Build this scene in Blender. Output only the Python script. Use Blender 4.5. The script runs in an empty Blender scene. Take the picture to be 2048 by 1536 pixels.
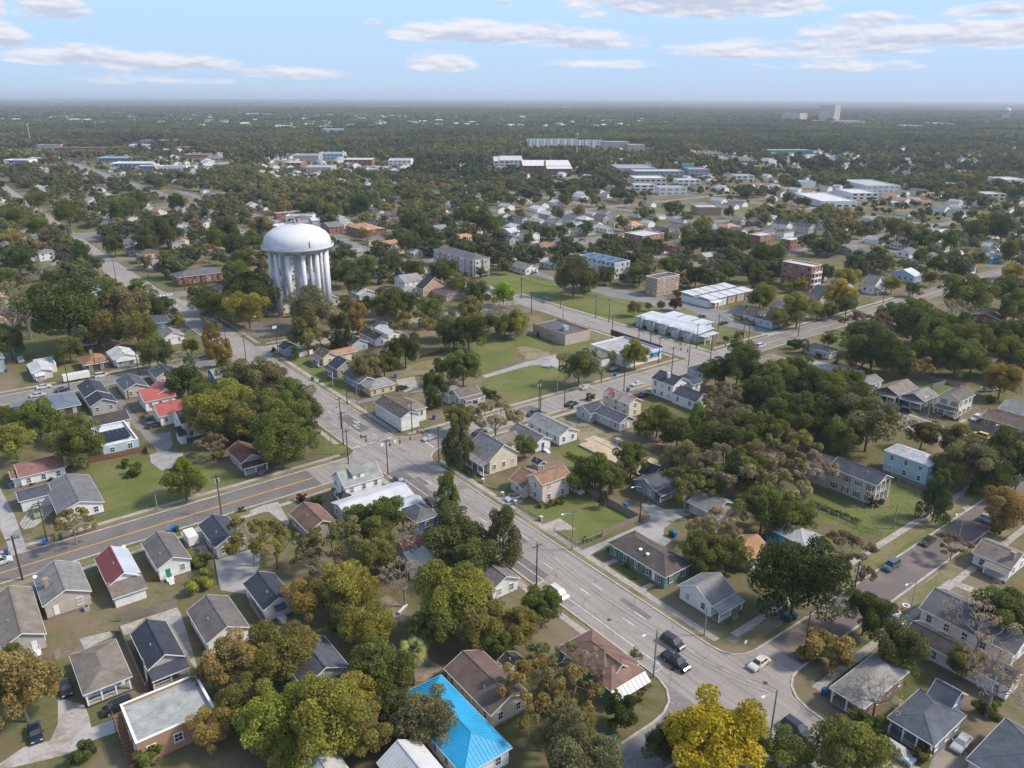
import bpy, math, random
import numpy as np
from mathutils import Matrix, Vector
random.seed(7); RNG=np.random.default_rng(7)
S=bpy.context.scene; COL=S.collection
PI=math.pi; R=math.radians
# ---------------------------------------------------------------- camera (x = cross-street direction, y = avenue direction, metres)
CAM_H=95.0; BEAR=R(37.5); FPX=1560.0; PITCH=math.atan((768-194.5)/FPX); ROLL=R(.25)
cam_d=bpy.data.cameras.new('camera'); cam=bpy.data.objects.new('camera',cam_d); COL.objects.link(cam); S.camera=cam
cam_d.sensor_width=36; cam_d.lens=FPX/2048*36; cam_d.clip_start=1; cam_d.clip_end=200000
_h=Vector((math.sin(BEAR),math.cos(BEAR),0)); _f=_h*math.cos(PITCH)-Vector((0,0,1))*math.sin(PITCH); _r=Vector((math.cos(BEAR),-math.sin(BEAR),0)); _u=_r.cross(_f)
_rr=_r*math.cos(ROLL)+_u*math.sin(ROLL); _uu=_u*math.cos(ROLL)-_r*math.sin(ROLL)
_m=Matrix((( _rr.x,_uu.x,-_f.x,0),(_rr.y,_uu.y,-_f.y,0),(_rr.z,_uu.z,-_f.z,CAM_H),(0,0,0,1))); cam.matrix_world=_m
# ---------------------------------------------------------------- light, sky, exposure
SUN_AZ=R(128); SUN_EL=R(44)
sd=bpy.data.lights.new('sun','SUN'); sd.energy=2.0; sd.angle=R(8); sd.color=(1,.90,.76); sun=bpy.data.objects.new('sun',sd); COL.objects.link(sun)
sun.rotation_euler=(PI/2-SUN_EL,0,PI-SUN_AZ)
w=bpy.data.worlds.new('World'); S.world=w; w.use_nodes=True; nt=w.node_tree; nt.nodes.clear()
def N(nt,t,**k):
    n=nt.nodes.new(t)
    for a,b in k.items():
        if a.startswith('i'): n.inputs[int(a[1:])].default_value=b
        else: setattr(n,a,b)
    return n
def ln(nt,a,b): nt.links.new(a,b)
def math_(nt,op,a,b=None,c=None,clamp=False):
    n=nt.nodes.new('ShaderNodeMath'); n.operation=op; n.use_clamp=clamp
    for i,v in enumerate((a,b,c)):
        if v is None: continue
        if isinstance(v,(int,float)): n.inputs[i].default_value=v
        else: nt.links.new(v,n.inputs[i])
    return n.outputs[0]
def ramp(nt,fac,stops):
    n=nt.nodes.new('ShaderNodeValToRGB'); nt.links.new(fac,n.inputs[0]); e=n.color_ramp.elements
    while len(e)<len(stops): e.new(.5)
    for q,(p,c) in zip(e,stops): q.position=p; q.color=(c,c,c,1) if isinstance(c,(int,float)) else (*c,1)
    return n.outputs[0]
def mix(nt,f,a,b,mode='MIX'):
    n=nt.nodes.new('ShaderNodeMix'); n.data_type='RGBA'; n.blend_type=mode
    for i,v in ((0,f),(6,a),(7,b)):
        if isinstance(v,(int,float)): n.inputs[i].default_value=v
        elif isinstance(v,tuple): n.inputs[i].default_value=(*v,1)
        else: nt.links.new(v,n.inputs[i])
    return n.outputs[2]
sky=N(nt,'ShaderNodeTexSky'); sky.sky_type='NISHITA'; sky.sun_disc=False; sky.sun_elevation=SUN_EL; sky.sun_rotation=SUN_AZ; sky.air_density=1.0; sky.dust_density=.6; sky.ozone_density=2.5; sky.altitude=100
tc=N(nt,'ShaderNodeTexCoord'); sp=N(nt,'ShaderNodeSeparateXYZ'); ln(nt,tc.outputs['Generated'],sp.inputs[0])
zc=math_(nt,'MAXIMUM',sp.outputs[2],.012)
# flat cloud decks seen in perspective: direction projected on a plane overhead
cx=N(nt,'ShaderNodeCombineXYZ'); ln(nt,math_(nt,'DIVIDE',sp.outputs[0],zc),cx.inputs[0]); ln(nt,math_(nt,'DIVIDE',sp.outputs[1],zc),cx.inputs[1])
az=math_(nt,'ARCTAN2',sp.outputs[0],sp.outputs[1])
cv=N(nt,'ShaderNodeCombineXYZ'); ln(nt,math_(nt,'MULTIPLY',az,14.0),cv.inputs[0]); ln(nt,math_(nt,'MULTIPLY',sp.outputs[2],44.0),cv.inputs[1])
n1=N(nt,'ShaderNodeTexNoise'); ln(nt,cv.outputs[0],n1.inputs['Vector']); n1.inputs['Scale'].default_value=1.15; n1.inputs['Detail'].default_value=8; n1.inputs['Roughness'].default_value=.52
vo=N(nt,'ShaderNodeVectorMath'); vo.operation='ADD'; ln(nt,cv.outputs[0],vo.inputs[0]); vo.inputs[1].default_value=(.04,.16,0)
n1b=N(nt,'ShaderNodeTexNoise'); ln(nt,vo.outputs[0],n1b.inputs['Vector']); n1b.inputs['Scale'].default_value=1.15; n1b.inputs['Detail'].default_value=8; n1b.inputs['Roughness'].default_value=.5
def cloud(azd,eld,wa,we,amp):
    # one cloud bank: soft ellipse in azimuth/elevation broken up by the noise
    a=math_(nt,'DIVIDE',math_(nt,'SUBTRACT',az,R(azd)),R(wa)); e=math_(nt,'DIVIDE',math_(nt,'SUBTRACT',sp.outputs[2],math.sin(R(eld))),R(we))
    lo=math_(nt,'LESS_THAN',e,0); e2=math_(nt,'MULTIPLY',e,math_(nt,'ADD',1,math_(nt,'MULTIPLY',lo,1.2)))
    d=math_(nt,'ADD',math_(nt,'MULTIPLY',a,a),math_(nt,'MULTIPLY',e2,e2))
    return math_(nt,'MULTIPLY',math_(nt,'SUBTRACT',1,d,clamp=True),amp),e
def AZ(px): return 37.5+math.degrees(math.atan((px-1024)/(FPX/math.cos(PITCH))))
def EL(px,py): return math.degrees(math.atan((194.5+(px-1024)*math.tan(ROLL)-py)/FPX*math.cos(PITCH)*math.cos(math.atan((px-1024)/1660))))*1.0
BANKS=[(1400,6,330,72,1.35),(960,82,185,26,1.1),(1170,96,125,22,1.0),(885,134,75,22,.95),(1740,84,150,30,1.1),(1960,88,160,26,1.0),(1560,112,260,20,.8),(130,42,65,24,1.0),(30,88,48,24,1.1),(150,122,120,20,.95),(330,134,150,22,.9),(600,152,130,14,.8),(1200,134,120,12,.6),(1960,40,110,12,.7),(1010,26,22,10,.7),(1650,140,180,12,.6),(1185,45,40,10,.7),(5,35,35,20,1),(750,58,20,8,.7),(300,165,160,10,.35),(-200,90,150,40,1.1),(2350,80,200,40,1.1),(2800,40,300,60,1.1),(-700,60,300,60,1.1)]
tot=None; shade=None
for px,py,wx,wy,am in BANKS:
    m_,e_=cloud(AZ(px),EL(px,py),math.degrees(wx*1.0/1660),math.degrees(wy*1.35/1560),am)
    tot=m_ if tot is None else math_(nt,'MAXIMUM',tot,m_)
    u_=math_(nt,'MULTIPLY',m_,math_(nt,'SUBTRACT',.45,math_(nt,'MULTIPLY',e_,1.1),clamp=True)); shade=u_ if shade is None else math_(nt,'MAXIMUM',shade,u_)
# clouds overhead (outside the frame): the same broken cover
hi=N(nt,'ShaderNodeTexNoise'); ln(nt,cx.outputs[0],hi.inputs['Vector']); hi.inputs['Scale'].default_value=.55; hi.inputs['Detail'].default_value=6
hif=math_(nt,'MULTIPLY',ramp(nt,hi.outputs[0],[(.5,0.0),(.68,.9)]),ramp(nt,sp.outputs[2],[(.15,0.0),(.26,1.0)]))
dens=math_(nt,'ADD',tot,math_(nt,'MULTIPLY',math_(nt,'SUBTRACT',n1.outputs[0],.5),2.4)); 
dens=math_(nt,'MULTIPLY',dens,math_(nt,'GREATER_THAN',tot,.001))
cf=ramp(nt,dens,[(.10,0.0),(.62,1.0)])
cf=math_(nt,'MAXIMUM',math_(nt,'MULTIPLY',cf,.9),hif)
n2=N(nt,'ShaderNodeTexNoise'); ln(nt,cv.outputs[0],n2.inputs['Vector']); n2.inputs['Scale'].default_value=2.6; n2.inputs['Detail'].default_value=4
emb=math_(nt,'ADD',.5,math_(nt,'MULTIPLY',math_(nt,'SUBTRACT',n1.outputs[0],n1b.outputs[0]),3.2))
emb=math_(nt,'SUBTRACT',emb,math_(nt,'MULTIPLY',shade,.75))
ccol=ramp(nt,emb,[(.0,(1.75,1.92,2.35)),(.6,(2.75,2.72,2.9))])
base=mix(nt,1.0,sky.outputs[0],(.98,.88,.80),'MULTIPLY')
hz=ramp(nt,sp.outputs[2],[(0.0,1.0),(.13,1.0),(.32,0.0)])
base=mix(nt,hz,base,(1.62,2.36,3.3))
base=mix(nt,ramp(nt,sp.outputs[2],[(0.0,1.0),(.02,.62),(.05,.3),(.1,0.0)]),base,(1.60,2.0,2.55))
skyc=mix(nt,cf,base,ccol)
bg=N(nt,'ShaderNodeBackground'); ln(nt,skyc,bg.inputs[0]); bg.inputs[1].default_value=.15
ow=N(nt,'ShaderNodeOutputWorld'); ln(nt,bg.outputs[0],ow.inputs[0])
S.view_settings.view_transform='Standard'; S.view_settings.look='None'; S.view_settings.exposure=1.14; S.view_settings.gamma=1.0; S.view_settings.use_curve_mapping=False
S.render.engine='CYCLES'; S.cycles.max_bounces=4; S.cycles.diffuse_bounces=2; S.cycles.glossy_bounces=2; S.cycles.transmission_bounces=2; S.cycles.volume_bounces=0; S.cycles.use_denoising=True
# ---------------------------------------------------------------- materials
MATS={}
def pmat(name,color,rough=.8,var=.18,scale=.6,bump=0,metal=0,spec=.3,col2=None,s2=None,obj=True):
    if name in MATS: return MATS[name]
    m=bpy.data.materials.new(name); m.use_nodes=True; t=m.node_tree; b=t.nodes['Principled BSDF']
    b.inputs['Roughness'].default_value=rough; b.inputs['Metallic'].default_value=metal; b.inputs['Specular IOR Level'].default_value=spec
    c=N(t,'ShaderNodeTexCoord'); g=N(t,'ShaderNodeNewGeometry')
    n=N(t,'ShaderNodeTexNoise'); ln(t,g.outputs['Position'],n.inputs['Vector']); n.inputs['Scale'].default_value=scale; n.inputs['Detail'].default_value=6; n.inputs['Roughness'].default_value=.65
    a=tuple(x*(1-var) for x in color); d=tuple(min(1,x*(1+var)) for x in color)
    out=ramp(t,n.outputs[0],[(.3,a),(.7,d)])
    if col2:
        n2=N(t,'ShaderNodeTexNoise'); ln(t,g.outputs['Position'],n2.inputs['Vector']); n2.inputs['Scale'].default_value=s2 or .12; n2.inputs['Detail'].default_value=5
        out=mix(t,ramp(t,n2.outputs[0],[(.45,0.0),(.62,.85)]),out,col2)
    ln(t,out,b.inputs['Base Color'])
    if bump:
        bp=N(t,'ShaderNodeBump'); bp.inputs['Strength'].default_value=bump; bp.inputs['Distance'].default_value=.1; ln(t,n.outputs[0],bp.inputs['Height']); ln(t,bp.outputs[0],b.inputs['Normal'])
    MATS[name]=m; return m
def ground_mat(name,cols,scales,rough=.95):
    m=bpy.data.materials.new(name); m.use_nodes=True; t=m.node_tree; b=t.nodes['Principled BSDF']; b.inputs['Roughness'].default_value=rough; b.inputs['Specular IOR Level'].default_value=.15
    g=N(t,'ShaderNodeNewGeometry'); out=None
    for i,(c,s) in enumerate(zip(cols,scales)):
        if i==0:
            n=N(t,'ShaderNodeTexNoise'); ln(t,g.outputs['Position'],n.inputs['Vector']); n.inputs['Scale'].default_value=s; n.inputs['Detail'].default_value=7; n.inputs['Roughness'].default_value=.7
            out=ramp(t,n.outputs[0],[(.32,tuple(x*.72 for x in c)),(.68,tuple(x*1.3 for x in c))])
        else:
            n=N(t,'ShaderNodeTexNoise'); ln(t,g.outputs['Position'],n.inputs['Vector']); n.inputs['Scale'].default_value=s; n.inputs['Detail'].default_value=6; n.inputs['Roughness'].default_value=.6; n.inputs['Distortion'].default_value=.6
            out=mix(t,ramp(t,n.outputs[0],[(.47,0.0),(.6,.9)]),out,c)
    ln(t,out,b.inputs['Base Color']); MATS[name]=m; return m
ground_mat('ground_soil',[(.13,.125,.055),(.155,.115,.068),(.105,.12,.042),(.21,.165,.115)],[.9,.13,.07,.045])
ground_mat('lawn',[(.135,.155,.046),(.18,.16,.075),(.115,.14,.036)],[1.6,.16,.07])
ground_mat('drygrass',[(.19,.165,.085),(.145,.145,.055),(.25,.21,.14)],[1.2,.14,.09])
ground_mat('dirt',[(.22,.18,.14),(.13,.12,.065),(.3,.26,.22)],[1.1,.2,.1])
ground_mat('dirt2',[(.26,.21,.145),(.14,.135,.06)],[1.1,.22])
ground_mat('sand',[(.44,.34,.22),(.5,.42,.31)],[.8,.15])
ground_mat('gravel',[(.32,.31,.30),(.24,.24,.23),(.38,.36,.34)],[2.0,.3,.12])
ground_mat('gravelw',[(.36,.33,.30),(.24,.2,.16),(.42,.40,.38)],[1.6,.2,.1])
ground_mat('concrete',[(.37,.34,.30),(.29,.27,.24)],[1.2,.35])
ground_mat('kerb_concrete',[(.42,.39,.34),(.34,.31,.27)],[1.2,.35])
ground_mat('asphalt',[(.265,.245,.228),(.235,.22,.205),(.29,.27,.25)],[1.6,.09,.05],.85)
ground_mat('asphalt2',[(.20,.188,.178),(.245,.23,.215)],[1.4,.12],.85)
ground_mat('darkasphalt',[(.155,.144,.134),(.18,.168,.156)],[1.6,.15],.85)
ground_mat('parking',[(.20,.195,.19),(.24,.23,.22)],[1.4,.1],.85)
ground_mat('court',[(.16,.15,.14),(.2,.19,.175)],[1.0,.2],.85)
ground_mat('mulch',[(.12,.065,.04),(.16,.10,.06)],[1.2,.3])
def avenue():
    m=bpy.data.materials.new('avenue_asphalt'); m.use_nodes=True; t=m.node_tree; b=t.nodes['Principled BSDF']; b.inputs['Roughness'].default_value=.85
    g=N(t,'ShaderNodeNewGeometry'); mp=N(t,'ShaderNodeMapping'); mp.inputs['Scale'].default_value=(1.1,.035,1); ln(t,g.outputs['Position'],mp.inputs['Vector'])
    n=N(t,'ShaderNodeTexNoise'); ln(t,mp.outputs[0],n.inputs['Vector']); n.inputs['Scale'].default_value=1.0; n.inputs['Detail'].default_value=4
    n2=N(t,'ShaderNodeTexNoise'); ln(t,g.outputs['Position'],n2.inputs['Vector']); n2.inputs['Scale'].default_value=.11; n2.inputs['Detail'].default_value=9; n2.inputs['Roughness'].default_value=.7
    n3=N(t,'ShaderNodeTexNoise'); ln(t,g.outputs['Position'],n3.inputs['Vector']); n3.inputs['Scale'].default_value=2.2; n3.inputs['Detail'].default_value=4
    f=math_(t,'ADD',math_(t,'MULTIPLY',n.outputs[0],.55),math_(t,'ADD',math_(t,'MULTIPLY',n2.outputs[0],.3),math_(t,'MULTIPLY',n3.outputs[0],.15)))
    c=ramp(t,f,[(.38,(.22,.197,.175)),(.5,(.28,.252,.225)),(.62,(.33,.30,.268))])
    vo=N(t,'ShaderNodeTexVoronoi'); vo.feature='DISTANCE_TO_EDGE'; vo.inputs['Scale'].default_value=.14; nd=N(t,'ShaderNodeTexNoise'); nd.inputs['Scale'].default_value=.6; nd.inputs['Detail'].default_value=5; ln(t,g.outputs['Position'],nd.inputs['Vector']); va=N(t,'ShaderNodeVectorMath'); va.operation='MULTIPLY_ADD'; ln(t,nd.outputs['Color'],va.inputs[0]); va.inputs[1].default_value=(2.4,2.4,0); ln(t,g.outputs['Position'],va.inputs[2]); ln(t,va.outputs[0],vo.inputs['Vector'])
    cr=math_(t,'LESS_THAN',vo.outputs['Distance'],.008); c=mix(t,math_(t,'MULTIPLY',cr,.45),c,(.10,.09,.085))
    st=N(t,'ShaderNodeTexNoise'); ln(t,g.outputs['Position'],st.inputs['Vector']); st.inputs['Scale'].default_value=.35; st.inputs['Detail'].default_value=3; c=mix(t,ramp(t,st.outputs[0],[(.66,0.0),(.72,.5)]),c,(.15,.14,.13))
    ln(t,c,b.inputs['Base Color']); MATS['avenue']=m
avenue()
def brickroad():
    m=bpy.data.materials.new('brickroad'); m.use_nodes=True; t=m.node_tree; b=t.nodes['Principled BSDF']; b.inputs['Roughness'].default_value=.9
    g=N(t,'ShaderNodeNewGeometry'); bt=N(t,'ShaderNodeTexBrick'); ln(t,g.outputs['Position'],bt.inputs['Vector']); bt.inputs['Scale'].default_value=3; bt.inputs['Color1'].default_value=(.165,.128,.118,1); bt.inputs['Color2'].default_value=(.125,.105,.10,1); bt.inputs['Mortar'].default_value=(.15,.13,.12,1)
    n=N(t,'ShaderNodeTexNoise'); ln(t,g.outputs['Position'],n.inputs['Vector']); n.inputs['Scale'].default_value=.12; n.inputs['Detail'].default_value=6
    ln(t,mix(t,ramp(t,n.outputs[0],[(.5,0.0),(.68,.6)]),bt.outputs[0],(.24,.18,.15)),b.inputs['Base Color']); MATS['brickroad']=m
brickroad()
WALL=dict(white=(.72,.72,.70),cream=(.55,.50,.38),cream2=(.62,.56,.42),cream3=(.66,.63,.52),beige=(.46,.40,.35),greige=(.42,.39,.36),gray=(.36,.36,.36),tan=(.36,.30,.25),tan2=(.44,.38,.32),ivory=(.52,.47,.41),teal=(.10,.24,.21),green=(.05,.235,.125),
 brightblue=(.01,.33,.52),ltblue=(.33,.50,.56),ltblue2=(.38,.45,.47),paleblue=(.38,.52,.60),bluegray=(.28,.33,.38),bluegray2=(.40,.43,.47),pink=(.62,.53,.48),pinkwhite=(.62,.57,.53),yellow=(.60,.50,.27),brick=(.26,.10,.065),brick2=(.32,.145,.085),brick3=(.37,.20,.12),brick4=(.28,.12,.09),
 striped=(.48,.38,.26),aptgray=(.46,.46,.47),ltwhite=(.52,.54,.52),peach=(.5,.33,.24),skyblue=(.09,.27,.50),skyblue2=(.34,.44,.58),darkbrown=(.07,.06,.055),royalblue=(.02,.07,.22),sage=(.34,.34,.24),blue2=(.07,.19,.30),brownwall=(.13,.095,.08),slateblue=(.14,.17,.20),slateblue2=(.21,.27,.30),
 turquoise=(.03,.42,.38),turquoise2=(.02,.32,.42),redshed=(.28,.06,.045),offwhite=(.5,.48,.42),seagreen=(.08,.25,.18))
ROOF=dict(taupe=(.125,.108,.09),taupe2=(.085,.077,.07),taupe3=(.085,.072,.062),gray=(.14,.14,.14),gray2=(.155,.15,.145),gray3=(.105,.105,.11),ltgray=(.26,.26,.265),ltgray2=(.33,.34,.33),slate=(.042,.047,.062),slate2=(.062,.068,.082),slate3=(.072,.08,.095),dark=(.04,.037,.036),dark2=(.05,.045,.042),
 brown=(.135,.085,.065),brown2=(.098,.07,.056),brown3=(.22,.13,.08),brown4=(.19,.10,.06),brown5=(.10,.045,.035),orange=(.30,.165,.095),redbrown=(.14,.07,.058),maroon=(.2,.032,.025),palemetal=(.46,.50,.54),whitemetal=(.55,.56,.57),whiteroof=(.52,.52,.51),bluemetal=(.03,.33,.58),greengray=(.155,.165,.15),
 rusty=(.34,.31,.28),flatgray=(.23,.245,.235),flatdark=(.075,.08,.09),seagreen=(.07,.22,.16),coral=(.36,.10,.085),bluegrayroof=(.15,.185,.22),offwhite=(.5,.48,.42),redroof=(.4,.05,.04),terracotta=(.36,.12,.07),turquoise=(.05,.40,.36),ivory=(.5,.46,.4),white=(.7,.7,.7),tan2=(.42,.36,.3))
for _k in list(ROOF):
    if _k not in('maroon','palemetal','whitemetal','whiteroof','bluemetal','seagreen','coral','rusty','bluegrayroof','redroof','white','ivory','turquoise','terracotta'):
        ROOF[_k]=tuple(v*(1.22 if 'slate' in _k or 'dark' in _k else 1.4) for v in ROOF[_k])
def wallm(k):
    if 'brick' in k or k in('striped',):
        return brickwall(k)
    c=WALL[k]; return pmat('wall_'+k,c,.75,.07,.9,col2=tuple(x*.86 for x in c),s2=.5)
def brickwall(k):
    if 'bw_'+k in MATS: return MATS['bw_'+k]
    c=WALL[k]; m=bpy.data.materials.new('bw_'+k); m.use_nodes=True; t=m.node_tree; b=t.nodes['Principled BSDF']; b.inputs['Roughness'].default_value=.9
    g=N(t,'ShaderNodeNewGeometry'); s=N(t,'ShaderNodeSeparateXYZ'); ln(t,g.outputs['Position'],s.inputs[0]); v=N(t,'ShaderNodeCombineXYZ'); ln(t,math_(t,'ADD',s.outputs[0],s.outputs[1]),v.inputs[0]); ln(t,s.outputs[2],v.inputs[1])
    bt=N(t,'ShaderNodeTexBrick'); ln(t,v.outputs[0],bt.inputs['Vector']); bt.inputs['Scale'].default_value=4; bt.inputs['Color1'].default_value=(*c,1); bt.inputs['Color2'].default_value=(*(x*.8 for x in c),1); bt.inputs['Mortar'].default_value=(.4,.34,.28,1); bt.inputs['Mortar Size'].default_value=.012
    out=bt.outputs[0]
    if k=='striped':
        f=math_(t,'GREATER_THAN',math_(t,'SINE',math_(t,'MULTIPLY',s.outputs[2],7.0)),.2); out=mix(t,f,out,(.26,.15,.09))
    ln(t,out,b.inputs['Base Color']); MATS['bw_'+k]=m; return m
METAL={'maroon','palemetal','whitemetal','bluemetal','seagreen','coral','rusty','bluegrayroof','redroof','turquoise'}
def roofm(k):
    c=ROOF[k]
    if 'roof_'+k in MATS: return MATS['roof_'+k]
    if k in METAL:
        return pmat('roof_'+k,c,.42,.08,.5,spec=.4,col2=(.30,.045,.03) if k=='rusty' else tuple(x*.85 for x in c),s2=.25 if k=='rusty' else .2)
    m=bpy.data.materials.new('roof_'+k); m.use_nodes=True; t=m.node_tree; b=t.nodes['Principled BSDF']; b.inputs['Roughness'].default_value=.85; b.inputs['Specular IOR Level'].default_value=.25
    g=N(t,'ShaderNodeNewGeometry'); s=N(t,'ShaderNodeSeparateXYZ'); ln(t,g.outputs['Position'],s.inputs[0])
    n=N(t,'ShaderNodeTexNoise'); ln(t,g.outputs['Position'],n.inputs['Vector']); n.inputs['Scale'].default_value=.45; n.inputs['Detail'].default_value=8; n.inputs['Roughness'].default_value=.7
    n2=N(t,'ShaderNodeTexNoise'); ln(t,g.outputs['Position'],n2.inputs['Vector']); n2.inputs['Scale'].default_value=5.0; n2.inputs['Detail'].default_value=2
    st=math_(t,'SINE',math_(t,'MULTIPLY',s.outputs[2],42.0))
    f=math_(t,'ADD',math_(t,'ADD',math_(t,'MULTIPLY',n.outputs[0],.75),math_(t,'MULTIPLY',n2.outputs[0],.25)),math_(t,'MULTIPLY',st,.02))
    oi=N(t,'ShaderNodeObjectInfo'); n4=N(t,'ShaderNodeTexNoise'); mp=N(t,'ShaderNodeMapping'); mp.inputs['Scale'].default_value=(.8,.8,.12); ln(t,g.outputs['Position'],mp.inputs['Vector']); ln(t,mp.outputs[0],n4.inputs['Vector']); n4.inputs['Scale'].default_value=.9; n4.inputs['Detail'].default_value=5
    rc_=ramp(t,f,[(.3,tuple(x*.62 for x in c)),(.52,c),(.75,tuple(x*1.45 for x in c))])
    rc_=mix(t,ramp(t,n4.outputs[0],[(.52,0.0),(.68,.55)]),rc_,tuple(x*.55+.012 for x in c)); gv=math_(t,'ADD',.82,math_(t,'MULTIPLY',oi.outputs['Random'],.4)); cv_=N(t,'ShaderNodeCombineXYZ')
    for i_ in range(3): ln(t,gv,cv_.inputs[i_])
    ln(t,mix(t,1.0,rc_,cv_.outputs[0],'MULTIPLY'),b.inputs['Base Color'])
    if k=='flatgray': pass
    MATS['roof_'+k]=m; return m
WHITE=pmat('white_paint',(.74,.74,.72),.6,.05,1.5)
FOUND=pmat('foundation',(.2,.17,.15),.9,.2,2)
WOOD=pmat('weathered_wood',(.27,.22,.17),.9,.2,2.5); WOODB=pmat('brown_wood',(.20,.10,.055),.85,.22,2.5); WOODG=pmat('grey_wood',(.24,.215,.185),.9,.2,2)
BLACK=pmat('black_paint',(.02,.02,.022),.5,.1,1); DKM=pmat('dark_metal',(.06,.06,.065),.5,.1,1); GALV=pmat('galvanised',(.42,.43,.44),.5,.1,1,metal=.3)
CHIM=pmat('chimney_brick',(.33,.24,.19),.9,.25,3); CHIMW=pmat('white_masonry',(.6,.58,.54),.9,.1,3)
POLEW=pmat('pole_wood',(.075,.058,.047),.95,.25,3); POLEG=pmat('pole_pale',(.24,.23,.21),.9,.2,3)
def glass():
    m=bpy.data.materials.new('window_glass'); m.use_nodes=True; b=m.node_tree.nodes['Principled BSDF']; oi=N(m.node_tree,'ShaderNodeObjectInfo'); ln(m.node_tree,ramp(m.node_tree,oi.outputs['Random'],[(0,(.025,.03,.036)),(.45,(.045,.052,.06)),(.72,(.10,.105,.105)),(.8,(.30,.30,.28)),(1,(.36,.35,.32))]),b.inputs['Base Color']); b.inputs['Roughness'].default_value=.12; b.inputs['Specular IOR Level'].default_value=.6; MATS['glass']=m; return m
GLASS=glass()
def solidm(n,c,r=.6): return pmat(n,c,r,.08,1.5)
YEL=solidm('signal_yellow',(.62,.33,.01)); BLUEBIN=solidm('bin_blue',(.015,.13,.42)); BLUEBIN2=solidm('bin_navy',(.02,.08,.22)); GRBIN=solidm('bin_green',(.02,.09,.045))
TEALD=solidm('teal_door',(.01,.22,.17)); BLUED=solidm('blue_door',(.03,.06,.33)); YELD=solidm('yellow_door',(.45,.27,.03)); BROWND=solidm('brown_door',(.09,.055,.045)); REDD=solidm('red_door',(.4,.05,.02)); GARD=solidm('garage_white',(.62,.62,.61))
# ---------------------------------------------------------------- mesh helpers
class MB:
    def __init__(s): s.v=[]; s.f=[]; s.m=[]
    def poly(s,pts,m=0):
        b=len(s.v); s.v+=[tuple(p) for p in pts]; s.f.append(tuple(range(b,b+len(pts)))); s.m.append(m)
    def hexa(s,p,m=0):   # 8 points: bottom 4 ccw, top 4 ccw
        b=len(s.v); s.v+=[tuple(q) for q in p]
        for f in ((0,3,2,1),(4,5,6,7),(0,1,5,4),(1,2,6,5),(2,3,7,6),(3,0,4,7)): s.f.append(tuple(b+i for i in f)); s.m.append(m)
    def box(s,x0,x1,y0,y1,z0,z1,m=0): s.hexa([(x0,y0,z0),(x1,y0,z0),(x1,y1,z0),(x0,y1,z0),(x0,y0,z1),(x1,y0,z1),(x1,y1,z1),(x0,y1,z1)],m)
    def beam(s,a,b,w,h,m=0):  # box beam from a to b, width w sideways, height h (top at the line)
        a=Vector(a); b=Vector(b); d=(b-a); sd=Vector((-d.y,d.x,0)); sd=sd.normalized()*w/2 if sd.length>1e-6 else Vector((w/2,0,0)); 
        if abs(d.x)+abs(d.y)<1e-6: s.box(a.x-w/2,a.x+w/2,a.y-h/2,a.y+h/2,min(a.z,b.z),max(a.z,b.z),m); return
        u=Vector((0,0,h)); s.hexa([a-sd-u,a+sd-u,b+sd-u,b-sd-u,a-sd,a+sd,b+sd,b-sd],m)
    def tube(s,pts,rads,n=6,m=0,cap=True):
        base=len(s.v); k=len(pts)
        for i,p in enumerate(pts):
            p=Vector(p); d=(Vector(pts[min(i+1,k-1)])-Vector(pts[max(i-1,0)])).normalized(); a=d.cross(Vector((0,0,1)) if abs(d.z)<.9 else Vector((1,0,0))).normalized(); b2=d.cross(a)
            for j in range(n):
                t=2*PI*j/n; q=p+(a*math.cos(t)+b2*math.sin(t))*rads[i]; s.v.append(tuple(q))
        for i in range(k-1):
            for j in range(n):
                s.f.append((base+i*n+j,base+i*n+(j+1)%n,base+(i+1)*n+(j+1)%n,base+(i+1)*n+j)); s.m.append(m)
        if cap: s.f.append(tuple(base+(k-1)*n+j for j in range(n))); s.m.append(m); s.f.append(tuple(base+j for j in reversed(range(n)))); s.m.append(m)
    def mesh(s,name,mats):
        me=bpy.data.meshes.new(name); me.from_pydata(s.v,[],s.f)
        for q in mats: me.materials.append(q)
        if len(mats)>1: me.polygons.foreach_set('material_index',s.m)
        me.update(); return me
    def build(s,name,mats,parent=None,loc=None):
        if not s.f: return None
        if not isinstance(mats,(list,tuple)): mats=[mats]
        return ob(name,s.mesh(name,mats),parent,loc)
def ob(name,data,parent=None,loc=None,rot=None,scale=None):
    o=bpy.data.objects.new(name,data); COL.objects.link(o)
    if parent: o.parent=parent
    if loc is not None: o.location=loc
    if rot is not None: o.rotation_euler=rot
    if scale is not None: o.scale=scale
    return o
def tag(o,label=None,cat=None,group=None,kind=None):
    if label: o['label']=label
    if cat: o['category']=cat
    if group: o['group']=group
    if kind: o['kind']=kind
    return o
def thing(name,loc,label,cat,group=None,rz=0):
    o=ob(name,None,None,loc,(0,0,rz)); return tag(o,label,cat,group)
def sheet(name,pts,z,mat,kind='structure',label=None):
    mb=MB(); a=sum(pts[i][0]*pts[(i+1)%len(pts)][1]-pts[(i+1)%len(pts)][0]*pts[i][1] for i in range(len(pts)))
    if a<0: pts=pts[::-1]
    me=bpy.data.meshes.new(name); me.from_pydata([(p[0],p[1],z) for p in pts],[],[tuple(range(len(pts)))]); me.materials.append(MATS[mat]); o=ob(name,me); return tag(o,label,None,None,kind)
HAZE_D=8.2e-5
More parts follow.
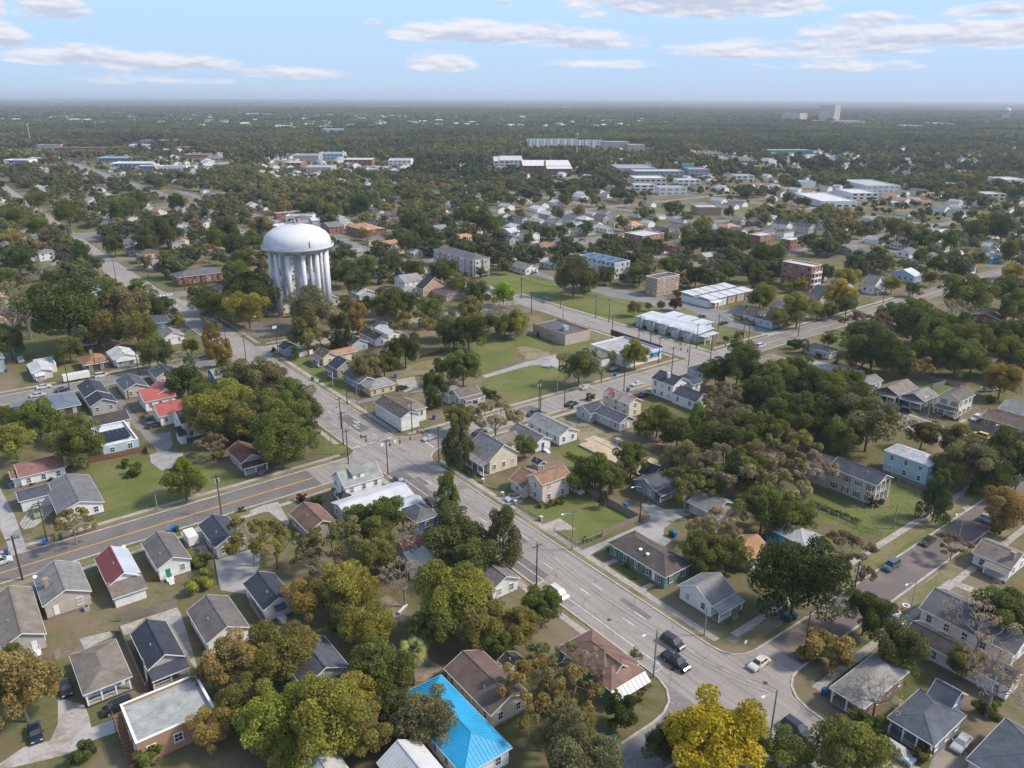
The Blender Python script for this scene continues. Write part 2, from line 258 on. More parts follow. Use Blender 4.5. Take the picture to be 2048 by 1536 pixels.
HOUSES=[('taupe roofed house with brown back stairs',[-2.7,4.4,144.0,162.1],3.4,'y',0.5,'greige','taupe',{'steps': 'S.7','door': 'S.7'}),
('pale beige gabled house with brick chimney',[5.1,13.6,153.4,166.2],3.4,'y',0.5,'beige','gray2',{'door': 'S.25','chim': [(0.2,0.45)],'roof2': 'ltgray'}),
('white house with maroon and pale blue metal roof',[16.4,22.9,153.0,165.7],3.4,'y',0.6,'white','maroon',{'roof2': 'palemetal','steps': 'S.4','door': 'S.4','B': [{'h': 2.5,'kind': 'shedS','roof': 'taupe','r': [16.4,22.9,149.5,153.0]}]}),
('white house with teal back door',[25.8,32.7,153.4,166.3],3.4,'y',0.5,'white','taupe2',{'door': 'S.3t','steps': 'S.3','roof2': 'gray2'}),
('grey board house with slate roof',[38.0,44.8,154.8,166.7],3.3,'y',0.5,'greige','slate',{}),
('white house with slate roof and small awning',[38.2,44.6,127.0,138.1],3.3,'y',0.5,'white','slate',{'awn': 'S.5','steps': 'S.5','door': 'S.5'}),
('white house with dark brown roof',[26.6,34.5,123.8,135.8],3.3,'y',0.5,'white','taupe2',{'roof2': 'taupe'}),
('beige shotgun house with blue-black roof and front porch',[16.5,22.7,123.0,135.1],3.2,'y',0.6,'beige','slate',{'porch': 'S0-1,2.6'}),
('wide taupe roofed house with white porch posts',[6.6,14.1,123.1,135.4],3.2,'hip',0.3,'white','taupe',{'inporch': 'S2.2'}),
('flat roofed brick building with white parapet',[10.8,22.5,105.8,115.8],4.3,'flat',0,'brick3','flatgray',{'outstairs': 1}),
('slate roofed house half hidden by gold trees',[35.8,44.3,102.9,113.3],3.3,'y',0.5,'white','slate2',{}),
('long cream house with brown roof',[56.8,64.8,79.2,92.8],3.4,'y',0.45,'cream','brown2',{}),
('small white shed with dark roof',[65.9,69.9,86.5,89.8],2.5,'y',0.5,'white','dark',{}),
('long house with bright blue metal roof',[46.8,55.6,72.0,91.8],3.5,'hip',0.5,'white','bluemetal',{'ribs': 1}),
('house with ribbed white metal roof',[38.1,45.3,71.8,81.8],3.4,'y',0.6,'white','whitemetal',{'ribs': 1}),
('grey roofed house at the bottom edge under yellow green trees',[28.2,34.4,79.8,87.8],3.3,'y',0.5,'beige','ltgray',{}),
('small white gabled house beside the avenue',[76.9,83.9,106.3,116.3],3.2,'y',0.5,'white','gray2',{'roof2': 'ltgray'}),
('green walled corner house with brown hip roof and white awning',[75.6,84.2,73.4,85.2],3.6,'hip',0.5,'green','brown',{'dorm': 'S','awning': 1,'B': [{'h': 3.6,'kind': 'hip','roof': 'brown','r': [75.6,83.7,71.5,77.3]}]}),
('teal house with dark hip roof and two white roof vents',[107.6,116.2,88.6,105.5],3.1,'hip',0.42,'teal','taupe3',{'shut': 1,'door': 'W.2'}),
('old white house with grey roof and screened porch',[107.3,114.7,76.4,85.0],3.4,'x',0.55,'white','gray2',{'porch': 'S0-1,2.2'}),
('tan house with orange brown roof',[126.3,133.8,81.6,89.6],3.2,'x',0.5,'tan','orange',{}),
('bright blue house with pale grey roof',[139.3,146.2,77.5,87.4],4.2,'hip',0.4,'brightblue','ltgray',{'chim': [(0.35,0.6),(0.2,0.9)]}),
('two-storey ivory brick house with double porch',[174.6,182.1,80.7,93.8],6.3,'y',0.5,'ivory','slate2',{'inporch2': 'S2.6','shut': 1,'B': [{'h': 5.4,'kind': 'y','roof': 'taupe','r': [174.6,182.1,93.8,99.7]}]}),
('two-storey light blue house with pale hip roof',[196.0,203.4,78.4,90.7],6.2,'hip',0.35,'ltblue','ltgray',{'porch': 'S0-1,2.2'}),
('pale blue-grey cottage with dark roof and small side porch',[133.6,143.2,115.5,123.0],3.3,'x',0.5,'bluegray','slate2',{'porch': 'S0-.5,2.2','B': [{'h': 3.2,'kind': 'y','roof': 'slate2','r': [137.9,145.0,121.1,125.6]}]}),
('low grey roofed house behind the gravel drive',[136.1,145.1,99.3,107.3],3.0,'y',0.45,'greige','gray',{}),
('small pink shed with black roof',[120.5,123.7,145.4,149.0],2.4,'y',0.5,'tan','dark',{}),
('two-storey pink house with brown roof',[110.0,119.6,131.0,137.3],5.8,'x',0.45,'pink','brown3',{'B': [{'h': 3.0,'kind': 'y','roof': 'brown3','pitch': 0.55,'r': [108.8,117.2,137.3,143.0]},{'h': 3.0,'kind': 'x','roof': 'brown3','r': [108.0,111.9,137.3,139.2]}]}),
('cream corner house with long white front porch',[108.9,118.9,151.6,162.6],4.4,'y',0.75,'cream2','gray2',{'porch': 'W0-1,2.3','B': [{'h': 3.6,'kind': 'x','roof': 'taupe','r': [118.9,125.2,158.8,164.5]}]}),
('low white house with blue back door',[127.5,133.7,155.2,167.9],3.1,'y',0.5,'white','gray3',{'door': 'S.5b','steps': 'S.6'}),
('long white house with grey green roof',[135.9,143.5,154.6,169.8],3.4,'y',0.45,'white','greengray',{'roof2': 'ltgray'}),
('pale grey L-shaped cottage beside the sand lot',[157.0,163.6,151.4,162.8],3.3,'y',0.45,'bluegray2','slate2',{'door': 'S.6','B': [{'h': 3.3,'kind': 'x','roof': 'slate2','r': [154.8,161.9,162.2,169.1]}]}),
('narrow two-storey cream house with rusty red metal roof',[166.9,173.1,157.3,169.8],5.0,'y',0.5,'cream2','rusty',{'chim': [(0.15,0.6)]}),
('two-storey white farmhouse with black roof and tall chimney',[188.6,197.0,158.6,168.6],6.0,'y',0.5,'white','slate',{'chim': [(0.3,0.45)],'B': [{'h': 3.4,'kind': 'y','roof': 'slate','r': [188.6,196.6,149.1,157.4]},{'h': 5.3,'kind': 'x','roof': 'slate','r': [196.2,201.2,156.7,161.6]}]}),
('grey cottage with dark hip roof by the crossroads',[212.1,221.1,164.9,173.1],3.5,'hip',0.4,'bluegray2','slate2',{}),
('corner store with white walls and blue awning',[202.4,221.0,193.0,213.2],4.3,'flat',0,'white','ltgray',{'store': 1}),
('flat roofed tan building with terracotta coping',[202.1,215.9,228.0,248.9],4.6,'flat',0,'tan2','flatdark',{'coping': 'terracotta','ac': 1,'noWin': 1}),
('row of pale blue townhouses with white roofs',[246.0,257.8,198.0,232.2],4.2,'row1',0,'bluegray2','whitemetal',{}),
('terrace of white and pink units with stepped white roofs',[297.6,332.4,233.4,249.3],4.0,'row2',0,'white','whitemetal',{}),
('three-storey tan brick building with stripes',[293.6,310.2,262.6,270.6],9.5,'flat',0,'striped','flatdark',{'coping': 'white'}),
('four-storey orange brick block with white balconies',[368.0,376.5,223.7,241.6],13,'flat',0,'brick2','whitemetal',{'coping': 'white'}),
('three-storey brick block with white roof beside the park',[380.3,401.2,355.6,372.3],10,'flat',0,'brick2','whitemetal',{'coping': 'white'}),
('orange brick block with white roof behind the park trees',[448.8,464.8,313.6,322.7],9,'flat',0,'brick2','whitemetal',{'coping': 'white'}),
('low brick and white block at the curved street',[461.3,475.7,298.6,306.7],7,'flat',0,'brick2','whitemetal',{'coping': 'white'}),
('grey roofed three-storey apartment building',[245.7,258.2,356.8,398.8],9.5,'hip',0.3,'aptgray','gray3',{}),
('three-storey townhouses with blue and dark roofs',[305.9,317.9,305.5,334.8],9,'flat',0,'ltwhite','flatdark',{'bluecaps': 1}),
('white duplex with dark roof by the small car park',[288.5,297.3,381.4,396.1],3.2,'y',0.45,'white','slate2',{}),
('white duplex with brown roof beside the black one',[302.6,311.5,385.5,398.7],3.2,'y',0.45,'white','taupe',{}),
('white duplex with wide brown roof',[316.0,325.8,385.6,397.8],3.2,'y',0.45,'white','taupe',{}),
('white duplex with orange roof',[329.3,337.8,385.4,400.5],3.2,'y',0.45,'white','orange',{}),
('white duplex with grey roof at the end of its row',[342.6,351.1,387.2,402.5],3.2,'y',0.45,'white','gray2',{}),
('dark roofed bungalow with white front gable',[324.7,333.3,426.4,441.9],3.2,'y',0.45,'bluegray2','slate2',{}),
('low building with a long white roof',[343.0,353.8,449.3,464.3],3.2,'x',0.3,'white','whitemetal',{}),
('tall pale two-storey house with slate roof',[377.1,385.5,479.4,492.0],6.2,'y',0.45,'greige','slate2',{}),
('small white house with a dark roof and a porch,behind the parked cars',[377.2,386.3,453.2,461.2],3.2,'y',0.45,'white','slate2',{}),
('white and grey gabled house on the far road',[377.0,385.0,428.3,444.1],3.2,'y',0.5,'white','slate2',{}),
('small white gabled cottage between the oaks',[309.2,313.9,432.4,440.4],3.0,'y',0.5,'white','ltgray',{}),
('cream cottage with dark blue roof behind the apartments',[289.6,297.6,427.4,442.6],3.3,'y',0.5,'cream2','slate',{}),
('long white and grey house along the far road',[350.0,365.8,363.2,372.7],3.5,'x',0.35,'white','gray3',{}),
('red brick church with grey hip roof',[106.4,130.3,428.5,440.6],5.0,'hip',0.4,'brick','gray3',{'arch': 1}),
('red brick hall with orange roof and white cornice',[255.3,272.1,506.4,534.6],6.0,'hip',0.25,'brick','orange',{'coping': 'white'}),
('brick hall with grey roof behind the water tower',[244.3,256.0,539.8,556.0],5,'x',0.3,'brick','gray3',{}),
('long brick and grey shed beyond the tower',[240.4,261.2,630.7,637.2],5,'flat',0,'brick','ltgray',{}),
('white two-storey house with grey roof and side wing',[195.1,206.0,345.0,356.5],6.0,'x',0.45,'white','gray2',{'B': [{'h': 3.0,'kind': 'hip','roof': 'gray2','r': [191.3,199.5,340.3,346.1]}]}),
('peach gabled house with black roof',[198.2,212.9,332.5,339.7],4.2,'y',0.7,'peach','dark',{}),
('wide dark roofed house beside the peach one',[202.9,218.9,318.0,332.2],3.2,'hip',0.4,'peach','taupe3',{}),
('white house with grey roof on tall piers',[58.1,67.4,547.8,557.1],5,'hip',0.4,'white','gray3',{'B': [{'h': 3.8,'kind': 'hip','roof': 'gray3','r': [52.5,59.0,549.7,555.2]}]}),
('small pale yellow house in the woods',[122.4,130.3,766.5,775.5],3.2,'y',0.45,'yellow','gray2',{}),
('plain white house with shallow roof',[115.9,131.6,711.2,731.6],3.5,'x',0.3,'white','ltgray',{}),
('blue-grey gabled cottage with white trim beside the green',[115.2,122.7,648.0,666.1],3.2,'y',0.45,'bluegray','gray2',{}),
('bright blue cottage near the brick church',[131.2,138.2,505.0,518.1],3.5,'y',0.5,'skyblue','gray2',{}),
('white house with sea green roof',[62.2,69.4,426.2,439.3],3.4,'y',0.5,'white','seagreen',{}),
('dark roofed building at the roadside',[68.9,77.4,479.1,487.8],3.2,'x',0.3,'bluegray','taupe3',{}),
('white bungalow with pale metal roof and front gable',[23.3,30.0,307.6,320.2],3.1,'y',0.35,'pinkwhite','whitemetal',{'porch': 'S.1-.6,1.8','B': [{'h': 3.0,'kind': 'flat','roof': 'palemetal','r': [26.0,32.0,315.2,325.2]}]}),
('small dark house with rusty brown hip roof',[39.6,47.8,306.6,318.5],3.0,'hip',0.5,'darkbrown','brown4',{'chim': [(0.5,0.6)]}),
('white bungalow with pale grey roof and front steps',[49.4,57.9,306.8,318.7],3.3,'y',0.4,'white','ltgray2',{'porch': 'S.1-1,1.6'}),
('slate roofed cottage below the dark round tree',[56.6,65.0,276.4,286.3],3.2,'y',0.5,'greige','slate2',{}),
('beige cottage with dark roof by the lane',[44.9,52.9,269.6,282.6],3.2,'y',0.45,'beige','slate2',{}),
('white house with coral metal roof,upper of two',[47.4,57.2,253.2,263.5],3.8,'x',0.5,'white','coral',{'B': [{'h': 4.6,'kind': 'y','roof': 'coral','r': [51.8,58.2,255.2,264.5]}]}),
('white house with coral metal roof,lower of two',[48.0,58.3,238.2,248.1],3.6,'x',0.5,'white','coral',{}),
('tall white house with black roof beside the lane',[50.8,60.1,224.2,234.7],5.4,'x',0.4,'white','dark',{'B': [{'h': 2.6,'kind': 'shedS','roof': 'dark','r': [49.1,50.8,221.6,226.3]}]}),
('grey house with stepped slate roofs',[33.2,40.7,269.2,283.3],3.6,'y',0.5,'gray','slate',{'B': [{'h': 3.2,'kind': 'y','roof': 'slate','r': [33.2,41.1,260.7,269.2]}]}),
('house with smooth blue-grey roof beside its twin',[13.6,21.9,270.0,280.0],3.0,'hip',0.25,'darkbrown','bluegrayroof',{}),
('house with blue-grey roof nearer the slate roofed one',[23.9,31.6,265.4,280.0],3.0,'hip',0.25,'darkbrown','bluegrayroof',{}),
('two-storey blue house at the picture edge',[9.3,17.3,324.7,332.5],5.5,'y',0.4,'bluegray','gray3',{}),
('pale blue modern house with solar panel roof',[29.6,38.8,224.0,240.6],4.0,'flat',0,'paleblue','whiteroof',{'solar': 1}),
('charred dark roofed house behind the solar panels',[31.3,41.1,243.6,252.6],3.0,'x',0.35,'white','dark2',{}),
('white bungalow with red brown roof',[8.8,19.7,218.8,228.6],3.0,'x',0.35,'white','redbrown',{'B': [{'h': 2.7,'kind': 'x','roof': 'redbrown','r': [7.2,8.8,219.8,225.7]}]}),
('white ranch house with grey roof and two garage doors',[13.4,23.5,191.8,209.9],3.1,'y',0.35,'white','gray3',{'roof2': 'ltgray','B': [{'h': 3.0,'kind': 'x','roof': 'slate2','garage': 1,'r': [7.1,14.4,204.2,210.9]}]}),
('small grey gabled house with brown porch roof',[56.8,63.3,192.2,203.2],3.3,'y',0.6,'gray','brown5',{'porch': 'S0-1,2.2'}),
('two-storey white corner house with grey green roof and dormer',[70.7,81.3,158.7,166.6],5.8,'x',0.75,'white','greengray',{'dorm': 'S','B': [{'h': 3.4,'kind': 'hip','roof': 'dark','r': [69.1,72.3,157.8,161.1]}]}),
('house with wide pale metal roof beside the avenue',[66.4,84.4,149.3,157.5],3.8,'x',0.3,'ivory','whitemetal',{'B': [{'h': 3.3,'kind': 'x','roof': 'palemetal','r': [71.8,84.7,144.2,149.3]}]}),
('dark roofed house with royal blue wall',[78.0,84.2,137.6,145.6],3.3,'hip',0.5,'royalblue','gray3',{}),
('tan house with brown roof behind the corner house',[56.6,64.0,148.6,159.4],3.3,'y',0.5,'tan','brown',{}),
('house with faded red roof under bare branches',[69.2,75.8,126.3,132.4],4.0,'x',0.5,'white','coral',{'B': [{'h': 3,'kind': 'shedS','roof': 'offwhite','r': [68.6,73.8,122.6,126.3]}]}),
('white hall at the crossroads with brown roof',[104.4,111.4,190.8,207.7],4.8,'y',0.45,'white','taupe3',{'noWin': 1,'B': [{'h': 4.2,'kind': 'hip','roof': 'taupe','r': [108.6,116.6,195.1,206.9]}]}),
('white cottage with brown roofs by the field',[130.1,139.0,197.4,204.9],3.3,'x',0.45,'white','taupe',{'porch': 'S.1-1,2.2','B': [{'h': 3.4,'kind': 'hip','roof': 'taupe','r': [128.4,135.5,201.9,208.6]}]}),
('pale yellow house with grey hip roof',[110.9,120.9,222.4,230.9],3.1,'hip',0.4,'yellow','gray2',{}),
('white cottage with black roof and brick chimney',[138.9,145.5,271.6,286.4],3.2,'y',0.5,'white','dark',{'chim': [(0.5,0.6)]}),
('lavender cottage with white trimmed gable',[128.3,135.8,270.8,278.8],3.2,'y',0.5,'bluegray2','dark',{}),
('house with arched white metal roof',[147.0,153.2,275.3,287.7],3.2,'y',0.4,'white','whitemetal',{}),
('small slate roofed cottage by the side street',[104.8,111.0,280.8,287.9],3.0,'y',0.5,'bluegray','slate2',{}),
('cream house with brown roof and front porch',[111.6,117.8,261.2,269.1],3.6,'y',0.6,'cream2','brown2',{'porch': 'W0-1,2','B': [{'h': 3.2,'kind': 'x','roof': 'orange','pitch': 0.25,'r': [115.4,126.8,262.8,269.9]}]}),
('sage house with black roof and front porch',[110.0,118.4,246.0,253.6],3.8,'y',0.6,'sage','slate',{'porch': 'W0-1,2'}),
('small grey house with porch behind the utility pole',[110.2,117.2,229.5,242.3],3.2,'y',0.5,'bluegray','gray3',{}),
('long blue house with grey roof',[73.2,81.2,264.5,274.2],3.1,'x',0.4,'blue2','gray2',{}),
('blue walled house with dark roof by the avenue',[74.6,80.8,347.8,359.2],3.6,'x',0.4,'blue2','slate2',{}),
('white gabled house beside the blue bin',[71.6,80.2,324.2,334.2],3.2,'y',0.5,'white','gray2',{}),
('white end house with grey roof in the row',[249.2,257.3,123.6,129.9],3.3,'x',0.5,'white','gray2',{}),
('brown shingled gable house with white porch',[247.0,259.8,112.8,120.9],3.3,'x',0.5,'brownwall','taupe',{'porch': 'W0-1,2'}),
('slate blue gable house with arched porch',[248.4,258.0,105.0,112.7],3.3,'x',0.5,'slateblue','gray2',{'porch': 'W0-1,1.8'}),
('two-storey cream house with black shutters',[250.0,260.0,94.9,102.0],6.2,'x',0.5,'cream3','taupe3',{'porch': 'W0-1,2','shut': 1}),
('long orange brick house with brown roof',[250.1,259.1,62.6,88.6],3.1,'y',0.35,'brick3','brown2',{}),
('grey green roofed house behind the brick one',[261.9,273.9,70.4,88.4],3.1,'y',0.3,'greige','greengray',{}),
('grey-blue cottage with hip roof beside the dirt lot',[271.3,278.0,152.6,164.1],3.1,'hip',0.4,'ltblue2','slate2',{}),
('pale blue house with brown roof and dormer',[290.4,299.4,191.9,207.5],3.4,'y',0.75,'paleblue','taupe3',{'dorm': 'W','shut': 1}),
('beige house beside the brown dormer house',[312.8,320.8,201.8,209.8],4,'y',0.5,'beige','gray3',{}),
('tan cottage with dark brown roof',[340.7,348.7,201.3,214.1],3.5,'y',0.5,'cream2','taupe3',{}),
('blue gabled house with dark roof under the gold tree',[349.0,361.0,203.1,212.0],4.4,'y',0.5,'bluegray','slate2',{}),
('white gabled house with metal porch at the bend',[387.6,398.8,199.2,206.3],4.5,'y',0.8,'white','gray2',{'porch': 'S0-1,2.5'}),
('blue house with bright white roof',[429.5,438.3,199.4,213.0],4.2,'x',0.4,'skyblue2','whitemetal',{}),
('turquoise cottage with pale roof',[518.5,527.6,215.7,224.3],3.3,'x',0.4,'turquoise','ltgray',{}),
('turquoise cottage farther along the bend',[522.6,537.1,198.8,209.9],3.3,'x',0.4,'turquoise2','ltgray',{}),
('white gabled house,first of the pair by the junction',[483.3,491.3,201.1,209.6],4,'x',0.6,'white','taupe3',{}),
('white gabled house,second of the pair by the junction',[478.3,485.6,191.1,200.1],4,'x',0.6,'white','slate2',{}),
('grey roofed pink cottage on the curved street',[472.5,482.5,241.6,249.6],3.5,'x',0.5,'bluegray2','taupe',{}),
('cottage with white front gable beside the pink one',[498.8,508.4,237.0,246.1],3.5,'x',0.5,'white','gray3',{}),
('pale cottage with brown gables',[475.4,484.2,250.9,263.2],3.5,'x',0.5,'pinkwhite','taupe',{}),
('stone fronted house with arched porch',[474.4,484.3,276.2,290.0],4,'x',0.5,'pinkwhite','taupe',{}),
('low house with grey brown roof by the arch',[478.1,487.0,264.2,275.2],3.5,'x',0.4,'greige','taupe',{}),
('tall white gabled house near the brick blocks',[521.0,532.4,323.6,334.6],6,'y',0.5,'greige','slate2',{}),
('long brick ranch with brown roof in the trees',[376.0,382.0,134.0,146.6],3,'x',0.3,'brick','brown2',{}),
('small red shed with dark roof',[387.2,392.1,135.6,138.8],3,'x',0.3,'redshed','dark',{}),
('grey roofed white house with red door',[138.9,149.4,35.2,52.2],3.2,'y',0.45,'white','gray3',{'roof2': 'ltgray','chim': [(0.1,0.35)]}),
('long low house with dark brown roof',[129.1,135.3,32.2,50.2],3.2,'y',0.4,'white','dark2',{}),
('grey roofed bungalow with cream porch band',[105.2,119.7,44.3,50.4],3.4,'hip',0.4,'brick4','gray2',{'inporch': 'W2.2'}),
('large slate blue house with wide grey roof',[106.2,116.8,33.7,41.1],3.6,'hip',0.42,'slateblue2','slate3',{'inporch': 'W1.8','B': [{'h': 3.6,'kind': 'y','roof': 'slate3','pitch': 0.7,'r': [115.2,121.6,35.6,39.6]}]}),
('dark slate roofed house at the corner of the frame',[107.8,121.4,16.8,29.8],3.4,'hip',0.4,'beige','slate3',{}),
('white brick bungalow with small porch and chimney',[167.7,176.7,47.1,55.1],3.1,'y',0.4,'white','taupe',{'chim': [(0.3,0.15)],'porch': 'W0-.6,2'})]
